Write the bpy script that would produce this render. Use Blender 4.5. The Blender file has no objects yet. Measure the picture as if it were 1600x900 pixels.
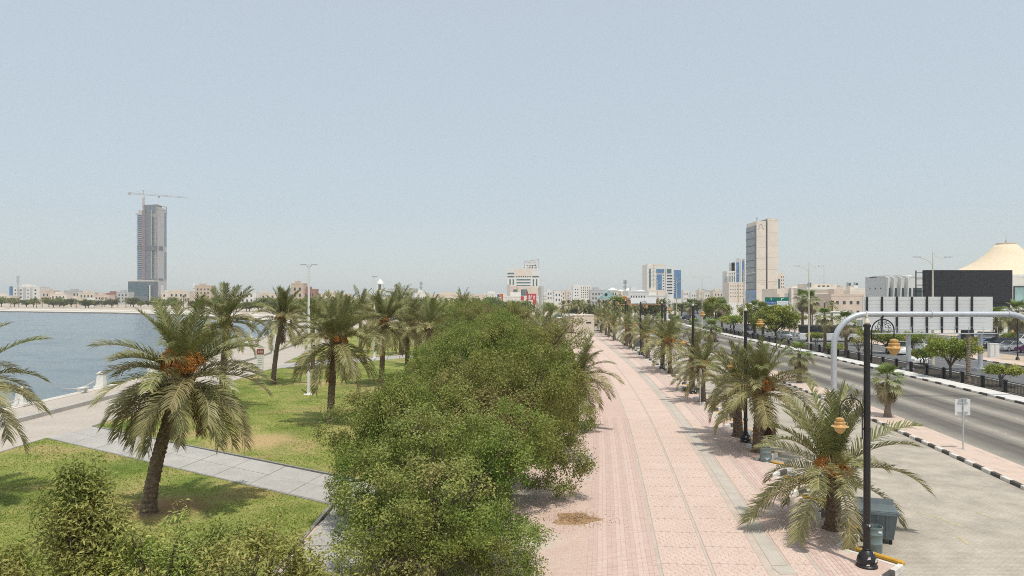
import bpy, bmesh, math, random
import numpy as np
from mathutils import Vector, Matrix

R = math.radians
SC = bpy.context.scene
COL = SC.collection
random.seed(7)

# ------------------------------------------------------------------ camera, sky, sun, exposure
F = 1155.56                      # focal length of the photograph in its own pixels (1600 wide)
HZ = 462.0                       # pixel row of the horizon
CAMZ = 8.0
cam_data = bpy.data.cameras.new('camera')
cam_data.sensor_width = 36.0
cam_data.lens = 26.0
cam_data.shift_y = 12.0 / 1600.0
cam_data.clip_start = 0.2
cam_data.clip_end = 20000.0
cam = bpy.data.objects.new('camera', cam_data)
COL.objects.link(cam)
cam.location = (0, 0, CAMZ)
cam.rotation_euler = (R(90), 0, 0)
SC.camera = cam

SUN_EL, SUN_AZ = R(70), math.atan2(0.42, -0.91)     # behind the viewer, a little to the right
w = bpy.data.worlds.new('World')
SC.world = w
w.use_nodes = True
wn = w.node_tree
bg = wn.nodes['Background']
sky = wn.nodes.new('ShaderNodeTexSky')
sky.sky_type = 'NISHITA'
sky.sun_disc = False
sky.sun_elevation = SUN_EL
sky.sun_rotation = SUN_AZ
sky.altitude = 0
sky.air_density = 1.0
sky.dust_density = 1.0
sky.ozone_density = 1.0
veil = wn.nodes.new('ShaderNodeMix')                 # dusty summer sky: the blue seen through an even pale veil
veil.data_type = 'RGBA'
veil.inputs[0].default_value = 0.50
wn.links.new(sky.outputs['Color'], veil.inputs[6])
veil.inputs[7].default_value = (8.9, 9.8, 10.1, 1)
wn.links.new(veil.outputs[2], bg.inputs['Color'])
bg.inputs['Strength'].default_value = 0.10

sd = bpy.data.lights.new('sun', 'SUN')
sd.energy = 3.2
sd.angle = R(0.53)
sd.color = (1.0, 0.95, 0.87)
sun = bpy.data.objects.new('sun', sd)
COL.objects.link(sun)
sdir = Vector((math.sin(SUN_AZ) * math.cos(SUN_EL), math.cos(SUN_AZ) * math.cos(SUN_EL), math.sin(SUN_EL)))
sun.rotation_euler = sdir.to_track_quat('Z', 'Y').to_euler()
sun.location = sdir * 200

SC.view_settings.view_transform = 'Standard'
SC.view_settings.look = 'None'
SC.view_settings.exposure = 0.0
SC.view_settings.gamma = 1.0
SC.view_settings.use_curve_mapping = False
SC.cycles.max_bounces = 6
SC.cycles.diffuse_bounces = 3
SC.cycles.glossy_bounces = 3
SC.cycles.transmission_bounces = 4
SC.cycles.transparent_max_bounces = 4
SC.cycles.volume_bounces = 0
SC.cycles.use_denoising = False          # crisp leaves and a little grain, as in the phone picture
SC.cycles.filter_width = 1.0

def at(px, py, z=0.0):
    """ground point seen at a pixel of the photograph"""
    D = (CAMZ - z) * F / (py - HZ)
    return (px - 800.0) / F * D, D
def vx(px, D): return (px - 800.0) / F * D
def vz(py, D): return CAMZ - (py - HZ) / F * D

# the promenade's long drain gives the curve of everything that runs along the shore road
_cy = np.array([-60, 0, 21.3, 43.4, 58.5, 78.3, 110, 154, 200, 260, 350, 500, 800, 1300.])
_cx = np.array([-2.7, 5.1, 7.85, 10.5, 12.0, 13.5, 15.2, 17.1, 20.0, 27, 46, 92, 200, 380.])
def cx(y):
    y = float(y)
    i = int(np.searchsorted(_cy, y)) - 1
    i = max(0, min(len(_cy) - 2, i))
    def m(k):
        k = max(0, min(len(_cy) - 1, k))
        a, b = max(0, k - 1), min(len(_cy) - 1, k + 1)
        return (_cx[b] - _cx[a]) / (_cy[b] - _cy[a])
    h = _cy[i + 1] - _cy[i]
    t = (y - _cy[i]) / h
    m0, m1 = m(i) * h, m(i + 1) * h
    return float((2*t**3 - 3*t**2 + 1) * _cx[i] + (t**3 - 2*t**2 + t) * m0 + (-2*t**3 + 3*t**2) * _cx[i+1] + (t**3 - t**2) * m1)
def heading(y): return math.atan2(cx(y + 1) - cx(y - 1), 2.0)

# ------------------------------------------------------------------ mesh and object helpers
class MB:
    def __init__(s): s.v = []; s.f = []; s.m = []; s.u = []
    def add(s, vs, fs, mi=0):
        o = len(s.v); s.v += [tuple(p) for p in vs]
        for f in fs: s.f.append([i + o for i in f]); s.m.append(mi)
        return s
    def bx(s, x0, x1, y0, y1, z0, z1, mi=0):
        return s.add([(x0,y0,z0),(x1,y0,z0),(x1,y1,z0),(x0,y1,z0),(x0,y0,z1),(x1,y0,z1),(x1,y1,z1),(x0,y1,z1)],
                     [(0,3,2,1),(4,5,6,7),(0,1,5,4),(1,2,6,5),(2,3,7,6),(3,0,4,7)], mi)
    def ob(s, c, size, rz=0.0, mi=0, taper=1.0):
        x, y, z = [q / 2 for q in size]; vs = []
        ca, sa = math.cos(rz), math.sin(rz)
        for zz, t in ((-z, 1.0), (z, taper)):
            for a, b in ((-x,-y),(x,-y),(x,y),(-x,y)):
                a *= t; b *= t
                vs.append((c[0] + a*ca - b*sa, c[1] + a*sa + b*ca, c[2] + zz))
        return s.add(vs, [(0,3,2,1),(4,5,6,7),(0,1,5,4),(1,2,6,5),(2,3,7,6),(3,0,4,7)], mi)
    def prism(s, poly, z0, z1, mi=0, mtop=None):
        n = len(poly); o = len(s.v)
        s.v += [(p[0], p[1], z0) for p in poly] + [(p[0], p[1], z1) for p in poly]
        s.f.append([o + n + i for i in range(n)]); s.m.append(mi if mtop is None else mtop)
        for i in range(n):
            j = (i + 1) % n
            s.f.append([o + i, o + j, o + n + j, o + n + i]); s.m.append(mi)
        return s
    def tube(s, pts, r, n=8, mi=0, cap=True):
        pts = [Vector(p) for p in pts]; k = len(pts)
        rs = [r] * k if isinstance(r, (int, float)) else list(r)
        o = len(s.v); up = None
        for i, p in enumerate(pts):
            t = (pts[min(k-1, i+1)] - pts[max(0, i-1)])
            t = t.normalized() if t.length > 1e-9 else Vector((0,0,1))
            if up is None:
                up = Vector((1,0,0)) if abs(t.x) < 0.9 else Vector((0,1,0))
            a = (up - t * up.dot(t)).normalized(); b = t.cross(a); up = a
            for j in range(n):
                q = 2 * math.pi * j / n
                s.v.append(tuple(p + (a * math.cos(q) + b * math.sin(q)) * rs[i]))
        for i in range(k - 1):
            for j in range(n):
                j2 = (j + 1) % n
                s.f.append([o+i*n+j, o+i*n+j2, o+(i+1)*n+j2, o+(i+1)*n+j]); s.m.append(mi)
        if cap:
            s.f.append([o + j for j in range(n)][::-1]); s.m.append(mi)
            s.f.append([o + (k-1)*n + j for j in range(n)]); s.m.append(mi)
        return s
    def lathe(s, prof, n=16, c=(0,0,0), mi=0):
        return s.tube([(c[0], c[1], c[2] + z) for r, z in prof], [max(r, 1e-3) for r, z in prof], n, mi) if False else s._lathe(prof, n, c, mi)
    def _lathe(s, prof, n, c, mi):
        o = len(s.v)
        for r, z in prof:
            for j in range(n):
                q = 2 * math.pi * j / n
                s.v.append((c[0] + r*math.cos(q), c[1] + r*math.sin(q), c[2] + z))
        k = len(prof)
        for i in range(k - 1):
            for j in range(n):
                j2 = (j + 1) % n
                s.f.append([o+i*n+j, o+i*n+j2, o+(i+1)*n+j2, o+(i+1)*n+j]); s.m.append(mi)
        s.f.append([o + j for j in range(n)][::-1]); s.m.append(mi)
        s.f.append([o + (k-1)*n + j for j in range(n)]); s.m.append(mi)
        return s
    def mesh(s, name, mats, smooth=None, uv=None, bevel=0.0):
        me = bpy.data.meshes.new(name)
        me.from_pydata(s.v, [], s.f)
        for m in (mats if isinstance(mats, (list, tuple)) else [mats]): me.materials.append(m)
        if any(s.m): me.polygons.foreach_set('material_index', s.m)
        if uv:
            l = me.uv_layers.new(name='UVMap')
            vi = np.zeros(len(me.loops), dtype=np.int32); me.loops.foreach_get('vertex_index', vi)
            l.data.foreach_set('uv', np.array(uv, dtype=np.float32)[vi].ravel())
        if bevel:
            b = bmesh.new(); b.from_mesh(me)
            bmesh.ops.bevel(b, geom=list(b.edges), offset=bevel, segments=1, affect='EDGES', profile=0.7)
            b.to_mesh(me); b.free()
        me.validate(); me.update()
        if smooth is not None:
            me.polygons.foreach_set('use_smooth', [True] * len(me.polygons))
            me.set_sharp_from_angle(angle=R(smooth))
        return me
    def build(s, name, mats, parent=None, smooth=None, loc=None, bevel=0.0, uv=None, **props):
        return inst(name, s.mesh(name, mats, smooth, uv, bevel), parent, loc, 0.0, **props)

def inst(name, me, parent=None, loc=None, rz=0.0, **props):
    o = bpy.data.objects.new(name, me); COL.objects.link(o)
    if parent is not None: o.parent = parent
    if loc is not None: o.location = loc
    if rz: o.rotation_euler = (0, 0, rz)
    for k, v in props.items(): o[k] = v
    return o
def thing(name, label, cat, loc=(0,0,0), rz=0.0, group=None):
    o = bpy.data.objects.new(name, None); COL.objects.link(o)
    o.empty_display_size = 0.2
    o.location = loc; o.rotation_euler = (0, 0, rz)
    o['label'] = label; o['category'] = cat
    if group: o['group'] = group
    return o
def tag(o, label, cat, group=None):
    o['label'] = label; o['category'] = cat
    if group: o['group'] = group
    return o
def copy_thing(src, label, loc, rz=0.0, scale=None):
    """copy of a thing with copies of its parts and sub-parts, sharing mesh data"""
    r = src.copy(); COL.objects.link(r); r.location = loc; r.rotation_euler = (0, 0, rz); r['label'] = label
    if scale: r.scale = scale
    for ch in KIDS(src):
        c = ch.copy(); COL.objects.link(c); c.parent = r
        for g in KIDS(ch):
            d = g.copy(); COL.objects.link(d); d.parent = c
    return r
def KIDS(o): return list(o.children)
def structure(name, mb, mats, **kw):
    o = mb.build(name, mats, **kw); o['kind'] = 'structure'; return o
def fast_mesh(name, V, T, mat, col=None):
    V = np.asarray(V, dtype=np.float32); T = np.asarray(T, dtype=np.int32)
    me = bpy.data.meshes.new(name); n, k = T.shape
    me.vertices.add(len(V)); me.vertices.foreach_set('co', V.ravel())
    me.loops.add(n * k); me.loops.foreach_set('vertex_index', T.ravel())
    me.polygons.add(n); me.polygons.foreach_set('loop_start', np.arange(0, n * k, k, dtype=np.int32))
    me.polygons.foreach_set('loop_total', np.full(n, k, dtype=np.int32))
    me.materials.append(mat)
    if col is not None:
        ca = me.color_attributes.new('Col', 'FLOAT_COLOR', 'POINT')
        c4 = np.ones((len(V), 4), dtype=np.float32); c4[:, :3] = col
        ca.data.foreach_set('color', c4.ravel())
    me.update(calc_edges=True)
    return me

# ------------------------------------------------------------------ materials
def newmat(name):
    m = bpy.data.materials.new(name); m.use_nodes = True
    nt = m.node_tree; b = nt.nodes['Principled BSDF']
    return m, nt, b
def nd(nt, t, **kw):
    n = nt.nodes.new(t)
    for k, v in kw.items(): setattr(n, k, v)
    return n
def ramp(nt, src, stops):
    r = nd(nt, 'ShaderNodeValToRGB'); e = r.color_ramp.elements
    while len(e) < len(stops): e.new(0.5)
    for i, (p, c) in enumerate(stops):
        e[i].position = p; e[i].color = (c[0], c[1], c[2], 1) if isinstance(c, (tuple, list)) else (c, c, c, 1)
    nt.links.new(src, r.inputs['Fac']); return r.outputs['Color']
def noise(nt, vec, scale, detail=4, rough=0.55, out='Fac'):
    n = nd(nt, 'ShaderNodeTexNoise'); n.inputs['Scale'].default_value = scale
    n.inputs['Detail'].default_value = detail; n.inputs['Roughness'].default_value = rough
    if vec is not None: nt.links.new(vec, n.inputs['Vector'])
    return n.outputs[out]
def mixc(nt, fac, a, b, mode='MIX'):
    m = nd(nt, 'ShaderNodeMix', data_type='RGBA', blend_type=mode)
    for sock, val in ((m.inputs['Factor'], fac), (m.inputs['A'], a), (m.inputs['B'], b)):
        pass
    ins = {i.identifier: i for i in m.inputs}
    def put(sock, val):
        if hasattr(val, 'is_linked'): nt.links.new(val, sock)
        elif isinstance(val, (tuple, list)): sock.default_value = (val[0], val[1], val[2], 1)
        else: sock.default_value = val
    put(ins['Factor_Float'], fac); put(ins['A_Color'], a); put(ins['B_Color'], b)
    return [o for o in m.outputs if o.identifier == 'Result_Color'][0]
def math_(nt, op, a, b=0.0):
    m = nd(nt, 'ShaderNodeMath', operation=op)
    for i, v in enumerate((a, b)):
        if hasattr(v, 'is_linked'): nt.links.new(v, m.inputs[i])
        else: m.inputs[i].default_value = v
    return m.outputs[0]
def bump(nt, b, h, strength=0.3, dist=0.02):
    n = nd(nt, 'ShaderNodeBump'); n.inputs['Strength'].default_value = strength; n.inputs['Distance'].default_value = dist
    nt.links.new(h, n.inputs['Height']); nt.links.new(n.outputs['Normal'], b.inputs['Normal'])
def pos(nt): return nd(nt, 'ShaderNodeNewGeometry').outputs['Position']
def sc3(c, k): return tuple(min(1.0, q * k) for q in c)
def pmat(name, c, var=0.15, scale=1.5, rough=0.8, bmp=0.0, bscale=20.0, metal=0.0, spec=0.5, c2=None, coat=0.0, fine=0.08):
    m, nt, b = newmat(name)
    p = pos(nt)
    a, z = (sc3(c, 1 - var), sc3(c, 1 + var)) if c2 is None else (c, c2)
    col = ramp(nt, noise(nt, p, scale, 5, 0.6), [(0.3, a), (0.7, z)])
    if fine:
        col = mixc(nt, fine * 3, col, ramp(nt, noise(nt, p, scale * 17, 3), [(0.3, 0.25), (0.7, 0.75)]), 'OVERLAY')
    nt.links.new(col, b.inputs['Base Color'])
    b.inputs['Roughness'].default_value = rough; b.inputs['Metallic'].default_value = metal
    b.inputs['Specular IOR Level'].default_value = spec
    if coat: b.inputs['Coat Weight'].default_value = coat
    if bmp: bump(nt, b, noise(nt, p, bscale, 4), bmp, 0.03)
    return m
def leafmat(name, trans=0.3, rough=0.5, tint=(1, 1, 1), objvar=0.12):
    m, nt, b = newmat(name)
    a = nd(nt, 'ShaderNodeAttribute', attribute_name='Col')
    col = mixc(nt, 1.0, a.outputs['Color'], tint, 'MULTIPLY')
    oi = nd(nt, 'ShaderNodeObjectInfo')
    hs = nd(nt, 'ShaderNodeHueSaturation')
    nt.links.new(col, hs.inputs['Color'])
    nt.links.new(math_(nt, 'ADD', math_(nt, 'MULTIPLY', oi.outputs['Random'], 0.03), 0.485), hs.inputs['Hue'])
    nt.links.new(math_(nt, 'ADD', math_(nt, 'MULTIPLY', oi.outputs['Random'], 2 * objvar), 1 - objvar), hs.inputs['Value'])
    nt.links.new(hs.outputs['Color'], b.inputs['Base Color'])
    b.inputs['Roughness'].default_value = rough
    b.inputs['Specular IOR Level'].default_value = 0.35
    t = nd(nt, 'ShaderNodeBsdfTranslucent'); nt.links.new(hs.outputs['Color'], t.inputs['Color'])
    mx = nd(nt, 'ShaderNodeMixShader'); mx.inputs[0].default_value = trans
    nt.links.new(b.outputs[0], mx.inputs[1]); nt.links.new(t.outputs[0], mx.inputs[2])
    nt.links.new(mx.outputs[0], nt.nodes['Material Output'].inputs['Surface'])
    return m
def uvnode(nt): return nd(nt, 'ShaderNodeUVMap', uv_map='UVMap').outputs['UV']
def glassmat(name, c, rough=0.08):
    m, nt, b = newmat(name)
    col = ramp(nt, noise(nt, pos(nt), 0.35, 3), [(0.35, sc3(c, 0.8)), (0.65, sc3(c, 1.2))])
    nt.links.new(col, b.inputs['Base Color'])
    b.inputs['Roughness'].default_value = rough; b.inputs['Specular IOR Level'].default_value = 0.9
    return m
def brickmat(name, c1, c2, cm, bw, bh, mortar=0.008, off=0.5, rough=0.85, bmp=0.4, stain=0.25, patch=None, pth=(0.52, 0.57, 0.85, 0.16)):
    """small pavers in metres on the UV map: colour and fine relief only"""
    m, nt, b = newmat(name); uv = uvnode(nt); p = pos(nt)
    br = nd(nt, 'ShaderNodeTexBrick', offset=off)
    br.inputs['Scale'].default_value = 1.0; br.inputs['Brick Width'].default_value = bw; br.inputs['Row Height'].default_value = bh
    br.inputs['Mortar Size'].default_value = mortar; br.inputs['Mortar Smooth'].default_value = 0.2
    br.inputs['Color1'].default_value = (*c1, 1); br.inputs['Color2'].default_value = (*c2, 1); br.inputs['Mortar'].default_value = (*cm, 1)
    nt.links.new(uv, br.inputs['Vector'])
    col = br.outputs['Color']
    if patch:
        col = mixc(nt, ramp(nt, noise(nt, p, pth[3], 5, 0.6), [(pth[0], 0.0), (pth[1], pth[2])]), col, patch)
    col = mixc(nt, stain, col, ramp(nt, noise(nt, p, 0.7, 6, 0.65), [(0.25, 0.3), (0.75, 0.72)]), 'OVERLAY')
    col = mixc(nt, 0.12, col, ramp(nt, noise(nt, p, 9, 4, 0.6), [(0.3, 0.1), (0.7, 0.9)]), 'OVERLAY')
    nt.links.new(col, b.inputs['Base Color']); b.inputs['Roughness'].default_value = rough
    b.inputs['Specular IOR Level'].default_value = 0.3
    h = math_(nt, 'SUBTRACT', noise(nt, p, 60, 2), math_(nt, 'MULTIPLY', br.outputs['Fac'], 3.0))
    bump(nt, b, h, bmp, 0.004)
    return m

M = {}
M['white'] = pmat('white_paint', (0.78, 0.77, 0.73), 0.06, 2.0, 0.5)
M['offwhite'] = pmat('offwhite_render', (0.78, 0.75, 0.69), 0.06, 0.3, 0.85)
M['cream'] = pmat('cream_render', (0.72, 0.62, 0.50), 0.08, 0.3, 0.9)
M['beige'] = pmat('beige_stone', (0.78, 0.69, 0.59), 0.08, 0.2, 0.9)
M['beige2'] = pmat('tan_render', (0.58, 0.46, 0.35), 0.1, 0.3, 0.9)
M['pinkish'] = pmat('pink_render', (0.66, 0.545, 0.455), 0.1, 0.3, 0.9)
M['brick'] = pmat('red_brick', (0.38, 0.20, 0.15), 0.15, 0.5, 0.9)
M['grey'] = pmat('grey_render', (0.50, 0.50, 0.485), 0.08, 0.3, 0.85)
M['greypanel'] = pmat('grey_cladding', (0.70, 0.70, 0.68), 0.04, 0.6, 0.6)
M['concrete'] = pmat('concrete', (0.44, 0.415, 0.375), 0.14, 0.8, 0.9, 0.2, 25)
M['darkmetal'] = pmat('dark_metal', (0.035, 0.035, 0.037), 0.2, 3, 0.5, metal=0.3)
M['black'] = pmat('black_paint', (0.018, 0.016, 0.017), 0.25, 8, 0.38, spec=0.5)
M['greymetal'] = pmat('galvanised_steel', (0.54, 0.56, 0.58), 0.08, 3, 0.42, metal=0.35)
M['poleyellow'] = pmat('cream_painted_steel', (0.66, 0.60, 0.47), 0.06, 2, 0.5)
M['kerbwhite'] = pmat('worn_white_kerb', (0.58, 0.54, 0.485), 0.14, 5, 0.75, 0.2, 30, c2=(0.78, 0.75, 0.70), fine=0.2)
M['kerbblack'] = pmat('worn_black_kerb', (0.045, 0.040, 0.038), 0.3, 5, 0.7, 0.2, 30, c2=(0.115, 0.10, 0.09), fine=0.2)
M['yellow'] = pmat('worn_yellow_paint', (0.62, 0.34, 0.035), 0.2, 5, 0.6, 0.2, 30, fine=0.15)
M['lampgold'] = pmat('orange_lamp_metal', (0.60, 0.36, 0.13), 0.12, 6, 0.4, metal=0.2)
M['lamplens'] = pmat('amber_lamp_bowl', (0.48, 0.30, 0.10), 0.08, 6, 0.25)
M['bingrey'] = pmat('blue_grey_plastic', (0.135, 0.165, 0.175), 0.15, 5, 0.5, 0.1, 30)
M['drum'] = pmat('grey_green_drum', (0.17, 0.225, 0.22), 0.12, 5, 0.45)
M['bindark'] = pmat('dark_green_bin', (0.04, 0.06, 0.055), 0.15, 5, 0.55)
M['rubber'] = pmat('rubber', (0.02, 0.02, 0.02), 0.2, 8, 0.8)
M['screen'] = pmat('switched_off_led_screen', (0.022, 0.023, 0.026), 0.08, 0.6, 0.6)
M['tent'] = pmat('cream_tent_canvas', (0.76, 0.62, 0.44), 0.05, 0.15, 0.8)  # canvas in its own even cream colour
M['red'] = pmat('red_sign_panel', (0.50, 0.05, 0.05), 0.08, 1, 0.5)
M['orange'] = pmat('orange_sign_panel', (0.62, 0.19, 0.04), 0.08, 1, 0.5)
M['signgreen'] = pmat('green_sign_face', (0.0, 0.17, 0.11), 0.05, 1, 0.5)
M['slatey'] = pmat('slate_grey_cladding', (0.15, 0.165, 0.18), 0.1, 0.4, 0.7)
M['wornyellow'] = pmat('faded_yellow_mark', (0.50, 0.42, 0.24), 0.2, 5, 0.85)
M['panel_b'] = pmat('faded_stamped_concrete', (0.59, 0.45, 0.37), 0.08, 0.9, 0.85, 0.2, 60, c2=(0.65, 0.505, 0.42), fine=0.12)
M['joint'] = pmat('beige_joint', (0.52, 0.435, 0.36), 0.1, 1.2, 0.9)
M['rawconcrete'] = pmat('raw_concrete', (0.30, 0.29, 0.275), 0.2, 0.12, 0.9)
M['grout'] = pmat('sandy_grout', (0.51, 0.39, 0.32), 0.1, 3, 0.95)
M['signblue'] = pmat('blue_sign_face', (0.01, 0.10, 0.40), 0.05, 1, 0.5)
M['signwhite'] = pmat('white_sign_face', (0.82, 0.84, 0.84), 0.03, 1, 0.5)
M['signred'] = pmat('faded_red_sign', (0.30, 0.07, 0.05), 0.1, 3, 0.6)
M['cranepink'] = pmat('faded_red_crane_steel', (0.48, 0.30, 0.28), 0.1, 0.5, 0.6)
M['glass'] = glassmat('dark_window_glass', (0.030, 0.045, 0.055))
M['glassblue'] = glassmat('blue_curtain_glass', (0.075, 0.20, 0.38), 0.15)
M['glassteal'] = glassmat('teal_window_glass', (0.06, 0.13, 0.15), 0.12)
M['glassgrey'] = glassmat('grey_curtain_glass', (0.16, 0.18, 0.20), 0.2)
M['glasspale'] = glassmat('pale_green_glass', (0.30, 0.45, 0.44), 0.12)
M['carwhite'] = pmat('white_car_paint', (0.75, 0.75, 0.74), 0.02, 1, 0.25, coat=0.6, fine=0)
M['carsilver'] = pmat('silver_car_paint', (0.42, 0.43, 0.44), 0.03, 1, 0.3, metal=0.5, coat=0.6, fine=0)
M['cardark'] = pmat('dark_car_paint', (0.03, 0.035, 0.045), 0.05, 1, 0.25, coat=0.6, fine=0)
M['carpurple'] = pmat('purple_car_paint', (0.16, 0.02, 0.11), 0.05, 1, 0.25, coat=0.6, fine=0)
M['carblue'] = pmat('blue_car_paint', (0.04, 0.12, 0.30), 0.05, 1, 0.25, coat=0.6, fine=0)
M['carglass'] = glassmat('car_glass', (0.02, 0.025, 0.03), 0.05)
M['light'] = pmat('lamp_lens', (0.75, 0.72, 0.66), 0.05, 5, 0.2)
M['redlight'] = pmat('tail_lens', (0.4, 0.02, 0.02), 0.05, 5, 0.2)
M['dirt'] = pmat('dirt', (0.34, 0.23, 0.15), 0.2, 2.0, 0.95, 0.5, 25, fine=0.2)
M['litter'] = pmat('dry_leaf_litter', (0.26, 0.145, 0.06), 0.35, 7, 0.95, 0.8, 40, c2=(0.56, 0.38, 0.22), fine=0.3)
M['sandground'] = pmat('sandy_ground', (0.48, 0.41, 0.32), 0.12, 0.05, 0.95, 0.3, 4, fine=0.12)
M['sandverge'] = pmat('dusty_verge', (0.46, 0.36, 0.26), 0.16, 0.4, 0.95, 0.4, 12, fine=0.15)
M['revet'] = pmat('pale_revetment', (0.62, 0.57, 0.49), 0.12, 0.15, 0.95, 0.3, 3, fine=0.12)
M['wetrock'] = pmat('wet_rock', (0.13, 0.12, 0.10), 0.3, 0.4, 0.8, 0.5, 3)
M['seawalk'] = pmat('beige_sea_walk', (0.47, 0.41, 0.345), 0.08, 0.35, 0.9, 0.2, 30)
M['slab'] = pmat('grey_path_slab', (0.425, 0.40, 0.36), 0.12, 0.7, 0.85, 0.15, 40, fine=0.1)
M['lawnkerb'] = pmat('weathered_lawn_kerb', (0.27, 0.26, 0.23), 0.2, 2, 0.9, 0.2, 30)
M['drain'] = pmat('grey_drain_strip', (0.50, 0.445, 0.375), 0.10, 1.2, 0.9, 0.2, 40)
M['panel'] = pmat('pink_stamped_concrete', (0.60, 0.45, 0.37), 0.09, 0.9, 0.85, 0.2, 60, c2=(0.67, 0.51, 0.425), fine=0.12)
M['paver_a'] = pmat('rose_paver', (0.60, 0.445, 0.38), 0.06, 2.5, 0.88, 0.2, 60, fine=0.12)
M['paver_b'] = pmat('pale_paver', (0.645, 0.495, 0.42), 0.06, 2.5, 0.88, 0.2, 60, fine=0.12)
M['island'] = pmat('pale_pink_island', (0.60, 0.46, 0.37), 0.08, 1.2, 0.9, 0.2, 40)
M['whitewalk'] = pmat('white_tiled_walk', (0.68, 0.66, 0.61), 0.10, 1.0, 0.85, 0.1, 30)
M['bark'] = pmat('grey_brown_bark', (0.16, 0.12, 0.085), 0.3, 5, 0.95, 0.8, 25)
M['palmbark'] = pmat('palm_bark', (0.075, 0.048, 0.032), 0.35, 9, 0.95, 0.7, 30, c2=(0.27, 0.195, 0.135), fine=0.2)
M['palmbarkpale'] = pmat('pale_palm_bark', (0.26, 0.20, 0.155), 0.25, 7, 0.95, 0.7, 30, fine=0.2)
M['frondbase'] = pmat('frond_stubs', (0.24, 0.155, 0.07), 0.35, 9, 0.9, fine=0.2)
M['dates'] = pmat('orange_dates', (0.58, 0.24, 0.04), 0.3, 12, 0.55)
M['soil'] = pmat('shaded_planting_soil', (0.085, 0.07, 0.048), 0.3, 2, 0.95, 0.6, 15, fine=0.2)  # soil of the reserve, its colour darkened to hold the shade under the railing
M['leaf'] = leafmat('broad_leaves', 0.3)
M['frond'] = leafmat('palm_leaflets', 0.22, 0.42)
M['grass'] = leafmat('grass_blades', 0.35, 0.6, objvar=0.0)

def water_material():
    m, nt, b = newmat('sea_water'); p = pos(nt)
    mp = nd(nt, 'ShaderNodeMapping'); mp.inputs['Scale'].default_value = (0.55, 1.0, 1.0); mp.inputs['Rotation'].default_value = (0, 0, R(25))
    nt.links.new(p, mp.inputs['Vector'])
    v = mp.outputs['Vector']
    col = ramp(nt, noise(nt, v, 0.03, 4, 0.6), [(0.35, (0.15, 0.20, 0.225)), (0.65, (0.20, 0.245, 0.265))])
    nt.links.new(col, b.inputs['Base Color'])
    b.inputs['Roughness'].default_value = 0.12; b.inputs['IOR'].default_value = 1.33
    bump(nt, b, noise(nt, v, 1.1, 5, 0.7), 1.0, 0.30)
    return m
M['water'] = water_material()

BARE = [(-13.2, 27.9, 2.4, (0.36, 0.22, 0.11), .95), (-10.6, 30.2, 2.0, (0.40, 0.27, 0.13), .6), (-14.3, 40.5, 3.2, (0.50, 0.36, 0.18), .9), (-9.5, 43.0, 2.5, (0.46, 0.36, 0.16), .5), (-19.5, 47.5, 2.5, (0.45, 0.36, 0.15), .5), (-10.5, 62, 4, (0.48, 0.36, 0.18), .7), (-17.5, 68, 3, (0.46, 0.36, 0.17), .55)]
def grass_material():
    m, nt, b = newmat('lawn_turf'); p = pos(nt)
    g = ramp(nt, noise(nt, p, 0.55, 6, 0.65), [(0.28, (0.14, 0.20, 0.035)), (0.5, (0.265, 0.295, 0.075)), (0.72, (0.40, 0.37, 0.135))])
    dry = ramp(nt, noise(nt, p, 0.17, 5, 0.6), [(0.50, 0.0), (0.64, 0.9)])
    g = mixc(nt, dry, g, (0.47, 0.34, 0.17))
    lush = ramp(nt, noise(nt, p, 0.23, 3, 0.5, 'Color'), [(0.52, 0.0), (0.62, 0.75)])
    g = mixc(nt, lush, g, (0.10, 0.165, 0.03))
    # worn bare spots of their own shape
    dst = nd(nt, 'ShaderNodeVectorMath', operation='ADD'); nt.links.new(p, dst.inputs[0])
    nz = nd(nt, 'ShaderNodeVectorMath', operation='MULTIPLY_ADD'); nt.links.new(noise(nt, p, 0.6, 5, 0.65, 'Color'), nz.inputs[0]); nz.inputs[1].default_value = (3.2, 3.2, 0); nz.inputs[2].default_value = (-1.6, -1.6, 0)
    nt.links.new(nz.outputs[0], dst.inputs[1])
    for sx, sy, sr, sc_, sk in BARE:
        d_ = nd(nt, 'ShaderNodeVectorMath', operation='DISTANCE'); nt.links.new(dst.outputs[0], d_.inputs[0]); d_.inputs[1].default_value = (sx, sy, .03)
        g = mixc(nt, ramp(nt, math_(nt, 'DIVIDE', d_.outputs['Value'], sr), [(0.35, sk), (1.0, 0.0)]), g, sc_)
    g = mixc(nt, 0.35, g, ramp(nt, noise(nt, p, 14, 4, 0.7), [(0.25, 0.05), (0.75, 0.95)]), 'OVERLAY')
    nt.links.new(g, b.inputs['Base Color']); b.inputs['Roughness'].default_value = 0.95
    b.inputs['Specular IOR Level'].default_value = 0.1
    bump(nt, b, noise(nt, p, 18, 5, 0.7), 0.8, 0.06)
    return m
M['lawn'] = grass_material()

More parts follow.
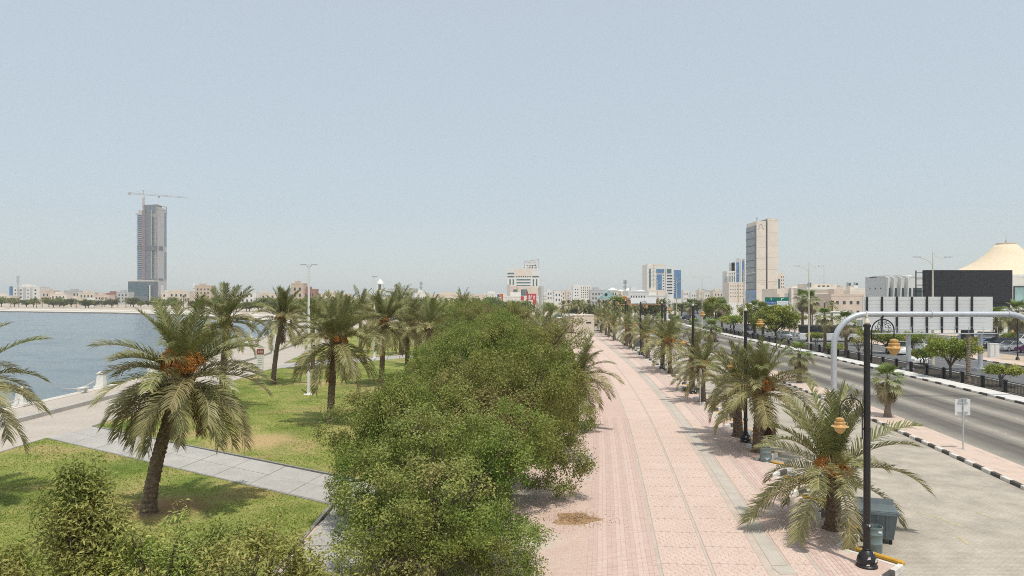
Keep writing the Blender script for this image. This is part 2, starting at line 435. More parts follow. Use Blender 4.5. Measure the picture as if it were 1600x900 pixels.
def road_material(name, base, light, lanes, w0=1.0):
    """asphalt with dust lying along the lane edges (u = metres from the promenade drain)"""
    m, nt, b = newmat(name); uv = uvnode(nt); p = pos(nt)
    sp = nd(nt, 'ShaderNodeSeparateXYZ'); nt.links.new(uv, sp.inputs[0])
    mp = nd(nt, 'ShaderNodeMapping'); mp.inputs['Scale'].default_value = (1.6, 0.035, 1); nt.links.new(uv, mp.inputs['Vector'])
    st = noise(nt, mp.outputs[0], 1.0, 5, 0.6)
    col = ramp(nt, st, [(0.3, sc3(base, 0.82)), (0.7, sc3(base, 1.25))])
    for u, wd, k in lanes:
        d = math_(nt, 'ABSOLUTE', math_(nt, 'SUBTRACT', math_(nt, 'ADD', sp.outputs[0], math_(nt, 'MULTIPLY', math_(nt, 'SUBTRACT', st, 0.5), 1.1)), u))
        f = math_(nt, 'MULTIPLY', math_(nt, 'MAXIMUM', math_(nt, 'SUBTRACT', 1.0, math_(nt, 'DIVIDE', d, wd)), 0.0), k)
        col = mixc(nt, f, col, light)
    col = mixc(nt, 0.3, col, ramp(nt, noise(nt, p, 0.5, 6, 0.7), [(0.25, 0.25), (0.75, 0.75)]), 'OVERLAY')
    col = mixc(nt, 0.15, col, ramp(nt, noise(nt, p, 30, 3), [(0.3, 0.1), (0.7, 0.9)]), 'OVERLAY')
    nt.links.new(col, b.inputs['Base Color']); b.inputs['Roughness'].default_value = 0.85
    b.inputs['Specular IOR Level'].default_value = 0.3
    bump(nt, b, noise(nt, p, 70, 2), 0.3, 0.006)
    return m
M['asphalt'] = road_material('dusty_asphalt', (0.135, 0.122, 0.104), (0.35, 0.315, 0.262), [(14.7, 1.5, 0.9), (18.4, 1.25, 0.95), (22.3, 1.25, 0.95), (26.3, 1.8, 0.95)])
M['asphalt2'] = road_material('grey_asphalt', (0.135, 0.135, 0.135), (0.25, 0.235, 0.21), [(33, 0.9, 0.8), (38.5, 0.7, 0.35), (44, 1.0, 0.8)])
M['blockroad'] = brickmat('grey_brown_block_paving', (0.465, 0.41, 0.335), (0.435, 0.385, 0.315), (0.33, 0.29, 0.235), 0.22, 0.11, 0.008, stain=0.6, patch=(0.27, 0.235, 0.19), pth=(0.52, 0.74, 0.8, 0.3))
M['leftpave'] = brickmat('pink_small_pavers', (0.63, 0.475, 0.395), (0.58, 0.43, 0.355), (0.51, 0.375, 0.305), 0.2, 0.1, 0.006, stain=0.2, patch=(0.56, 0.49, 0.40))
M['bandfar'] = brickmat('pink_band_far', (0.62, 0.46, 0.385), (0.59, 0.425, 0.355), (0.52, 0.37, 0.31), 0.2, 0.1, 0.006, stain=0.2)
# ------------------------------------------------------------------ the setting: land, water, roads, paving
G = -0.15                                                # level of the bare ground
def ys(y0, y1, step):
    n = max(1, int(math.ceil((y1 - y0) / step))); return [y0 + (y1 - y0) * i / n for i in range(n + 1)]
def ribbon(mb, d0, d1, y0, y1, z, th=0.0, step=3.0, uv=None, mi=0):
    yy = ys(y0, y1, step); o = len(mb.v)
    for y in yy:
        c = cx(y)
        mb.v += [(c + d0, y, z), (c + d1, y, z)]
        if uv is not None: uv += [(d0, y), (d1, y)]
    if th:
        for y in yy:
            c = cx(y)
            mb.v += [(c + d0, y, z - th), (c + d1, y, z - th)]
            if uv is not None: uv += [(d0, y), (d1, y)]
    n = len(yy); k = o + 2 * n
    for i in range(n - 1):
        a = o + 2 * i
        mb.f.append([a, a + 1, a + 3, a + 2]); mb.m.append(mi)
        if th:
            b = k + 2 * i
            mb.f.append([a, a + 2, b + 2, b]); mb.m.append(mi)
            mb.f.append([a + 1, b + 1, b + 3, a + 3]); mb.m.append(mi)
    if th:
        mb.f.append([o, k, k + 1, o + 1]); mb.m.append(mi)
        e = o + 2 * (n - 1); q = k + 2 * (n - 1)
        mb.f.append([e, e + 1, q + 1, q]); mb.m.append(mi)
    return mb

SEAWALL = [(-35.6, -40), (-35.6, 30), (-35.6, 64), (-36.9, 85), (-42, 118), (-48.5, 154), (-57, 195), (-66, 232)]
FARSHORE = [(-80, 262), (-107, 298), (-150, 345), (-200, 385), (-298, 428), (-420, 446), (-700, 470), (-1600, 500), (-6000, 560)]
land = MB()
land.prism([(6000, -40)] + [(6000, 9000), (-6000, 9000)] + FARSHORE[::-1] + SEAWALL[::-1], -3.0, G)
structure('ground', land, M['sandground'])
wt = MB(); wt.add([(-6000, -300, -1.55), (60, -300, -1.55), (60, 620, -1.55), (-6000, 620, -1.55)], [(0, 1, 2, 3)])
structure('water', wt, M['water'])
def ripples():
    g = np.random.default_rng(5)
    X = np.concatenate([np.arange(-520, -260, 4.0), np.arange(-260, -30, 1.1)]); Y = []; y = 30.0
    while y < 465: Y.append(y); y += .55 + max(0, y - 60) * .0035
    Y = np.array(Y); XX, YY = np.meshgrid(X, Y); Z = np.full(XX.shape, -1.25); yw = XX + .6 * np.sin(YY * .13) ; xw = YY + .8 * np.sin(XX * .11)
    for k in range(26):
        L = g.uniform(1.7, 7.5); a = R(62) + g.normal(0, .55); ph = g.uniform(0, 6.28)
        t = 2 * np.pi / L * (yw * np.cos(a) + xw * np.sin(a)) + ph
        env = .55 + .45 * np.sin(XX * g.uniform(.02, .07) + YY * g.uniform(.02, .07) + g.uniform(0, 6))
        Z += .0062 * L ** .8 * np.sin(t) * env
    n, m = XX.shape; i = np.arange(n * m).reshape(n, m)
    T = np.stack([i[:-1, :-1], i[:-1, 1:], i[1:, 1:], i[1:, :-1]], -1).reshape(-1, 4)
    me = fast_mesh('water', np.stack([XX, YY, Z], -1).reshape(-1, 3), T, M['water']); me.polygons.foreach_set('use_smooth', [True] * len(me.polygons)); return me
o = inst('water', ripples()); o['kind'] = 'structure'

# roads
mb = MB(); uv = []
ribbon(mb, 14.5, 26.5, -20, 900, -0.135, step=4, uv=uv); structure('main_road', mb, M['asphalt'], uv=uv)
mb = MB(); uv = []
ribbon(mb, 33.0, 44.2, -20, 900, -0.133, step=4, uv=uv); structure('second_road', mb, M['asphalt2'], uv=uv)
mb = MB(); uv = []
ribbon(mb, 1.6, 12.5, -10, 185, -0.13, step=3, uv=uv); service_road = structure('service_road', mb, M['blockroad'], uv=uv)
# worn lane studs and dashes
mb = MB(); rs = random.Random(3)
for d in (18.5, 22.4):
    y = 30.0
    while y < 190:
        for k in range(2):
            x = cx(y + k) + d + rs.uniform(-.03, .03)
            mb.ob((x, y + k, -0.128), (0.10, 0.10, 0.014), rs.uniform(0, .3))
        y += 4.5
o = mb.build('road_stud', M['kerbwhite'], bpy.data.objects['main_road']); o['kind'] = 'stuff'
mb = MB(); y = 30.0
while y < 260:
    mb.add([(cx(y) + 38.5, y, -0.129), (cx(y) + 38.65, y, -0.129), (cx(y + 2.5) + 38.65, y + 2.5, -0.129), (cx(y + 2.5) + 38.5, y + 2.5, -0.129)], [(0, 1, 2, 3)])
    y += 7
o = mb.build('lane_dash', M['kerbwhite'], bpy.data.objects['second_road']); o['kind'] = 'stuff'
# faint yellow marks in the service road
mb = MB()
for (px, py, a) in ((1452, 800, .5), (1488, 812, .2), (1504, 838, -.2), (1540, 800, .1)):
    x, y = at(px, py); mb.ob((x, y, -0.126), (0.09, 0.9, 0.006), a)
o = mb.build('worn_yellow_mark', M['wornyellow'], service_road)

# promenade slab with its saw-tooth parking edge
KERB0, PITCH = 20.4, 3.1
def I_(k): y = KERB0 + PITCH * k; return (cx(y) + 2.25, y)
def O_(k): y = KERB0 + PITCH * k + 1.4; return (cx(y) + 3.55, y)
K0, K1 = -3, 43
edge = []
for k in range(K0, K1): edge += [I_(k), O_(k)]
left = [(cx(y) - 15.2, y) for y in ys(12, edge[-1][1], 3)]
mb = MB(); mb.prism(edge + left[::-1], -0.14, 0.0)
uvp = [(v[0] - cx(v[1]), v[1]) for v in mb.v]
prom = structure('promenade', mb, M['leftpave'], uv=uvp)
prom_end = edge[-1][1]
# plain pink strip and striped strip right of the drain, far continuation of the bands, drain
PB = 0.012
YN = 48.0                                                # nearer than this the pavers are pieces
mb = MB(); uv = []
ribbon(mb, -5.7, -3.62, YN + 0.03, prom_end, PB, 0.01, 3, uv); mb.build('paver_band', M['bandfar'], prom, uv=uv)
mb = MB()
for a, b in ((-3.50, -2.10), (-2.00, -0.50)):
    y = YN + 0.03
    while y < prom_end - 3:
        ribbon(mb, a, b, y, y + 2.96, PB, 0.01, 3); y += 3.0
mb.build('stamped_paving', M['panel'], prom)
mb = MB()
for d, wd in ((-3.56, 0.05), (-2.05, 0.04), (-0.37, 0.11), (0.27, 0.03), (1.05, 0.05)):
    ribbon(mb, d - wd, d + wd, 12, prom_end - 2, 0.006, 0.004, 3)
mb.build('joint_strip', M['joint'], prom)
mb = MB(); ribbon(mb, -0.235, 0.215, 21.9, prom_end - 2, 0.013, 0.01, 3)
c = cx(21.5); mb.ob((c + 0.1, 21.55, 0.008), (0.62, 0.62, 0.012), 0.1)
drain = mb.build('drain_cover', M['drain'], prom)

# stamped panels near the viewer: wavy stones raised out of each slab
def panel_mesh(wd, ln):
    b = MB(); b.bx(-wd/2, wd/2, -ln/2, ln/2, 0.0, 0.008)
    nx, ny = max(2, round(wd / 0.235)), max(2, round(ln / 0.21)); sx, sy = wd / nx, ln / ny
    rq = random.Random(int(wd * 100))
    for j in range(ny):
        for i in range(nx + 1):
            mi = 1 + (rq.random() < .4)
            xc = -wd/2 + (i + (0.5 if j % 2 == 0 else 0.0)) * sx
            x0, x1 = max(-wd/2 + .008, xc - sx/2 + .009), min(wd/2 - .008, xc + sx/2 - .009)
            if x1 - x0 < 0.04: continue
            yc = -ln/2 + (j + 0.5) * sy; h = sy/2; a_ = 0.030; g_ = .0065
            xm = (x0 + x1) / 2
            lo = [(x0, yc - h + a_ + g_), (xm, yc - h - a_ + g_), (x1, yc - h + a_ + g_), (x1, yc + h - a_ - g_), (xm, yc + h + a_ - g_), (x0, yc + h - a_ - g_)]
            lo = [(p, max(-ln/2 + .004, min(ln/2 - .004, q))) for p, q in lo]
            cxm, cym = sum(p for p, q in lo) / 6, sum(q for p, q in lo) / 6
            o = len(b.v)
            b.v += [(p, q, 0.008) for p, q in lo] + [(cxm + (p - cxm) * .93, cym + (q - cym) * .90, 0.018) for p, q in lo]
            b.f.append([o + 6 + t for t in range(6)]); b.m.append(mi)
            for t in range(6): b.f.append([o + t, o + (t + 1) % 6, o + 6 + (t + 1) % 6, o + 6 + t]); b.m.append(mi)
    return b.mesh('paving_panel', [M['grout'], M['panel'], M['panel_b']])
for a, b_ in ((-3.50, -2.10), (-2.00, -0.50), (0.32, 0.98)):
    me = panel_mesh(b_ - a, 1.484); y = 13.0
    while y < YN:
        yc = y + 0.75
        inst('paving_panel', me, prom, (cx(yc) + (a + b_) / 2, yc, 0.0), -heading(yc)); y += 1.5
mb = MB(); ribbon(mb, 0.32, 0.98, YN + 0.03, prom_end - 3, PB, 0.01, 3); mb.build('stamped_strip', M['panel'], prom)

# brick bands: one metre of small pavers in lengthwise stripes
def band_mesh(wd, ncol, seed):
    b = MB(); rr = random.Random(seed); sx = wd / ncol; L = 1.5; ny = 14; sy = L / ny
    for i in range(ncol):
        mi = (i // 2) % 2
        for j in range(ny):
            x0, x1 = -wd/2 + i*sx + .006, -wd/2 + (i+1)*sx - .006
            y0, y1 = -L/2 + j*sy + .006, -L/2 + (j+1)*sy - .006
            h = 0.012 + rr.uniform(-.0035, .0035)
            b.add([(x0,y0,0),(x1,y0,0),(x1,y1,0),(x0,y1,0),(x0+.004,y0+.004,h),(x1-.004,y0+.004,h),(x1-.004,y1-.004,h),(x0+.004,y1-.004,h)],
                  [(4,5,6,7),(0,1,5,4),(1,2,6,5),(2,3,7,6),(3,0,4,7)], mi)
    return b.mesh('paver_strip', [M['paver_a'], M['paver_b']])
for a, b_, nc in ((-5.7, -3.62, 14), (1.12, 2.2, 8)):
    mes = [band_mesh(b_ - a, nc, s) for s in (1, 2, 3)]; y = 13.0; k = 0
    while y < YN:
        yc = y + 0.75
        o = inst('paver_strip', mes[k % 3], prom, (cx(yc) + (a + b_) / 2, yc, 0.0), -heading(yc)); k += 1
        y += 1.5
mb = MB()
for d in np.arange(1.14, 2.2, 0.27): ribbon(mb, d, d + 0.14, YN + .03, prom_end - 3, PB, 0.01, 3)
mb.build('striped_paving', M['paver_a'], prom)
# leaf litter mound on the left paving, as a low ragged heap
def heap(px, py, rx, ry, h, mat, name, label, seed):
    rr = random.Random(seed); x, y = at(px, py); V = []; T = []
    b = MB(); n = 26
    for ring, rad in enumerate((1.0, 0.75, 0.45, 0.0)):
        for j in range(n):
            q = 2 * math.pi * j / n; k = rad * (1 + 0.10 * math.sin(3 * q + seed) + .09 * math.sin(5 * q + 2) + rr.uniform(-.13, .13))
            b.v.append((rx * k * math.cos(q), ry * k * math.sin(q), 0.004 + h * (1 - rad ** 2) + (rr.uniform(0, .02) if rad < 1 else 0)))
    for r_ in range(3):
        for j in range(n):
            j2 = (j + 1) % n; b.f.append([r_*n+j, r_*n+j2, (r_+1)*n+j2, (r_+1)*n+j]); b.m.append(0)
    o = b.build(name, mat, None, 60, (x, y, 0)); tag(o, label, 'litter'); return o
lt = heap(900, 811, 0.78, 0.75, 0.05, M['litter'], 'leaf_litter', 'ragged patch of brown fallen leaves on the pink paving beside the trees', 2)
# scattered litter leaves round the patch
rr = random.Random(5); b = MB()
for k in range(1500):
    a, r_ = rr.uniform(0, 6.28), abs(rr.gauss(0, .55)); s = rr.uniform(.02, .05); q = rr.uniform(0, 6.28)
    x, y, z = r_ * math.cos(a) * 1.2, r_ * math.sin(a) * 1.2, 0.055 * max(0, 1 - r_) + 0.02
    b.add([(x, y, z), (x + s*math.cos(q), y + s*math.sin(q), z + rr.uniform(0, .03)), (x + s*math.cos(q+1), y + s*math.sin(q+1), z + .005)], [(0, 1, 2)])
o = b.build('fallen_leaves', M['litter'], lt); o['kind'] = 'stuff'

# saw-tooth kerbs, flush white edging, wheel stops
tk = bpy.data.objects.new('parking_kerb', None); COL.objects.link(tk); tk['kind'] = 'structure'
_stone = {}
def stone(L, wd, h, mat, key, bev=0.02):
    if key not in _stone:
        b = MB(); b.bx(-L/2 + .006, L/2 - .006, -wd/2, wd/2, -0.14, h); _stone[key] = b.mesh('kerb_stone', mat, 30, bevel=bev)
    return _stone[key]
edge_line = MB()
for k in range(K0, K1):
    a, b_ = Vector(I_(k)), Vector(O_(k)); L = (b_ - a).length; ang = math.atan2(b_.y - a.y, b_.x - a.x)
    for i, c_ in enumerate(('w', 'k', 'w')):
        p = a + (b_ - a) * ((i + .5) / 3)
        inst('kerb_stone', stone(L/3, 0.16, 0.10, M['kerbwhite' if c_ == 'w' else 'kerbblack'], 'saw' + c_), tk, (p.x, p.y, 0), ang)
    if k + 1 < K1:
        p, q = Vector(O_(k)), Vector(I_(k + 1)); t = (q - p).normalized(); nrm = Vector((t.y, -t.x)); p = p + t * .1; q = q - t * .12
        edge_line.prism([tuple(p + nrm * .06), tuple(q + nrm * .06), tuple(q - nrm * .06), tuple(p - nrm * .06)], -0.14, 0.012)
edge_line.build('flush_edging', M['kerbwhite'], tk)
ws = MB(); ws.bx(-0.8, 0.8, -0.075, 0.075, 0, 0.12); ws_me = ws.mesh('wheel_stop', M['yellow'], 30, bevel=0.03)
ORD = ['nearest', 'second', 'third', 'fourth', 'fifth', 'sixth', 'seventh', 'eighth', 'ninth', 'tenth', 'eleventh', 'twelfth', 'thirteenth', 'fourteenth', 'fifteenth', 'sixteenth', 'seventeenth', 'eighteenth', 'nineteenth', 'twentieth']
for k in range(0, 20):
    p, q = Vector(O_(k - 1 + 1)), Vector(I_(k + 1)); t = (q - p).normalized(); nrm = Vector((t.y, -t.x))
    c_ = (p + q) / 2 + (nrm if nrm.x > 0 else -nrm) * 0.55
    o = inst('wheel_stop', ws_me, None, (c_.x, c_.y, -0.13), math.atan2(t.y, t.x))
    tag(o, 'worn yellow concrete wheel stop, %s from the viewer along the saw-tooth kerb' % ORD[k], 'wheel stop', 'yellow wheel stops along the promenade kerb')

# island between service road and main road
mb = MB(); ribbon(mb, 12.55, 14.5, -5, 190, 0.0, 0.14, 3); isl = structure('island', mb, M['island'])
mb = MB()
for i in range(60):
    y = 30 + i * 2.0; c = cx(y)
    for d, L in ((13.0, .9), (14.15, .9)):
        mb.ob((c + d, y, 0.003), (0.05, L, 0.006), -heading(y))
mb.build('paving_joint', M['drain'], isl)
kb = bpy.data.objects.new('island_kerb', None); COL.objects.link(kb); kb['kind'] = 'structure'
y = 24.0; i = 0
while y < 175:
    yc = y + .4; inst('kerb_stone', stone(0.8, 0.18, 0.03, M['kerbblack' if i % 2 else 'kerbwhite'], 'isl%d' % (i % 2)), kb, (cx(yc) + 12.46, yc, 0), R(90) - heading(yc)); y += .8; i += 1
# central reserve: white walk, striped kerb, planted soil
mb = MB(); ribbon(mb, 26.68, 28.35, -5, 320, 0.02, 0.16, 4); wlk = structure('median_walk', mb, M['whitewalk'])
mb = MB()
y = 40.0
while y < 160:
    mb.ob((cx(y) + 27.5, y, 0.022), (1.6, 0.035, 0.006), -heading(y)); y += 1.25
mb.build('paving_joint', M['drain'], wlk)
kb2 = bpy.data.objects.new('median_kerb', None); COL.objects.link(kb2); kb2['kind'] = 'structure'
y = 44.0; i = 0
while y < 215:
    yc = y + .62; inst('kerb_stone', stone(1.24, 0.18, 0.03, M['kerbblack' if i % 2 else 'kerbwhite'], 'med%d' % (i % 2)), kb2, (cx(yc) + 26.56, yc, 0), R(90) - heading(yc)); y += 1.24; i += 1
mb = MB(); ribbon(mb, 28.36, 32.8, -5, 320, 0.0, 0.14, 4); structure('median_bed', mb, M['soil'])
mb = MB(); ribbon(mb, 32.81, 33.0, -5, 320, 0.03, 0.17, 4); structure('median_outer_kerb', mb, M['kerbwhite'])
# far side of the second road
mb = MB(); ribbon(mb, 44.4, 47.2, 30, 320, 0.0, 0.14, 4); structure('far_pavement', mb, M['island'])
mb = MB(); ribbon(mb, 47.2, 53.0, 30, 320, -0.02, 0.12, 4); structure('verge', mb, M['sandverge'])
mb = MB(); uv = []; ribbon(mb, 53.0, 72.0, 60, 170, -0.137, step=4, uv=uv); structure('car_park', mb, M['asphalt2'], uv=uv)
kb3 = bpy.data.objects.new('far_kerb', None); COL.objects.link(kb3); kb3['kind'] = 'structure'
y = 70.0; i = 0
while y < 170:
    yc = y + .62; inst('kerb_stone', stone(1.24, 0.18, 0.03, M['kerbblack' if i % 2 else 'kerbwhite'], 'med%d' % (i % 2)), kb3, (cx(yc) + 44.3, yc, 0), R(90) - heading(yc)); y += 1.24; i += 1

# the park on the left: sea walk, lawns, grey slab paths
def poly_sheet(name, pts, z0, z1, mat, **kw):
    mb = MB(); mb.prism(pts, z0, z1); return structure(name, mb, mat, **kw)
def interp(line, y):
    for (xa, ya), (xb, yb) in zip(line, line[1:]):
        if ya <= y <= yb: return xa + (xb - xa) * (y - ya) / (yb - ya)
    return line[-1][0]
walk_pts = [(interp(SEAWALL, y) + 0.35, y) for y in (-20, 30, 64, 85, 118, 154, 195, 230)]
walk_in = [(-15.5, 230), (-20, 195), (-20, 154), (-22, 118), (-22, 92), (-22, 64), (-18, 30), (-18, -20)]
poly_sheet('sea_walk', walk_pts + walk_in, G - .02, -0.02, M['seawalk'])
LAWN1 = [(-26, -10), (-26, 41.3), (-6.95, 28.2), (-6.9, 20), (-9, -10)]
LAWN2 = [(-25.6, 45.3), (-26.2, 80), (-13.0, 95), (-6.5, 110), (-3.0, 105), (-4.6, 50), (-6.3, 31.9)]
LAWN3 = [(-27, 88), (-31, 125), (-40, 200), (-12, 200), (-6, 122), (-13.6, 101)]
lawns = [poly_sheet(n, p, -0.1, 0.03, M['lawn']) for n, p in (('lawn', LAWN1), ('lawn', LAWN2), ('lawn', LAWN3))]
def edging(pts, wd=0.12, z=0.05):
    mb = MB()
    for (a, b_) in zip(pts, pts[1:] + pts[:1]):
        p, q = Vector(a), Vector(b_); t = (q - p).normalized(); n = Vector((t.y, -t.x)) * wd
        mb.prism([tuple(p - t * .05), tuple(p - t * .05 + n), tuple(q + n), tuple(q)], -0.1, z)
    return mb
for lw, pts in zip(lawns, (LAWN1, LAWN2, LAWN3)):
    ed = edging(pts[::-1] if False else pts, -0.12); ed.build('lawn_kerb', M['lawnkerb'], lw)
# slabs of the diagonal path between lawn 1 and lawn 2
A0, A1 = Vector((-26.0, 41.5)), Vector((-6.9, 28.4)); B0, B1 = Vector((-25.6, 45.1)), Vector((-6.3, 31.6))
pth = bpy.data.objects.new('slab_path', None); COL.objects.link(pth); pth['kind'] = 'structure'
rr = random.Random(11)
NS, NW = 9, 2
for i in range(NS):
    for j in range(NW):
        def P(u, v): return A0.lerp(A1, u).lerp(B0.lerp(B1, u), v)
        g = 0.0011
        c4 = [P(i/NS + g, j/NW + g*3), P((i+1)/NS - g, j/NW + g*3), P((i+1)/NS - g, (j+1)/NW - g*3), P(i/NS + g, (j+1)/NW - g*3)]
        b = MB(); b.prism([tuple(p) for p in c4], -0.06, 0.02 + rr.uniform(-.004, .004)); b.build('slab', M['slab'], pth)
mb = MB(); mb.prism([tuple(A0), tuple(A1), tuple(B1), tuple(B0)], -0.1, -0.005); mb.build('slab_bed', M['concrete'], pth)
# path along the inner edge of the lawns, under the trees
pth2 = bpy.data.objects.new('tree_path', None); COL.objects.link(pth2); pth2['kind'] = 'structure'
for i in range(30):
    y = 14 + i * 1.6
    for j in range(2):
        d = -15.1 + 0.02; x0 = -6.75 + (0 if y < 40 else 0) 
        xa, xb = -6.7 + j * 1.55, -6.7 + (j + 1) * 1.55 - .03
        if y > 31: xa += (y - 31) * .09; xb += (y - 31) * .09
        if y > 20 and y + 1.6 < 60:
            b = MB(); b.bx(xa, xb, y + .02, y + 1.58, 0.0, 0.03 + rr.uniform(-.005, .005)); b.build('slab', M['slab'], pth2)
# slabs of the next path, between lawn 2 and lawn 3
pth3 = bpy.data.objects.new('slab_path', None); COL.objects.link(pth3); pth3['kind'] = 'structure'
A0, A1 = Vector((-26.2, 80.5)), Vector((-13.0, 95.4)); B0, B1 = Vector((-26.9, 87.5)), Vector((-13.7, 100.6))
for i in range(10):
    for j in range(2):
        g = 0.003
        c4 = [P(i/10 + g, j/2 + g*2), P((i+1)/10 - g, j/2 + g*2), P((i+1)/10 - g, (j+1)/2 - g*2), P(i/10 + g, (j+1)/2 - g*2)]
        b = MB(); b.prism([tuple(p) for p in c4], -0.06, 0.02); b.build('slab', M['slab'], pth3)
# short turf blades, denser near the viewer
def inside(pts, X, Y):
    r = np.zeros(len(X), bool); n = len(pts)
    for i in range(n):
        (xa, ya), (xb, yb) = pts[i], pts[(i + 1) % n]
        c = ((ya > Y) != (yb > Y)) & (X < (xb - xa) * (Y - ya) / (yb - ya + 1e-12) + xa); r ^= c
    return r
def blades(pts, n, y0, y1, seed):
    g = np.random.default_rng(seed)
    X = g.uniform(-26.5, -3, n); Y = y0 + (y1 - y0) * g.random(n) ** 1.4
    k = inside(pts, X, Y)
    for bx_, by_, br_, _, bk_ in BARE: k &= ((X - bx_) ** 2 + (Y - by_) ** 2 > (br_ * (.55 + .5 * g.random(n))) ** 2) | (g.random(n) > bk_)
    X, Y = X[k], Y[k]; n = len(X)
    pn = np.sin(X * 1.3 + Y * .7) + np.sin(X * .5 - Y * 1.1 + 2)
    h = g.uniform(.02, .05, n) * (1 + .25 * pn); a = g.uniform(0, 6.28, n); wd = g.uniform(.015, .035, n)
    V = np.zeros((n, 3, 3)); ca, sa = np.cos(a), np.sin(a)
    V[:, 0] = np.stack([X - ca*wd, Y - sa*wd, np.full(n, .03)], 1); V[:, 1] = np.stack([X + ca*wd, Y + sa*wd, np.full(n, .03)], 1)
    V[:, 2] = np.stack([X + g.normal(0, .03, n), Y + g.normal(0, .03, n), .03 + h], 1)
    c = np.array([.25, .31, .065])[None] * (0.7 + .6 * g.random((n, 1))) + np.array([.16, .10, .04])[None] * g.random((n, 1)) ** 2
    c = np.repeat(c[:, None], 3, 1)
    return V.reshape(-1, 3), np.arange(3 * n).reshape(-1, 3), c.reshape(-1, 3)
for pts, n, y0, y1, s in ((LAWN1, 90000, 20, 42, 1), (LAWN2, 110000, 31, 80, 2)):
    V, T, c = blades(pts, n, y0, y1, s)
    o = inst('grass', fast_mesh('grass', V, T, M['grass'], c)); o['kind'] = 'stuff'

# sea wall, its inner kerb, balusters and bollards
mb = MB()
for i, (p, q) in enumerate(zip(SEAWALL, SEAWALL[1:])):
    mb.prism([(p[0] - .45, p[1]), (p[0] + .35, p[1]), (q[0] + .35, q[1]), (q[0] - .45, q[1])], -2.6, 0.02)
o = mb.build('sea_wall', M['revet']); tag(o, 'pale stone sea wall along the edge of the bay', 'wall')
INNER = [(-31.3, -10), (-31.3, 47), (-31.4, 60), (-32.6, 93), (-35.5, 123), (-42, 160), (-50, 200)]
mb = MB()
for p, q in zip(INNER, INNER[1:]):
    mb.prism([(p[0] - .22, p[1]), (p[0] + .22, p[1]), (q[0] + .22, q[1]), (q[0] - .22, q[1])], -0.1, 0.26)
o = mb.build('low_wall', M['concrete']); tag(o, 'low grey kerb wall running along the middle of the sea walk', 'wall')
bal = MB(); bal.bx(-.2, .2, -.2, .2, 0, .55); bal.bx(-.26, .26, -.26, .26, .55, .68)
bal_me = bal.mesh('baluster', M['offwhite'])
rl = thing('balustrade', 'white stone balustrade of short blocks along the far sea wall', 'railing', (0, 0, 0))
y = 96.0; rail = MB(); k = 0
while y < 215:
    inst('baluster', bal_me, rl, (interp(SEAWALL, y), y, 0.02)); y += 1.7; k += 1
pr = [(interp(SEAWALL, y), y) for y in (96, 118, 154, 195, 215)]
rail.tube([(x, y, .42) for x, y in pr], .07, 6); rail.build('rail', M['offwhite'], rl)
bol = MB(); bol.prism([(-.45, -.45), (.45, -.45), (.45, .45), (-.45, .45)], 0, .18)
bol.ob((0, 0, .68), (.68, .68, 1.0), 0, 0, .72); bol.ob((0, 0, 1.23), (.56, .56, .11)); bol.ob((0, 0, 1.34), (.42, .42, .12), 0, 0, .6)
bme = bol.mesh('stone_pillar', M['offwhite'], 30, bevel=.02)
for px, py, lb in ((159, 606, 'pale stone bollard pillar on the sea wall, left of the tall fruiting palm'), (30, 634, 'pale stone bollard pillar on the sea wall behind the palm at the left edge'),
                   (247, 586, 'pale stone bollard pillar half hidden behind the tall fruiting palm')):
    x, y = at(px, py); o = inst('stone_pillar', bme, None, (interp(SEAWALL, y) - .05, y, 0.02)); tag(o, lb, 'bollard', 'stone pillars along the sea wall')
# sagging rope rail between the pillars
b = MB(); x0, y0 = interp(SEAWALL, 55), 53.0
for ya, yb in ((47.5, 54.5), (58.5, 63)):
    b = MB(); b.tube([(-35.6, ya + (yb - ya) * t, .40 + .3 * (2 * t - 1) ** 2) for t in (0, .25, .5, .75, 1)], .035, 6)
    o = b.build('rope_rail', M['revet']); tag(o, 'sagging pale rope rail hung between the sea wall pillars, %s stretch' % ('nearer' if ya < 50 else 'farther'), 'railing', 'rope rails of the sea wall')
b = MB(); b.bx(-.5, .5, -.2, .2, .38, .46); b.bx(-.42, -.3, -.16, .16, 0, .38); b.bx(.3, .42, -.16, .16, 0, .38)
x, y = at(120, 614); o = b.build('bench', M['offwhite'], None, None, (-35.3, y, 0.0)); o.rotation_euler = (0, 0, R(80)); tag(o, 'small white stone bench standing at the edge of the sea wall', 'bench')
# far shore: pale sloping revetment with dark wet stones at its foot
mb = MB(); mb2 = MB()
fs = [SEAWALL[-1]] + FARSHORE[:-1]
for p, q in zip(fs, fs[1:]):
    t = (Vector(q) - Vector(p)).normalized(); n = Vector((t.y, -t.x)); n = n if n.y < 0 else -n
    a, b_ = Vector(p), Vector(q)
    def V3(v, z): return (v.x, v.y, z)
    mb.add([V3(a - n*8, .45), V3(b_ - n*8, .45), V3(b_ + n*5, -.7), V3(a + n*5, -.7), V3(b_ - n*14, -.16), V3(a - n*14, -.16)], [(3, 2, 1, 0), (0, 1, 4, 5)])
    mb2.add([V3(a + n*4, -.62), V3(b_ + n*4, -.62), V3(b_ + n*9, -1.6), V3(a + n*9, -1.6)], [(3, 2, 1, 0)])
structure('shore', mb, M['revet']); structure('shore_rocks', mb2, M['wetrock'])
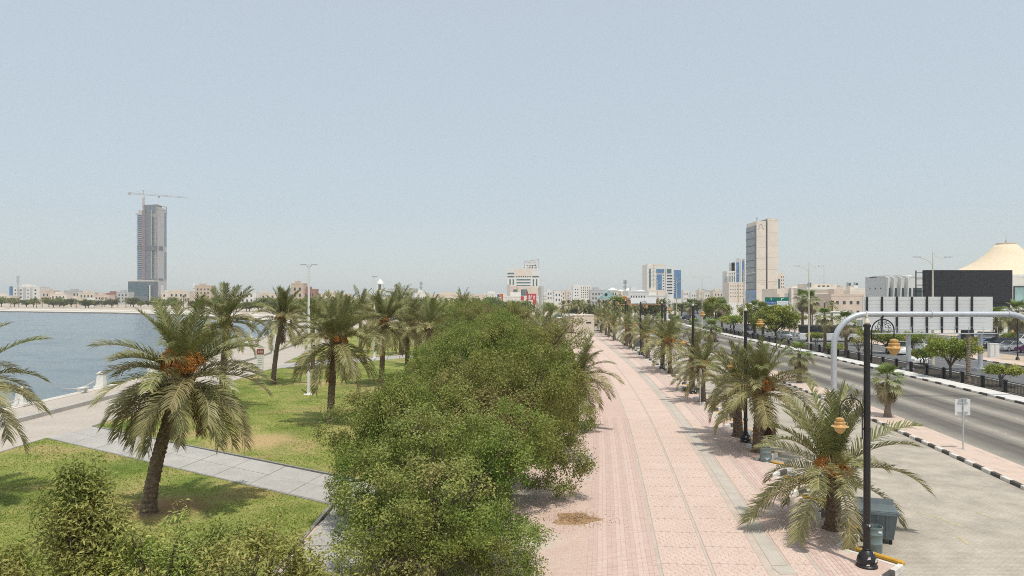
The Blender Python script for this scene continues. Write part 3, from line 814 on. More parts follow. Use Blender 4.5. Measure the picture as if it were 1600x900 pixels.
# ------------------------------------------------------------------ broad-leaved trees
PAL_GREEN = [((.125, .19, .028), 2.5), ((.20, .26, .045), 3), ((.285, .305, .07), 2.5), ((.29, .30, .08), 2), ((.35, .295, .11), .9)]
PAL_FRONT = [((.20, .27, .05), 2.5), ((.31, .34, .08), 3), ((.44, .39, .12), 2.2), ((.28, .32, .08), 2), ((.36, .345, .10), 1.0)]
PAL_LIME = [((.28, .34, .05), 3), ((.40, .42, .08), 2.5), ((.19, .25, .04), 2), ((.46, .42, .12), 1)]
PAL_OLIVE = [((.16, .18, .06), 3), ((.12, .14, .045), 2), ((.22, .21, .09), 2)]
def crown_mesh(name, lobes, n, ln, wd, seed, pal, ncl=420, spread=.2, shell=.16, inner=.12, sprig=0.0):
    g = np.random.default_rng(seed); L = np.array(lobes, float)
    wgt = L[:, 3] * L[:, 4] + L[:, 4] * L[:, 5]; wgt /= wgt.sum()
    li = g.choice(len(L), ncl, p=wgt); d = g.normal(size=(ncl, 3)); d /= np.linalg.norm(d, axis=1)[:, None]
    rad = 1 - np.abs(g.normal(0, shell, ncl)); deep = g.random(ncl) < inner; rad[deep] *= g.uniform(.3, .8, deep.sum())
    rad += sprig * (g.random(ncl) < .12) * g.random(ncl)
    C = L[li, :3] + d * L[li, 3:6] * rad[:, None]
    pc = np.array([c for c, _ in pal]); pw = np.array([q for _, q in pal]); pw = pw / pw.sum()
    # colour runs in patches through the crown
    ph = np.sin(C[:, 0] * 1.1 + seed) + np.sin(C[:, 1] * 1.3 + 2 * seed) + np.sin(C[:, 2] * 1.5 + 3 * seed)
    base = pc[g.choice(len(pc), ncl, p=pw)] * .4 + pc[np.clip(((ph + 3) / 6 * len(pc)).astype(int), 0, len(pc) - 1)] * .6
    ci = g.integers(0, ncl, n); out = d[ci]
    P = C[ci] + g.normal(0, spread, (n, 3)) * np.array([1, 1, .8])
    nm = out * .5 + g.normal(0, .55, (n, 3)) + np.array([0, 0, .55]); nm /= np.linalg.norm(nm, axis=1)[:, None]
    t = np.cross(nm, g.normal(size=(n, 3))); t += out * .25; t -= nm * (t * nm).sum(1)[:, None]; t /= np.linalg.norm(t, axis=1)[:, None]
    s = np.cross(nm, t); k = g.uniform(.65, 1.25, (n, 1))
    V = np.zeros((n, 4, 3)); l = ln * k; w_ = wd * k
    V[:, 0] = P; V[:, 1] = P + t*l*.45 + s*w_*.5 + nm*w_*.2; V[:, 2] = P + t*l - nm*l*.12; V[:, 3] = P + t*l*.45 - s*w_*.5 + nm*w_*.2
    i0 = 4 * np.arange(n)[:, None]
    T = np.concatenate([i0 + np.array([[0, 1, 2]]), i0 + np.array([[0, 2, 3]])])
    c = base[ci] * g.uniform(.7, 1.3, (n, 1)); c = np.repeat(c[:, None], 4, 1)
    return fast_mesh(name, V.reshape(-1, 3), T, M['leaf'], c.reshape(-1, 3))
def limbs_mesh(lobes, seed, r0=.13, fork=.9, mat='bark', twist=.12, stems=1):
    rr = random.Random(seed); b = MB()
    for s in range(stems):
        ox, oy = (rr.uniform(-.25, .25), rr.uniform(-.25, .25)) if stems > 1 else (0, 0)
        f = Vector((ox * 1.5 + rr.uniform(-.1, .1), oy * 1.5 + rr.uniform(-.1, .1), fork))
        b.tube([(ox, oy, -.1), (ox + rr.uniform(-.04, .04), oy, fork * .5), tuple(f)], [r0 * 1.35, r0 * 1.05, r0 * .9], 8)
        for i, q in enumerate(lobes):
            if stems > 1 and i % stems != s: continue
            e = Vector(q[:3]) + Vector((0, 0, q[5] * .35)); m = f.lerp(e, .5) + Vector((rr.uniform(-1, 1), rr.uniform(-1, 1), rr.uniform(0, 1))) * twist * 2
            b.tube([tuple(f - Vector((0, 0, .1))), tuple(f.lerp(m, .5)), tuple(m), tuple(e)], [r0 * .62, r0 * .5, r0 * .38, r0 * .12], 6)
            for k in range(3):
                e2 = Vector(q[:3]) + Vector((rr.uniform(-.8, .8) * q[3], rr.uniform(-.8, .8) * q[4], rr.uniform(-.5, .8) * q[5]))
                b.tube([tuple(m), tuple(m.lerp(e2, .5) + Vector((0, 0, .12))), tuple(e2)], [r0 * .28, r0 * .18, r0 * .05], 5)
    return b.mesh('trunk', M[mat], 60)
def big_lobes(seed, r, zc, rz, n=9):
    rr = random.Random(seed); out = [(0, 0, zc, r * .66, r * .66, rz * .80)]
    for i in range(n):
        a = 2 * math.pi * (i + rr.uniform(-.3, .3)) / n * 1.618; k = rr.uniform(.48, .80)
        s = rr.uniform(.28, .46)
        out.append((r * k * math.cos(a), r * k * math.sin(a), zc + rr.uniform(-.55, .6) * rz, r * s, r * s, r * s * .85))
    for i in range(6 if seed == 20 else 3):
        a = i * (1.05 if seed == 20 else 2.1) + rr.uniform(-.3, .3); out.append((r * .55 * math.cos(a), r * .55 * math.sin(a), max(1.0, zc - rz * .78), r * .42, r * .42, r * .30))
    return out
def tree(name, label, X, Y, crown, trunk, group=None, rz=0.0, sc=(1, 1, 1), z=0.0):
    t = thing(name, label, 'tree', (X, Y, z), rz, group); t.scale = sc
    inst('trunk', trunk, t); inst('crown', crown, t); return t
VAR = []
for s in range(4):
    lb = big_lobes(20 + s, 3.3, 3.1, 2.5, 10)
    VAR.append((crown_mesh('crown', lb, 90000, .088, .046, 40 + s, PAL_GREEN, 900, .15, .11, .12, .16), limbs_mesh(lb, s, .16, .8)))
TG = 'dense green trees in the belt beside the promenade'
belt = [  # X, Y, variant, scale, height, label
    (-2.0, 20.3, 0, .92, .90, 'dense dark green tree at the bottom of the picture, nearest in the tree belt'),
    (-0.15, 28.8, 1, 1.0, 1.22, 'full green tree whose low boughs lean out over the pink paving'),
    (-3.7, 26.6, 2, .88, 1.0, 'bushy green tree standing next to the grey slab path junction'),
    (0.0, 36.8, 3, 1.02, 1.12, 'green tree in the belt behind the one leaning over the paving'),
    (-3.5, 35.2, 1, .78, 1.06, 'olive green tree on the lawn side of the belt behind the path junction'),
    (0.6, 46.5, 2, 1.1, 1.24, 'tall green tree in the belt left of the leaning palms'),
    (-3.6, 45.4, 0, .84, 1.18, 'green tree on the lawn side of the belt right of the fruiting palm'),
    (-1.2, 58.5, 1, 1.16, 1.32, 'tall bright green tree in the middle of the belt'),
    (-4.6, 57.0, 3, .88, 1.22, 'bright green tree edging the lawn below the far palms'),
    (-4.6, 72.0, 0, 1.02, 1.36, 'dark green tree near the far end of the belt on the lawn side'),
    (-1.0, 75.0, 2, 1.1, 1.36, 'green tree near the far end of the belt on the promenade side'),
    (-7.6, 96.0, 1, 1.1, 1.42, 'distant dark green tree closing the belt on the left'),
    (-3.5, 98.0, 3, 1.2, 1.42, 'distant dark green tree closing the belt on the right'),
    (-9.0, 122.0, 2, 1.3, 1.40, 'hazy green tree beyond the end of the belt'),
]
for i, (X, Y, v, s, h, lb) in enumerate(belt):
    tree('broadleaf_tree', lb, X, Y, VAR[v][0], VAR[v][1], TG, i * 1.9, (s, s, h))
# nearest trees in the bottom left corner, with larger leaves
FG = 'yellow green leafy trees below the viewer'
for i, (X, Y, top, rx, lb) in enumerate([
        (-7.5, 13.0, 4.85, .50, 'slender yellow green tree with a pointed top in front of the lawn'),
        (-6.2, 12.6, 4.12, 1.0, 'yellow green tree in front of the trunk of the tall fruiting palm'),
        (-4.75, 12.8, 4.05, .95, 'yellow green tree with a thin upright shoot left of the slab path'),
        (-3.35, 12.9, 3.75, .85, 'tree with yellow and rust leaves against the slab path at the bottom'),
        (-9.35, 12.6, 3.95, .75, 'dark leafy tree cut off by the bottom left corner')]):
    rr = random.Random(90 + i)
    lbz = [(0, 0, top - 1.25, rx * .8, rx * .8, 1.2), (0, 0, top - 2.4, rx * 1.1, rx, 1.1)]
    for k in range(7):
        a = k * 2.4; q = rr.uniform(.5, .95)
        lbz.append((rx * q * math.cos(a), rx * q * math.sin(a), top - rr.uniform(.75, 2.0), .38, .38, rr.uniform(.35, .6)))
    for k in range(3):
        lbz.append((rx * rr.uniform(-.7, .7), rr.uniform(-.3, .3), top - rr.uniform(.15, .4), .16, .16, .40))
    cm = crown_mesh('crown', lbz, 20000, .105, .034, 70 + i, PAL_FRONT, 330, .115, .14, .2, .25)
    tree('leafy_tree', lb, X, Y, cm, limbs_mesh(lbz, 50 + i, .06, 1.1), FG)

# ------------------------------------------------------------------ date palms
def frond_mesh(elev, L, droop, seed, col, col2, nl=56, w0=.032, llen=.50, side=0.0, dead=False):
    g = random.Random(seed); V = []; T = []; C = []
    pts = []; p = Vector((0, 0, 0)); n = 18; th = R(elev); yaw = 0.0
    for i in range(n + 1):
        s = i / n; pts.append((p.copy(), th, yaw)); 
        d = Vector((math.cos(th) * math.cos(yaw), math.cos(th) * math.sin(yaw), math.sin(th)))
        p = p + d * (L / n); th -= R(droop) / n * (0.35 + 1.3 * s); th = max(th, R(-88)); yaw += R(side) / n
    def q3(s):
        x = s * n; i = min(n - 1, int(x)); f = x - i
        a, b = pts[i], pts[i + 1]; return a[0].lerp(b[0], f), a[1] + (b[1] - a[1]) * f, a[2] + (b[2] - a[2]) * f
    # midrib, three sided
    rc = (col2[0] * 1.5 + .05, col2[1] * 1.35 + .04, col2[2] * 1.3 + .02)
    for i in range(n + 1):
        r = .030 * (1 - .88 * i / n) + .003; a, th, yw = pts[i]
        sd_ = Vector((-math.sin(yw), math.cos(yw), 0)); up = Vector((-math.sin(th) * math.cos(yw), -math.sin(th) * math.sin(yw), math.cos(th)))
        for v in (a + sd_ * r, a - sd_ * r, a + up * r * .8): V.append(v); C.append(rc)
    for i in range(n):
        for j in range(3):
            j2 = (j + 1) % 3; a, b, c_, d = 3*i+j, 3*i+j2, 3*i+3+j2, 3*i+3+j; T += [(a, b, c_), (a, c_, d)]
    for sgn in (-1, 1):
        for k in range(nl):
            s = .16 + .84 * (k + g.uniform(-.25, .25) + .3) / nl; s = min(1, max(.14, s))
            o, th, yw = q3(s)
            f = Vector((math.cos(th) * math.cos(yw), math.cos(th) * math.sin(yw), math.sin(th)))
            sv = Vector((-math.sin(yw), math.cos(yw), 0)) * sgn
            up = f.cross(sv) * (1 if sgn > 0 else -1); up = up if up.length else Vector((0, 0, 1))
            if up.z < 0 and th > R(-80): up = -up
            l = llen * (0.45 + .9 * math.sin(math.pi * min(1, s * .86 + .08)) ** .8) * g.uniform(.85, 1.12)
            fw = .55 + .9 * s + g.uniform(-.15, .15)
            d = (sv * 1.0 + f * fw + up * (g.uniform(.15, .75) if not dead else g.uniform(-.3, .2))).normalized()
            ww = (f - d * f.dot(d)).normalized() * w0 * .5
            m_ = o + d * l * .5; e = o + d * l + Vector((0, 0, -1)) * l * (.10 + .22 * g.random()) * (2.2 if dead else 1)
            i0 = len(V); V += [o - ww * .8, o + ww * .8, m_ + ww, m_ - ww, e]
            mixv = g.random() ** 1.5; q = g.uniform(.75, 1.25)
            c_ = tuple((col[t] * (1 - mixv) + col2[t] * mixv) * q for t in range(3)); ct = tuple(c_[t] * .7 + col2[t] * .4 for t in range(3))
            C += [c_, c_, c_, c_, ct]
            T += [(i0, i0 + 1, i0 + 2), (i0, i0 + 2, i0 + 3), (i0 + 3, i0 + 2, i0 + 4)]
    return fast_mesh('frond', [tuple(v) for v in V], T, M['frond'], np.array(C))
GRN, OLV, TAN, BRN = (.155, .175, .052), (.245, .235, .088), (.40, .34, .16), (.17, .085, .04)
FR = {}   # stages of a frond's life, from the upright spear leaves to hanging dead ones
for name, spec in {'up': [(82, 18, GRN, OLV), (74, 26, GRN, OLV), (66, 34, GRN, OLV)],
                   'high': [(56, 55, GRN, OLV), (48, 62, GRN, OLV), (42, 58, OLV, OLV)],
                   'mid': [(30, 70, OLV, TAN), (22, 66, GRN, TAN), (14, 74, OLV, TAN)],
                   'low': [(2, 72, OLV, TAN), (-8, 62, OLV, TAN), (-16, 70, OLV, TAN)],
                   'hang': [(-28, 58, OLV, TAN), (-38, 50, TAN, OLV)],
                   'dead': [(-56, 40, BRN, (.24, .14, .07)), (-66, 26, BRN, BRN)]}.items():
    FR[name] = [(frond_mesh(e, 2.9, dr, 7 * i + len(name) * 31, a, b, side=(8 if i % 2 else -10), dead=(name == 'dead')),
                 frond_mesh(e, 2.9, dr, 7 * i + len(name) * 17, a, b, nl=22, w0=.06, llen=.52, side=(-8 if i % 2 else 12), dead=(name == 'dead'))) for i, (e, dr, a, b) in enumerate(spec)]
def trunk_mesh(h, r0, r1, lean, seed, mat='palmbark', boots=.5):
    rr = random.Random(seed); b = MB(); n = 12; rows = max(6, int(h / .085)); o = 0
    for i in range(rows + 1):
        t = i / rows; z = h * t; x = lean[0] * t ** 1.5; y = lean[1] * t ** 1.5
        r = r0 + (r1 - r0) * min(1, t * 1.3) + .10 * math.exp(-z / .22) * r0 / .25
        if i % 2: r *= .90
        if h - z < boots: r *= 1 + .28 * (1 - (h - z) / boots)
        for j in range(n):
            q = 2 * math.pi * (j + (.5 if (i // 2) % 2 else 0)) / n
            k = r * rr.uniform(.93, 1.07)
            b.v.append((x + k * math.cos(q), y + k * math.sin(q), z + (rr.uniform(-.02, .02) if 0 < i < rows else 0)))
    for i in range(rows):
        for j in range(n):
            j2 = (j + 1) % n; b.f.append([i*n+j, i*n+j2, (i+1)*n+j2, (i+1)*n+j]); b.m.append(0)
    b.f.append([rows * n + j for j in range(n)]); b.m.append(0)
    return b.mesh('trunk', M[mat])
def stubs_mesh(r, seed):
    rr = random.Random(seed); b = MB()
    for k in range(46):
        a = k * 2.39996; z = -.55 + .75 * k / 46; e = R(28 + 50 * k / 46)
        d = Vector((math.cos(a) * math.cos(e), math.sin(a) * math.cos(e), math.sin(e))); p = Vector((math.cos(a), math.sin(a), 0)) * r * (.95 - .4 * k / 46) + Vector((0, 0, z))
        b.tube([tuple(p), tuple(p + d * .17), tuple(p + d * rr.uniform(.26, .40))], [.075, .05, .03], 4)
    return b.mesh('frond_stubs', M['frondbase'])
def dates_mesh(seed, L=.75):
    rr = random.Random(seed); b = MB()
    for s in range(26):
        a = rr.uniform(-.75, .75); e0 = rr.uniform(.2, .9); p = Vector((0, 0, 0)); pts = []
        d = Vector((math.cos(a) * .9, math.sin(a) * .9, e0 * .8)).normalized()
        for k in range(8):
            pts.append(p.copy()); d = (d + Vector((0, 0, -.34))).normalized(); p = p + d * L / 7 * rr.uniform(.8, 1.1)
        b.tube([tuple(q) for q in pts], .008, 3, 0, False)
        for q in pts[2:]:
            for k in range(4):
                c = q + Vector((rr.uniform(-.035, .035), rr.uniform(-.035, .035), rr.uniform(-.03, .03))); r = rr.uniform(.014, .021)
                b.add([(c.x+r,c.y,c.z),(c.x,c.y+r,c.z),(c.x-r,c.y,c.z),(c.x,c.y-r,c.z),(c.x,c.y,c.z+r*1.4),(c.x,c.y,c.z-r*1.4)],
                      [(0,1,4),(1,2,4),(2,3,4),(3,0,4),(1,0,5),(2,1,5),(3,2,5),(0,3,5)])
    return b.mesh('date_bunch', M['dates'])
STUBS = {}; DATES = [dates_mesh(s) for s in (1, 2, 3)]; TRK = {}
def date_palm(label, X, Y, h, reach=1.0, n=40, lean=(0, 0), r=.24, fruit=0, dead=0, hang=.10, seed=0, group=None, far=False, mat='palmbark', z=0.0, up=.2, rz0=0.0, fr_dirs=None, fz=.25, fs=.72, extra=(), skip=None):
    rr = random.Random(seed * 13 + 5)
    t = thing('date_palm', label, 'palm tree', (X, Y, z), 0, group)
    key = (round(h, 1), round(r, 2), lean, mat) 
    if key not in TRK: TRK[key] = trunk_mesh(h, r, r * .86, lean, seed, mat)
    inst('trunk', TRK[key], t)
    top = Vector((lean[0], lean[1], h))
    kr = round(r, 2)
    if kr not in STUBS: STUBS[kr] = stubs_mesh(r * .95, 3)
    inst('frond_stubs', STUBS[kr], t, tuple(top))
    for k in range(n):
        u = (k + .5) / n; a = k * 2.39996 + rr.uniform(-.25, .25) + rz0
        st = 'up' if u < up else 'high' if u < up + .22 else 'mid' if u < up + .46 else 'low' if u < 1 - hang else 'hang'
        v = rr.choice(FR[st]); me = v[1 if far else 0]
        if skip and st in ('mid', 'low', 'hang') and skip[0] < math.degrees(math.atan2(math.sin(a), math.cos(a))) < skip[1]: continue
        o = inst('frond', me, t, tuple(top + Vector((math.cos(a), math.sin(a), 0)) * r * .35 + Vector((0, 0, .15 - .5 * u))), a)
        s = reach * rr.uniform(.86, 1.12) * (.9 if st == 'up' else 1.0); o.scale = (s, s, s)
        o.rotation_euler = (rr.uniform(-.35, .35), rr.uniform(-.12, .12), a)
    for k in range(dead):
        a = rr.uniform(0, 6.28) if fr_dirs is None else fr_dirs + rr.uniform(-.9, .9)
        o = inst('frond', rr.choice(FR['dead'])[1 if far else 0], t, tuple(top + Vector((0, 0, -.45))), a); s = reach * rr.uniform(.6, .85); o.scale = (s, s, s); o['label'] = 'dead brown hanging frond'
    for k in range(fruit):
        a = rr.uniform(-2.9, -.2) if k < 3 else rr.uniform(0, 6.28)
        o = inst('date_bunch', DATES[k % 3], t, tuple(top + Vector((math.cos(a) * .3, math.sin(a) * .3, fz + rr.uniform(-.1, .3)))), a); s = rr.uniform(.9, 1.25) * fs; o.scale = (s, s, s)
    for az, st, s in extra:
        o = inst('frond', rr.choice(FR[st])[0], t, tuple(top + Vector((0, 0, -.2))), R(az)); o.scale = (s, s, s); o.rotation_euler = (rr.uniform(-.3, .3), 0, R(az))
    return t
LP = 'date palms on the park lawns'
date_palm('tall leaning date palm with orange fruit bunches in front of the slab path', *at(232, 803), 5.05, 1.02, 62, (1.25, .15), .27, 6, dead=1, hang=.15, seed=1, group=LP, up=.24, fz=.75, fs=1.05, extra=[(150, 'low', 1.1), (165, 'low', 1.15), (180, 'low', 1.15), (196, 'low', 1.1), (212, 'low', 1.1), (226, 'hang', 1.05), (240, 'hang', 1.0), (172, 'hang', 1.1), (190, 'hang', 1.1), (205, 'hang', 1.05), (158, 'hang', 1.1), (330, 'low', 1.0), (345, 'hang', .95), (10, 'low', 1.05)])
date_palm('date palm cut off by the left edge of the picture', -20.6, 28.3, 4.7, 1.05, 44, (-.6, .2), .26, 0, 1, .14, 2, LP)
date_palm('dark date palm whose head shows behind the right side of the tall fruiting palm', *at(347, 642), 6.3, .98, 46, (.3, 0), .25, 0, 0, .1, 3, LP)
date_palm('tall slim date palm beside the red park sign', *at(427, 601), 6.05, 1.02, 44, (.75, .2), .24, 2, 2, .16, 4, LP, up=.3)
date_palm('date palm with orange fruit standing in the middle of the lawn', *at(516, 661), 5.25, 1.08, 56, (.35, .1), .25, 6, 1, .2, 5, LP)
date_palm('date palm at the right edge of the lawn against the green trees', *at(596, 602), 5.6, 1.08, 50, (.3, .1), .26, 3, 0, .16, 6, LP)
date_palm('date palm on the far edge of the lawn behind the first white lamp mast', *at(489, 577), 5.3, 1.0, 40, (0, 0), .24, 0, 0, .12, 7, LP)
FP = 'date palms rising behind the lawn'
for i, (px, D, zc, lb) in enumerate([(563, 104, 6.4, 'distant palm directly left of the second lamp mast'), (650, 84, 5.6, 'palm rising over the lawn side trees right of the second lamp mast'),
        (626, 100, 7.0, 'distant palm head below the white minaret'), (530, 118, 6.2, 'distant palm between the two lamp masts, farther one'), (540, 96, 5.2, 'distant palm between the two lamp masts, nearer one'),
        (455, 128, 5.5, 'distant palm by the end of the white balustrade'), (500, 140, 6.0, 'distant palm right of the first lamp mast'), (590, 135, 6.6, 'distant palm right behind the second lamp mast'),
        (722, 112, 6.3, 'pale palm head rising above the tree belt'), (675, 118, 5.8, 'palm head at the left shoulder of the tree belt')]):
    date_palm(lb, vx(px, D), D, zc, 1.05, 34, (0, 0), .24, 0, 0, .1, 20 + i, FP, far=True)
date_palm('palm between the lawn edge palm and the tree belt', vx(636, 72), 72, 5.0, 1.0, 36, (.1, 0), .24, 1, 0, .1, 61, FP); date_palm('palm rising close behind the lawn side trees of the belt', vx(668, 66), 66, 5.2, 1.0, 36, (.1, 0), .24, 0, 0, .1, 62, FP)
BP = 'date palms at the promenade edge of the tree belt'
date_palm('dry palm with bare drooping fronds leaning over the promenade', 3.8, 44.5, 3.2, .88, 34, (.15, 0), .24, 0, 4, .2, 31, BP, fr_dirs=.1, up=.15)
date_palm('palm behind the one with bare drooping fronds', 3.4, 53.0, 3.6, .92, 36, (.1, 0), .24, 0, 1, .15, 32, BP)
date_palm('palm at the promenade edge, third back from the drooping one', 2.8, 65.0, 4.3, .95, 36, (0, 0), .24, 0, 0, .12, 33, BP)
date_palm('palm at the promenade edge below the red shop sign', 3.0, 80.0, 4.6, .95, 34, (0, 0), .24, 0, 0, .12, 34, BP, far=True)
date_palm('palm at the promenade edge below the left red sign', .2, 92.0, 4.9, .95, 34, (0, 0), .24, 0, 0, .12, 35, BP, far=True)
date_palm('palm at the far end of the tree belt before the kiosk', 2.4, 110.0, 4.0, .9, 30, (0, 0), .24, 0, 0, .12, 36, BP, far=True)
KP = 'date palms in a row along the promenade kerb'
date_palm('low spreading date palm behind the nearest black lamp post', at(1302, 826)[0], at(1302, 826)[1], 2.0, 1.08, 40, (.05, .1), .27, 5, 0, .03, 41, KP, up=.28, skip=(-78, -22))
date_palm('large date palm with brown dead skirt on its right side', at(1184, 706)[0], at(1184, 706)[1], 3.35, .95, 52, (.1, 0), .28, 4, 12, .03, 42, KP, fr_dirs=.1, up=.26)
date_palm('date palm tucked close behind the one with the dead skirt', at(1153, 682)[0], at(1153, 682)[1], 3.1, .85, 36, (-.1, 0), .28, 1, 3, .03, 43, KP, up=.28)
for i, (px, py, h, s, lb) in enumerate([(1098, 628, 2.6, .78, 'small date palm right of the third black lamp post'), (1081, 611, 2.9, .80, 'date palm with ring of ivy left of the third black lamp post'),
        (1047, 583, 3.3, 1.02, 'broad date palm by the fourth black lamp post, on its right'), (1035, 577, 3.1, .92, 'date palm with thick trunk by the fourth black lamp post, on its left'),
        (1012, 560, 3.0, .92, 'date palm behind the grey drum near the middle of the row'), (1003, 554, 3.0, .9, 'date palm next to the fifth black lamp post'),
        (985, 545, 3.0, .9, 'date palm right of the pair of dark bins'), (979, 541, 3.1, .9, 'date palm left of the pair of dark bins'),
        (960, 532, 3.1, .92, 'date palm with crooked trunk beyond the dark bins'), (951, 526, 3.1, .9, 'far date palm right of the kiosk, fourth out from its wall'),
        (947, 523.5, 3.1, .9, 'far date palm right of the kiosk, third out from its wall'), (939, 519, 3.2, .9, 'far date palm right of the kiosk, second out from its wall'), (935, 516.5, 3.2, .9, 'far date palm nearest the kiosk wall')]):
    X, Y = at(px, py)
    date_palm(lb, X, Y, h, s, 34 if Y < 90 else 28, (.15 if i % 2 else -.1, 0), .25, 2 if i in (0, 2) else 0, 1 if i < 3 else 0, .02, 50 + i, KP, far=Y > 70, up=.26 + .03 * (i % 3))
X, Y = at(1081, 611); b = MB()
iv = crown_mesh('ivy_ring', [(0, 0, .12, .62, .62, .16)], 1600, .10, .06, 9, PAL_OLIVE, 60, .1)
tag(inst('ivy_ring', iv, None, (X, Y, 0)), 'ring of dark ground ivy round the foot of a kerbside palm', 'plant')

# ------------------------------------------------------------------ fan palms
def fan_leaf(elev, droop, seed, col, pl=.75, fr=.62):
    g = random.Random(seed); V = []; T = []; C = []
    e = R(elev); d = Vector((math.cos(e), 0, math.sin(e))); tip = d * pl + Vector((0, 0, -.06))
    w_ = Vector((0, 1, 0)) * .018
    V += [-w_, w_, tip + w_, tip - w_]; C += [(.20, .19, .07)] * 4; T += [(0, 1, 2), (0, 2, 3)]
    f = Vector((math.cos(e - R(25)), 0, math.sin(e - R(25)))); up = Vector((-f.z, 0, f.x))
    for k in range(22):
        a = R(-125 + 250 * k / 21); dd = (f * math.cos(a) + Vector((0, 1, 0)) * math.sin(a) + up * .22 * abs(math.sin(a))).normalized()
        l = fr * g.uniform(.85, 1.1) * (1 - .25 * abs(a) / 2.2); sd_ = dd.cross(up).normalized() * .035
        m_ = tip + dd * l * .6; e_ = tip + dd * l + Vector((0, 0, -1)) * droop * l * g.uniform(.5, 1.2)
        i = len(V); V += [tip, m_ + sd_, m_ - sd_, e_]; q = g.uniform(.75, 1.25); c_ = tuple(t * q for t in col); C += [c_] * 4
        T += [(i, i + 1, i + 2), (i + 1, i + 3, i + 2)]
    return fast_mesh('fan_leaf', [tuple(v) for v in V], T, M['frond'], np.array(C))
FG_, FB = (.20, .255, .075), (.32, .27, .14)
FAN = {'up': [fan_leaf(78, .15, 1, FG_), fan_leaf(62, .2, 2, FG_)], 'mid': [fan_leaf(40, .3, 3, FG_), fan_leaf(22, .35, 4, FG_), fan_leaf(8, .4, 5, (.26, .28, .10))],
       'low': [fan_leaf(-15, .5, 6, (.28, .27, .12)), fan_leaf(-35, .5, 7, FB)], 'skirt': [fan_leaf(-62, .3, 8, (.26, .21, .12)), fan_leaf(-74, .2, 9, (.32, .26, .15))]}
def fan_palm(label, X, Y, h, s=1.0, skirt=8, r=.15, seed=0, group=None, n=26, z=0.0, mat='palmbarkpale'):
    rr = random.Random(seed); t = thing('fan_palm', label, 'palm tree', (X, Y, z), 0, group)
    key = ('fan', round(h, 1), r)
    if key not in TRK: TRK[key] = trunk_mesh(h, r * 1.25, r * .85, (0, 0), seed, mat, .2)
    inst('trunk', TRK[key], t)
    for k in range(n + skirt):
        a = k * 2.39996 + rr.uniform(-.2, .2); u = k / n
        st = 'skirt' if k >= n else 'up' if u < .28 else 'mid' if u < .72 else 'low'
        o = inst('fan_leaf', rr.choice(FAN[st]), t, (0, 0, h - .05 - (.25 if k >= n else .15 * u)), a); q = s * rr.uniform(.85, 1.1); o.scale = (q, q, q)
        o.rotation_euler = (rr.uniform(-.2, .2), rr.uniform(-.1, .1), a)
    return t
IP = 'small fan palms on the narrow island'
X, Y = at(1387, 651); fan_palm('small fan palm with dry skirt on the island near the road sign', X, Y, 2.5, 1.0, 16, .17, 1, IP)
X, Y = at(1249, 598); fan_palm('small fan palm with reddish trunk on the island left of the grey gantry', X, Y, 2.7, 1.2, 6, .17, 2, IP, mat='palmbark')
X, Y = at(1111, 551); fan_palm('fan palm on the island above the row of date palms', X, Y, 3.4, 1.45, 6, .17, 3, IP, mat='palmbark')
for i, D in enumerate((118, 134, 152)):
    fan_palm('far fan palm on the island, %s beyond the one above the date palms' % ('first', 'second', 'third')[i], cx(D) + 13.6, D, 3.2, 1.3, 4, .17, 4, IP, n=20)
MP = 'tall fan palms on the central reserve'
for i, (px, D, zc, s, lb) in enumerate([(1289, 104, 5.0, 1.45, 'tall fan palm on the central reserve right of the road lamp'), (1322, 99, 4.6, 1.5, 'tall fan palm just behind the bend of the grey gantry'),
        (1128, 176, 5.4, 1.9, 'tall fan palm on the central reserve above the silver car'), (1192, 142, 5.2, 1.7, 'fan palm among the trees left of the green direction sign'), (1078, 205, 5.4, 1.7, 'far fan palm left of the third road lamp'), (1180, 158, 5.4, 1.7, 'fan palm behind the second black lamp post')]):
    fan_palm(lb, vx(px, D), D, zc, s, 5, .22, 30 + i, MP, z=0.0, mat='palmbark')
for i, (px, D, zc, s, lb) in enumerate([(1254, 150, 7.6, 1.9, 'left one of the pair of fan palms beyond the far pavement'), (1266, 147, 7.2, 1.9, 'right one of the pair of fan palms beyond the far pavement'),
        (1557, 118, 4.8, 1.6, 'fan palm at the edge of the car park right of the billboard'), (1589, 112, 5.6, 1.9, 'fan palm in the car park below the pale green windows')]):
    fan_palm(lb, vx(px, D), D, zc, s, 8, .26, 40 + i, 'fan palms beyond the far pavement', z=G)
# a cut-off palm trunk
b = trunk_mesh(4.3, .22, .19, (0, 0), 8, 'palmbarkpale', .1); o = inst('palm_trunk', b, None, (vx(1513, 70), 70, 0)); tag(o, 'bare palm trunk without a crown on the central reserve', 'palm trunk')

# ------------------------------------------------------------------ trees and shrubs of the road
def lobes_round(seed, r, zc, rz, n=7):
    rr = random.Random(seed); return [(0, 0, zc, r * .7, r * .7, rz * .8)] + [(r * .58 * math.cos(i * 2.4), r * .58 * math.sin(i * 2.4), zc + rr.uniform(-.45, .45) * rz, r * .42, r * .42, rz * .5) for i in range(n)]
lr = lobes_round(1, 2.55, 2.95, 1.35); RT = (crown_mesh('crown', lr, 7500, .20, .11, 5, PAL_LIME, 190, .17, .12, .15, .1), limbs_mesh(lr, 4, .12, 1.15))
lr = lobes_round(2, 2.6, 2.75, 1.75, 9); RT2 = (crown_mesh('crown', lr, 8500, .24, .13, 15, PAL_LIME, 200, .2, .12, .15, .12), limbs_mesh(lr, 14, .12, 1.0))
lu = [(0, 0, 1.55, 1.4, 1.4, .42)] + [(.9 * math.cos(i * 1.26), .9 * math.sin(i * 1.26), 1.5, .75, .75, .36) for i in range(5)]
UT = (crown_mesh('crown', lu, 4200, .15, .08, 6, PAL_LIME, 130, .10, .12, .1, .05), limbs_mesh(lu, 6, .07, .75, stems=3))
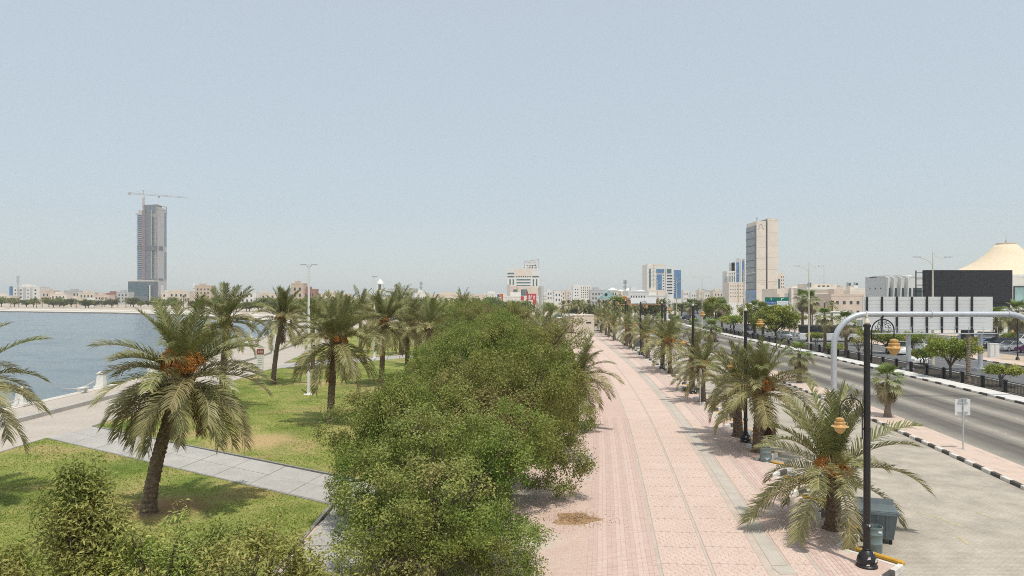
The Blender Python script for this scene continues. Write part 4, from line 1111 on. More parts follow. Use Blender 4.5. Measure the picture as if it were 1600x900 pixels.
ls = lobes_round(3, 1.3, 2.6, .9); ST = (crown_mesh('crown', ls, 900, .15, .08, 8, PAL_FRONT, 70, .2, .2, .3, .3), limbs_mesh(ls, 9, .08, 1.0))
MT = 'small trees on the central reserve'
for i, (px, D, v, sx, sz, lb) in enumerate([(1485, 72.2, RT, 1.0, 1.0, 'round yellow green tree on the central reserve in front of the billboard'), (1567, 65, UT, 1.0, 1.0, 'low umbrella shaped shrub tree at the right end of the fence'),
        (1441, 82, UT, .9, 1.05, 'clipped low shrub tree in front of the white cars'), (1342, 94, ST, 1.0, 1.0, 'thin half bare small tree behind the black railing'),
        (1212, 136, RT2, 1.55, 1.42, 'broad yellow green tree below the green direction sign'), (1178, 150, RT2, 1.25, 1.45, 'green tree left of the broad one below the direction sign'),
        (1118, 184, RT2, 1.5, 1.7, 'bright green tree on the central reserve above the silver car'), (1144, 160, UT, 1.9, 1.9, 'flat topped shrub tree between the two black lamps'),
        (1305, 97, UT, .7, .9, 'little shrub behind the gantry post'), (1275, 118, UT, .9, 1.1, 'yellow green shrub at the foot of the tall road lamp')]):
    tree('small_tree', lb, vx(px, D), D, v[0], v[1], MT, i * 1.3, (sx, sx, sz))
VT = 'bushes on the far verge'
for i, (px, D, v, sx, sz, lb) in enumerate([(1385, 104, RT, .95, .78, 'green bush under the left half of the billboard'), (1425, 108, RT, .8, .72, 'green bush under the middle of the billboard'), (1578, 116, RT, .55, .62, 'round clipped bush by the black lamp post in the car park'),
        (1518, 104, RT, .4, .6, 'small bush beside the white cabinets'), (1350, 120, RT, .8, .8, 'bush in front of the white wall by the bus'), (1235, 190, RT, 1.6, 1.0, 'dark bush at the foot of the tall beige tower'), (1590, 130, RT, 1.1, 1.3, 'green tree by the white wall at the right edge')]):
    tree('bush', lb, vx(px, D), D, v[0], v[1], VT, i * 1.1, (sx, sx, sz), G)
# mid-distance planting beyond the kiosk and across the bay
FT = (crown_mesh('crown', lobes_round(12, 3.2, 3.6, 2.2, 8), 2600, .42, .24, 12, PAL_GREEN, 150, .3, .14, .2, .1), limbs_mesh(lobes_round(12, 3.2, 3.6, 2.2, 8), 12, .18, 1.2))
FT2 = (crown_mesh('crown', lobes_round(15, 3.4, 3.2, 1.8, 8), 2600, .42, .24, 14, PAL_OLIVE, 150, .3, .14, .2, .1), limbs_mesh(lobes_round(15, 3.4, 3.2, 1.8, 8), 14, .18, 1.0))
rr = random.Random(17)
for i, (px, D, s, lb) in enumerate([(968, 215, 1.5, 'round green tree rising behind the kerbside palms'), (1012, 230, 1.3, 'dark green tree below the white advertising board'), (1030, 240, 1.2, 'green tree right under the edge of the white advertising board'),
        (890, 230, 1.0, 'green tree behind the kiosk roof, left'), (905, 260, 1.2, 'green tree behind the kiosk roof, middle'), (925, 245, 1.0, 'olive tree behind the kiosk roof, right'), (860, 280, 1.0, 'green tree at the foot of the twin lamp mast'),
        (1090, 330, 1.5, 'green tree on the far bend of the road'), (1120, 420, 1.6, 'green clump by the far curve of the road'), (1065, 300, 1.2, 'small tree right of the blue and white offices')]):
    v = FT if i % 2 == 0 else FT2; tree('distant_tree', lb, vx(px, D), D, v[0], v[1], 'trees beyond the kiosk', i, (s, s, s * rr.uniform(.85, 1.1)), G)
def far_palm_mesh(seed):
    rr = random.Random(seed); V = []; T = []; C = []
    for k in range(26):
        a = k * 2.4; e = R(75 - 110 * k / 26); d = Vector((math.cos(a) * math.cos(e), math.sin(a) * math.cos(e), math.sin(e))); s = Vector((-math.sin(a), math.cos(a), 0)) * .30
        m_ = d * 1.4; t_ = d * 2.4 + Vector((0, 0, -.9)); i = len(V)
        V += [Vector((0, 0, 0)), m_ + s, m_ - s, t_]; q = rr.uniform(.7, 1.2); C += [(.23 * q, .22 * q, .09 * q)] * 4; T += [(i, i+1, i+2), (i+1, i+3, i+2)]
    return fast_mesh('crown', [tuple(v) for v in V], T, M['frond'], np.array(C))
FPM = far_palm_mesh(4); FPT = {h: trunk_mesh(h, .26, .2, (0, 0), 2, 'palmbarkpale', .3) for h in (4.0, 5.5, 7.0)}
def far_palm(label, X, Y, h, group, z=G):
    t = thing('distant_palm', label, 'palm tree', (X, Y, z), rr.uniform(0, 6), group); inst('trunk', FPT[h], t); inst('crown', FPM, t, (0, 0, h)); return t
def shore_y(X):
    pts = [SEAWALL[-1]] + FARSHORE
    for (xa, ya), (xb, yb) in zip(pts, pts[1:]):
        if xb <= X <= xa: return ya + (yb - ya) * (X - xa) / (xb - xa)
    return 480
NTH = ['first', 'second', 'third', 'fourth', 'fifth', 'sixth', 'seventh', 'eighth', 'ninth', 'tenth', 'eleventh', 'twelfth', 'thirteenth', 'fourteenth', 'fifteenth', 'sixteenth', 'seventeenth', 'eighteenth', 'nineteenth', 'twentieth']
def spread_labels(recs, what, marks):
    """labels by nearest landmark and order from the left; recs = [(pixel column, thing)]"""
    cnt = {}
    for px, t in sorted(recs, key=lambda r: r[0]):
        m = next((m for a, b, m in marks if a <= px < b), marks[-1][2]); k = cnt.get(m, 0); cnt[m] = k + 1
        t['label'] = '%s %s, %s from the left' % (what, m, NTH[k])
def seen(o): return 800 + F * o.location.x / o.location.y
SHORE_MARKS = [(-99, 63, 'by the white flats'), (63, 104, 'by the pink houses'), (104, 150, 'by the grey roofed house'), (150, 199, 'left of the blue podium'), (199, 260, 'by the unfinished tower'),
               (260, 330, 'right of the unfinished tower'), (330, 400, 'left of the slim palm'), (400, 470, 'behind the slim palm'), (470, 999, 'right of the slim palm')]
RT_, RP_, RK_, RD_ = [], [], [], []
SH = 'trees planted along the far shore of the bay'
k = 0
for px in range(4, 480, 9):
    D0 = 470 if px < 220 else 470 - (px - 220) * .75
    D = max(285, D0) + rr.uniform(8, 90); X = vx(px + rr.uniform(-4, 4), D)
    if rr.random() < .3: o = far_palm('x', X, D, rr.choice([4.0, 5.5, 7.0]), 'palms along the far shore of the bay'); RP_.append((seen(o), o)); continue
    v = FT if rr.random() < .5 else FT2; s = rr.uniform(.9, 1.5) * (1.0 if px < 220 else .9)
    o = tree('shore_tree', 'x', X, D, v[0], v[1], SH, rr.uniform(0, 6), (s * 1.15, s * 1.15, s), G); RT_.append((seen(o), o))
for px in range(470, 830, 15):
    D = rr.uniform(190, 320); v = FT if rr.random() < .5 else FT2; s = rr.uniform(1.05, 1.45)
    o = tree('park_tree', 'x', vx(px, D), D, v[0], v[1], 'trees in the far part of the park', rr.uniform(0, 6), (s * 1.2, s * 1.2, s), G); RK_.append((seen(o), o))
for px in list(range(880, 1010, 8)) + [1040, 1055, 1270, 1300]:
    D = rr.uniform(185, 260); o = far_palm('x', vx(px, D), D, rr.choice([4.0, 5.5]), 'distant palms beyond the promenade'); RD_.append((seen(o), o))

spread_labels(RT_, 'bushy far shore tree', SHORE_MARKS); spread_labels(RP_, 'small far shore palm', SHORE_MARKS)
spread_labels(RK_, 'dark park tree in the distance', [(0, 584, 'between the two lamp masts'), (584, 680, 'right of the second lamp mast'), (680, 999, 'behind the dense tree belt')])
spread_labels(RD_, 'distant palm', [(0, 930, 'above the kiosk roof'), (930, 985, 'between kiosk and advertising board'), (985, 1035, 'under the advertising board'), (1035, 1100, 'right of the advertising board'), (1100, 1999, 'near the beige villas')])
# ------------------------------------------------------------------ street furniture
def arc(c, r, a0, a1, n, y=0.0): return [(c[0] + r * math.cos(R(a0 + (a1 - a0) * i / n)), y, c[1] + r * math.sin(R(a0 + (a1 - a0) * i / n))) for i in range(n + 1)]
def spiral(c, r0, a0, turns, n=14, r1=.02): return [(c[0] + (r0 + (r1 - r0) * i / n) * math.cos(a0 + turns * 6.283 * i / n), 0, c[1] + (r0 + (r1 - r0) * i / n) * math.sin(a0 + turns * 6.283 * i / n)) for i in range(n + 1)]
def lamp_arm(sg, zt):
    """ornamental bracket: upright rod, half hoop with scrolls inside, drop rod (sg = side, zt = top of hoop)"""
    x0, x1 = .14 * sg, .80 * sg; cxm, r = (x0 + x1) / 2, .33; zc = zt - r; b = MB()
    b.tube([(x0, 0, zt - 1.22), (x0, 0, zc)] + [(cxm + r * math.cos(R(a)) * (-sg), 0, zc + r * math.sin(R(a))) for a in range(12, 180, 12)] + [(x1, 0, zc), (x1, 0, zc - .26)], .020, 6)
    for z in (zt - .42, zt - .92): b.bx(min(0, x0), max(0, x0), -.018, .018, z - .02, z + .02); b.lathe([(.105, -.03), (.105, .03)], 10, (0, 0, z))
    b.tube([(x0, 0, zc - .02), (x1, 0, zc - .02)], .010, 5)
    b.tube([(cxm, 0, zc - .03), (cxm, 0, zt + .06)], .010, 5)
    for q in (-1, 1):
        for (ox, oz, rr_, a, tn) in ((.13, .13, .10, 0, 1.3), (.19, .03, .07, 2, -1.2), (.08, .22, .06, 1, 1.2)):
            b.tube([(cxm + q * (ox + (p[0])), 0, zc + oz + p[2]) for p in spiral((0, 0), rr_, a, tn * q)], .009, 4)
    for p in (spiral((x0 + sg * .12, zc - .16), .10, 1.5, 1.4 * sg), spiral((x0 + sg * .10, zc - .36), .08, 1.5, -1.4 * sg)): b.tube(p, .009, 4)
    b.lathe([(.02, .05), (.035, .08), (.01, .13)], 6, (cxm, 0, zt))
    return b, x1, zc - .26
def hanging_lamp(x, z):
    b = MB(); b.lathe([(.03, .02), (.06, 0), (.115, -.012), (.125, -.04), (.115, -.085), (.10, -.10), (.155, -.112), (.165, -.135), (.15, -.20), (.16, -.212), (.25, -.245), (.255, -.262), (.20, -.268)], 20, (x, 0, z))
    l = MB(); l.lathe([(.175, -.268), (.165, -.31), (.125, -.39), (.07, -.45), (.02, -.475)], 18, (x, 0, z)); return b, l
lamp0 = thing('street_lamp', 'black ornamental lamp post with two amber lamps, standing beside the bins', 'lamp post', (0, 0, 0), 0, 'black ornamental lamp posts along the promenade kerb')
b = MB(); b.lathe([(.30, 0), (.30, .05), (.265, .09), (.29, .16), (.27, .27), (.20, .40), (.14, .48), (.12, .50), (.135, .53), (.115, .56)], 18)
inst('base', b.mesh('base', M['black'], 35), lamp0)
b = MB(); b.lathe([(.105, .56), (.10, 1.15), (.13, 1.17), (.13, 1.24), (.10, 1.28), (.095, 4.2), (.095, 5.0), (.082, 7.05), (.105, 7.08), (.105, 7.14), (.08, 7.16)], 14)
inst('post', b.mesh('post', M['black'], 35), lamp0)
b = MB(); b.lathe([(.06, 7.16), (.09, 7.2), (.075, 7.27), (.03, 7.34), (.04, 7.38), (.008, 7.50)], 10); inst('finial', b.mesh('finial', M['poleyellow'], 35), lamp0)
b = MB()
for (a, z, h) in ((-1.2, .2, .12), (-2.0, .28, .1), (-1.0, .42, .07), (-1.6, 1.20, .1), (-2.1, .1, .06)):
    r = .29 if z < .3 else .19 if z < .5 else .132
    b.add([(r*1.02*math.cos(a), r*1.02*math.sin(a), z), (r*1.02*math.cos(a+.35), r*1.02*math.sin(a+.35), z+.02), (r*.97*math.cos(a+.3), r*.97*math.sin(a+.3), z+h), (r*.97*math.cos(a+.1), r*.97*math.sin(a+.1), z+h*.7)], [(0, 1, 2, 3)])
inst('chipped_paint', b.mesh('chipped_paint', M['kerbwhite']), lamp0)
for sg, zt in ((1, 7.30), (-1, 4.98)):
    b, xl, zl = lamp_arm(sg, zt); arm = inst('bracket_arm', b.mesh('bracket_arm', M['black'], 40), lamp0)
    h, l = hanging_lamp(xl, zl); lh = inst('lamp_head', h.mesh('lamp_head', M['lampgold'], 35), lamp0); inst('lamp_bowl', l.mesh('lamp_bowl', M['lamplens'], 50), lh)
LPD = [21.85, 40.5, 60.4, 80.0, 99.4, 118.5, 137.5, 156.0]
for i, D in enumerate(LPD):
    lb = 'black ornamental lamp post with two amber lamps, %s from the viewer in its row' % ORD[i]
    loc = (cx(D) + 2.62 + (0 if i else -.05), D, 0.0)
    if i == 0: lamp0.location = loc
    else: copy_thing(lamp0, lb, loc)
x, y = vx(1569, 92), 92.0; copy_thing(lamp0, 'black ornamental lamp post on the verge in front of the car park', (cx(92) + 48.6, 92, -.02), 0, (.8, .8, .86))
x = vx(1277, 135); copy_thing(lamp0, 'black ornamental lamp post beyond the far pavement left of the bus', (x, 132, -.02), 0, (.9, .9, .95))

# twin-arm masts of the park
def mast(label, X, Y, h, z=0.0, group='tall white twin headed masts in the park'):
    t = thing('light_mast', label, 'lamp mast', (X, Y, z), R(8), group)
    b = MB(); b.lathe([(.42, 0), (.42, .07)], 12); inst('base_plate', b.mesh('base_plate', M['offwhite']), t)
    b = MB(); b.lathe([(.15, .07), (.12, h * .4), (.075, h - .1)], 12); inst('pole', b.mesh('pole', M['poleyellow'] if h < 10.38 else M['white'], 40), t)
    for s in (-1, 1):
        b = MB(); b.tube([(0, 0, h - .15), (s * .22, 0, h - .02)], .035, 6); b.ob((s * .43, 0, h + .06), (.46, .24, .08), 0); 
        me = b.mesh('lamp_head', M['greymetal']); o = inst('lamp_head', me, t); 
    b = MB(); b.lathe([(.05, h - .1), (.05, h + .12)], 8); inst('cap', b.mesh('cap', M['white']), t)
    return t
X, Y = at(482.5, 617); mast('tall white twin headed mast standing on the lawn beside the fruiting palms', X, Y, 10.45)
X, Y = at(585, 560); mast('tall white twin headed mast at the far path, left of the tree belt', X, Y, 10.4).rotation_euler = (0, 0, R(75))
for px, D, lb in ((847, 205, 'far twin headed mast standing above the kiosk'), (608, 190, 'far slim mast right of the white minaret'), (608 - 12, 240, 'distant mast just left of the white minaret'), (670 + 3, 300, 'distant mast over the tree belt')):
    mast(lb, vx(px, D), D, 12.3 if px == 847 else 11.5)

# road lamps on the central reserve
def road_lamp(label, X, Y, h=13.2, rz=0.0, z=0.0):
    t = thing('road_lamp', label, 'street light', (X, Y, z), rz, 'tall cream double armed road lights')
    b = MB(); b.lathe([(.22, 0), (.20, .4), (.15, 1.2), (.13, h * .55), (.17, h * .555), (.17, h * .575), (.11, h * .58), (.06, h - 1.6), (.035, h)], 10); inst('pole', b.mesh('pole', M['poleyellow'], 40), t)
    for s in (-1, 1):
        b = MB(); b.tube([(0, 0, h - 1.7), (s * .5, 0, h - 1.15), (s * 1.15, 0, h - .85), (s * 1.5, 0, h - .76)], .03, 6)
        b.tube([(0, 0, h - .25), (s * .35, 0, h - .62), (s * .8, 0, h - .78), (s * 1.2, 0, h - .83)], .015, 5)
        a = inst('arm', b.mesh('arm', M['poleyellow'], 40), t)
        b = MB(); b.ob((s * 1.85, 0, h - .70), (.85, .26, .09)); inst('lantern', b.mesh('lantern', M['greymetal']), a)
    return t
rl0 = road_lamp('cream double armed road light in front of the black screen', vx(1457.5, 86), 86)
for px, D, lb in ((1264, 112, 'cream double armed road light left of the grey gantry'), (1162, 145, 'cream double armed road light behind the second black lamp post'), (1097, 178, 'cream double armed road light above the silver car'),
                  (1057, 214, 'cream double armed road light right of the blue and white offices'), (1027, 240, 'far double armed road light below the blue and white offices')):
    copy_thing(rl0, lb, (vx(px, D), D, 0), 0)
for px, D, lb in ((1152, 225, 'far cream road light left of the beige tower'), (1240, 215, 'far cream road light by the beige villas')):
    copy_thing(rl0, lb, (vx(px, D), D, G), 0, (.8, .8, .8))

# bins
def drum(label, X, Y, mat='drum', s=1.0, z=-.13):
    t = thing('litter_drum', label, 'bin', (X, Y, z), 0, 'drum shaped litter bins along the kerb'); t.scale = (s, s, s)
    b = MB(); b.lathe([(.235, 0), (.245, .03), (.245, .26), (.255, .28), (.255, .30), (.245, .32), (.25, .55), (.262, .57), (.262, .59), (.25, .61), (.255, .76), (.27, .78), (.27, .81), (.245, .81), (.235, .60), (.05, .50)], 24)
    inst('barrel', b.mesh('barrel', M[mat], 35), t)
    b = MB(); b.lathe([(.232, .52), (.02, .53)], 16); inst('liner', b.mesh('liner', M['rubber']), t)
    return t
X, Y = at(1369, 858); d0 = drum('grey drum litter bin next to the nearest lamp post', X, Y + .15)
b = MB(); b.bx(.02, .12, -.262, -.252, .66, .72); inst('sticker', b.mesh('sticker', M['signwhite']), d0)
X, Y = at(1196, 721); d1 = drum('grey green drum litter bin with a pale triangle mark beside a palm trunk', X, Y)
b = MB()
for a, c_ in (((-.07, .36), (0, .26)), ((0, .26), (.07, .36)), ((-.03, .36), (0, .32))):
    p, q = Vector((a[0], 0, a[1])), Vector((c_[0], 0, c_[1])); t_ = (q - p).normalized(); n_ = Vector((-t_.z, 0, t_.x)) * .012
    b.add([(v.x, -.25 - .006, v.z) for v in (p - n_, q - n_, q + n_, p + n_)], [(0, 1, 2, 3)])
inst('triangle_mark', b.mesh('triangle_mark', M['signwhite']), d1)
X, Y = at(1012, 557.5); drum('dark drum litter bin in the middle of the palm row', X, Y, 'bindark', 1.1, 0)
def dumpster(label, X, Y, rz, s=1.0, mat='bingrey', z=-.13, group='wheeled bins along the kerb'):
    t = thing('wheeled_bin', label, 'bin', (X, Y, z), rz, group); t.scale = (s, s, s)
    b = MB(); w0, w1, d0_, d1_ = .52, .64, .36, .52; h0, h1 = .17, 1.12
    b.add([(-w0, -d0_, h0), (w0, -d0_, h0), (w0, d0_, h0), (-w0, d0_, h0), (-w1, -d1_, h1), (w1, -d1_, h1), (w1, d1_, h1), (-w1, d1_, h1)], [(0, 3, 2, 1), (0, 1, 5, 4), (1, 2, 6, 5), (2, 3, 7, 6), (3, 0, 4, 7)])
    b.bx(-w1 - .04, w1 + .04, -d1_ - .04, -d1_ + .02, h1 - .07, h1 + .02); b.bx(-w1 - .04, w1 + .04, d1_ - .02, d1_ + .04, h1 - .07, h1 + .02)
    b.bx(-w1 - .04, -w1 + .02, -d1_, d1_, h1 - .068, h1 + .018); b.bx(w1 - .02, w1 + .04, -d1_, d1_, h1 - .068, h1 + .018)
    for k in (-.3, 0, .3): b.add([(k - .03, -.375, .2), (k + .03, -.375, .2), (k + .035, -.545, 1.04), (k - .035, -.545, 1.04)], [(0, 1, 2, 3)])
    inst('body', b.mesh('body', M[mat], 30), t)
    b = MB(); b.add([(-w1, d1_ + .03, h1 + .03), (w1, d1_ + .03, h1 + .03), (w1, d1_ + .10, h1 + .22), (-w1, d1_ + .10, h1 + .22), (-w1, d1_ - .45, h1 + .02), (w1, d1_ - .45, h1 + .02)], [(0, 1, 2, 3), (4, 5, 1, 0)]); b.bx(-w1, w1, -d1_ + .02, d1_ - .4, h1 + .005, h1 + .05)
    inst('lid', b.mesh('lid', M[mat]), t)
    wm = MB(); wm.tube([(-.04, 0, 0), (.04, 0, 0)], .095, 12); wme = wm.mesh('wheel', M['rubber'], 40)
    for x_ in (-.44, .44):
        for y_ in (-.28, .28): inst('wheel', wme, t, (x_, y_, .095))
    return t
X, Y = at(1379, 845); dumpster('blue grey wheeled rubbish container beside the nearest lamp post', X, Y + .45, R(-20), .94)
for px, py, lb in ((987, 536, 'left one of the pair of dark wheeled bins in the palm row'), (982 - 3, 534, 'right one of the pair of dark wheeled bins, standing behind'), (996, 543, 'grey wheeled bin nearest the fifth black lamp post'), (955, 520, 'dark wheeled bin far up the palm row near the kiosk')):
    X, Y = at(px, py); dumpster(lb, X, Y, R(-5), 1.05, 'bindark' if px != 996 else 'bingrey', 0 if px != 955 else -.13)

# small signs
def post_sign(label, X, Y, h, w_, hh, rz=0.0, mat='signwhite', back=False, z=0.0, group=None, n=1):
    t = thing('road_sign', label, 'sign', (X, Y, z), rz, group); b = MB()
    for s in ([0] if n == 1 else [-w_ * .32, w_ * .32]): b.tube([(s, 0, 0), (s, 0, h)], .038, 8)
    b.lathe([(.09, 0), (.09, .03)], 10); inst('pole', b.mesh('pole', M['greymetal'], 40), t)
    b = MB(); b.bx(-w_/2, w_/2, (.045 if back else -.06), (.06 if back else -.045), h - hh, h - .02); p = inst('panel', b.mesh('panel', M[mat], bevel=.004), t)
    if back:
        b = MB()
        for k in (.16, hh - .2): b.bx(-w_ * .33, w_ * .33, .0, .044, h - hh + k, h - hh + k + .05)
        b.bx(-.24, .24, -.03, .03, h - .01, h + .02); inst('bracket', b.mesh('bracket', M['greymetal']), t)
    return t, p
X, Y = at(1505, 702); post_sign('grey back of a square road sign on a single pole on the island', X, Y, 2.62, .84, .86, R(4), 'greypanel', True)
X, Y = at(1061, 595); t, p = post_sign('small white parking sign on a pole at the kerb, right of the broad palm', X, Y, 2.5, .46, .64, R(10))
b = MB(); b.bx(-.13, -.06, -.075, -.062, 2.0, 2.35); b.bx(-.06, .12, -.075, -.062, 2.28, 2.35); b.bx(-.06, .12, -.075, -.062, 2.12, 2.19); b.bx(.06, .13, -.0749, -.0621, 2.13, 2.34); inst('letter_mark', b.mesh('letter_mark', M['signblue']), p)
X, Y = at(1042, 579); post_sign('narrow grey sign seen edge on, between the two palms by the fourth lamp', X, Y, 2.6, .30, .6, R(30), 'greypanel')
X, Y = at(1094, 634); post_sign('bare grey sign pole with an edge on plate beside the ivy ringed palm', X, Y, 2.7, .5, .5, R(83), 'greypanel')
X, Y = at(407, 594); t, p = post_sign('park notice board with red top on two posts at the sea walk', X, Y, 3.0, .68, 1.75, R(5), 'offwhite', n=2)
b = MB(); b.bx(-.33, .33, -.08, -.062, 2.45, 2.96); inst('red_header', b.mesh('red_header', M['signred']), p)
b = MB()
for k in range(5): b.bx(-.2, .22 - .04 * (k % 3), -.07, -.062, 2.28 - k * .2, 2.32 - k * .2)
for k in range(3): b.bx(-.2 + .16 * k, -.1 + .16 * k, -.088, -.082, 2.6, 2.8)
inst('text_lines', b.mesh('text_lines', M['concrete']), p)
X, Y = at(426, 577); post_sign('narrow pale notice board behind the slim palm', X, Y, 3.0, .35, 2.4, R(5), 'offwhite')
# pillar lamp on the sea wall
b = MB(); b.ob((0, 0, .75), (.7, .7, 1.5)); b.lathe([(.12, 1.5), (.1, 3.4)], 8)
b.lathe([(.2, 3.4), (.22, 3.9), (.05, 4.1)], 8)
o = b.build('pillar_lamp', M['offwhite'], None, 30, (interp(SEAWALL, 117) + .5, 117, 0)); tag(o, 'white pillar lamp rising from the balustrade behind the slim palm', 'lamp')

# grey arched gantry across the main road
gx0, gx1, gy, gz = vx(1303, 57.8), 41.3, 57.8, 6.55
gt = thing('gantry', 'grey steel pipe gantry arching over the main road', 'gantry', (gx0, gy, 0))
W = gx1 - gx0; r = 2.5
path = [(0, 0, 0), (0, 0, gz - r)] + [(r - r * math.cos(R(a)), 0, gz - r + r * math.sin(R(a))) for a in range(10, 91, 10)]
pr_ = [(W - p[0], 0, p[2]) for p in path][::-1]
b = MB(); b.tube(path, .225, 18); inst('upright', b.mesh('upright', M['greymetal'], 50), gt)
b = MB(); b.tube(pr_, .225, 18); inst('upright', b.mesh('upright', M['greymetal'], 50), gt)
b = MB(); b.tube([(r, 0, gz), (W - r, 0, gz)], .222, 18); inst('crossbar', b.mesh('crossbar', M['greymetal'], 50), gt)
b = MB()
for x_ in (r, r + 5.1, W - r): b.tube([(x_ - .04, 0, gz), (x_ + .04, 0, gz)], .285, 18)
inst('flange', b.mesh('flange', M['greymetal'], 40), gt)
b = MB()
for x_ in (r + 1.2, r + 2.4, r + 3.6, r + 6.3, r + 7.4, r + 8.6, r + 9.6): b.tube([(x_ - .012, 0, gz), (x_ + .012, 0, gz)], .230, 18)
inst('clamp_band', b.mesh('clamp_band', M['greymetal'], 40), gt)
b = MB(); b.bx(-.45, .45, -.45, .45, 0, .05); b.bx(W - .45, W + .45, -.45, .45, 0, .05); inst('base_plate', b.mesh('base_plate', M['greymetal']), gt)

# black railing of the central reserve
fn = thing('railing', 'black railing with thick square posts along the central reserve', 'fence', (0, 0, 0))
pb = MB(); pb.bx(-.15, .15, -.13, .13, 0, .95); pb.bx(-.18, .18, -.16, .16, .95, 1.0); pb.ob((0, 0, 1.05), (.26, .22, .10), 0, 0, .3); pb_me = pb.mesh('post', M['black'])
SP = 3.35; rb = MB()
rb.tube([(0, .15, .92), (0, SP - .15, .92)], .045, 6); rb.tube([(0, .15, .74), (0, SP - .15, .74)], .035, 6); rb.tube([(0, .15, .12), (0, SP - .15, .12)], .025, 6)
for k in range(16): yk = .2 + (SP - .4) * k / 15; rb.tube([(0, yk, .12), (0, yk, .74)], .018, 4)
for k in range(8): yk = .2 + (SP - .4) * k / 8; rb.tube([(0, yk, .74), (0, yk + .18, .92), (0, yk + .36, .74)], .010, 4)
rb_me = rb.mesh('railing_panel', M['black']); y = 41.3
while y < 170:
    x = cx(y) + 28.65; x2 = cx(y + SP) + 28.65
    inst('post', pb_me, fn, (x, y, 0), -heading(y)); inst('railing_panel', rb_me, fn, (x, y, 0), -math.atan2(x2 - x, SP)); y += SP
# cabinets, back of the advertising board, led screen
X, Y = vx(1552, 96), 96; 
for i, lb in enumerate(('left one of two pale utility cabinets on the verge', 'right one of two pale utility cabinets on the verge')):
    t = thing('utility_cabinet', lb, 'cabinet', (X + i * .62 - .3, Y, -.02), 0, 'pale utility cabinets'); b = MB(); b.bx(-.28, .28, -.3, .3, .1, 1.75); b.bx(-.31, .31, -.33, .33, 1.75, 1.82); inst('body', b.mesh('body', M['greypanel']), t)
    b = MB(); b.bx(-.22, .22, -.32, -.302, .2, 1.65); b.bx(-.3, .3, -.35, .35, 0, .1); inst('door', b.mesh('door', M['greypanel']), t)
BD = 80.0; bx0, bx1, bz0, bz1 = vx(1350, BD), vx(1550, BD), vz(515, BD), vz(464, BD)
bb = thing('billboard', 'grey slatted back of a large advertising board on posts over the road', 'billboard', ((bx0 + bx1) / 2, BD, G))
bw = (bx1 - bx0); z0, z1 = bz0 - G, bz1 - G; np_ = 9; cw = bw / 8.55
x = -bw / 2
for k in range(np_):
    xa = x if k == 0 else -bw/2 + (k - .82) * cw; xb = min(bw/2, -bw/2 + (k + .18) * cw)
    nsl = 9
    for j in range(nsl):
        za, zb = z0 + (z1 - z0) * j / nsl, z0 + (z1 - z0) * (j + 1) / nsl
        b = MB(); b.bx(xa + .03, xb - .03, .0, .035, za + .008, zb - .008); b.build('slat', M['greypanel'], bb)
    if k < np_ - 1:
        b = MB(); b.bx(xb - .07, xb + .07, -.20, -.002, z0 - .35, z1 + .03); b.build('stiffener', M['darkmetal'], bb)
b = MB(); b.bx(-bw/2 - .1, bw/2 + .1, .036, .16, z0 - .05, z1 + .02); b.build('face', M['greypanel'], bb)
b = MB(); b.bx(-bw/2, bw/2, -.95, -.21, z0 - .43, z0 - .36); b.bx(-bw/2, bw/2, -.95, -.90, z0 + .3, z0 + .34)
for k in range(10): xk = -bw/2 + bw * k / 9; b.bx(xk - .02, xk + .02, -.949, -.901, z0 - .36, z0 + .30)
b.build('catwalk', M['greymetal'], bb)
for px in (1417, 1529):
    xk = vx(px, BD) - (bx0 + bx1) / 2; b = MB(); b.lathe([(.24, 0), (.24, z0 - .43)], 12, (xk, -.3, 0)); b.lathe([(.6, 0), (.6, .35)], 12, (xk, -.3, 0)); b.build('leg', M['greymetal'], bb, 40)
LD = 124.0; lx0, lx1, lz0, lz1 = vx(1446, LD), vx(1582, LD), vz(473, LD), vz(422, LD)
ls_ = thing('led_screen', 'huge switched off black screen above the advertising board', 'screen', ((lx0 + lx1) / 2, LD, G)); wl = lx1 - lx0; z0, z1 = lz0 - G, lz1 - G
b = MB(); b.bx(-wl/2, wl/2, 0, .9, z0, z1); b.build('cabinet', M['darkmetal'], ls_)
nx, nz = 8, 4
for i in range(nx):
    for j in range(nz):
        b = MB(); xa, xb = -wl/2 + .75 + (wl - 1.1) * i / nx, -wl/2 + .75 + (wl - 1.1) * (i + 1) / nx; za, zb = z0 + .25 + (z1 - z0 - .5) * j / nz, z0 + .25 + (z1 - z0 - .5) * (j + 1) / nz
        b.bx(xa + .004, xb - .004, -.06, -.001, za + .004, zb - .004); b.build('screen_panel', M['screen'], ls_)
b = MB(); b.bx(-wl/2 + 8.2, wl/2 - .3, .1, .8, z0 - 1.0, z0 - .002); b.build('control_box', M['darkmetal'], ls_)
b = MB(); b.bx(-.9, .9, .1, .8, 0, z0 - 1.1); b.build('leg', M['darkmetal'], ls_)
b = MB()
for xk in (-wl/2 - 1.45, -wl/2 - .25): b.bx(xk - .07, xk + .07, .2, .34, z0 - .5, z1 - .05)
for k in range(6): zk = z0 - .2 + (z1 - z0) * k / 5.3; b.bx(-wl/2 - 1.4, -wl/2, .15, .2, zk, zk + .12)
b.build('side_ladder', M['darkmetal'], ls_)
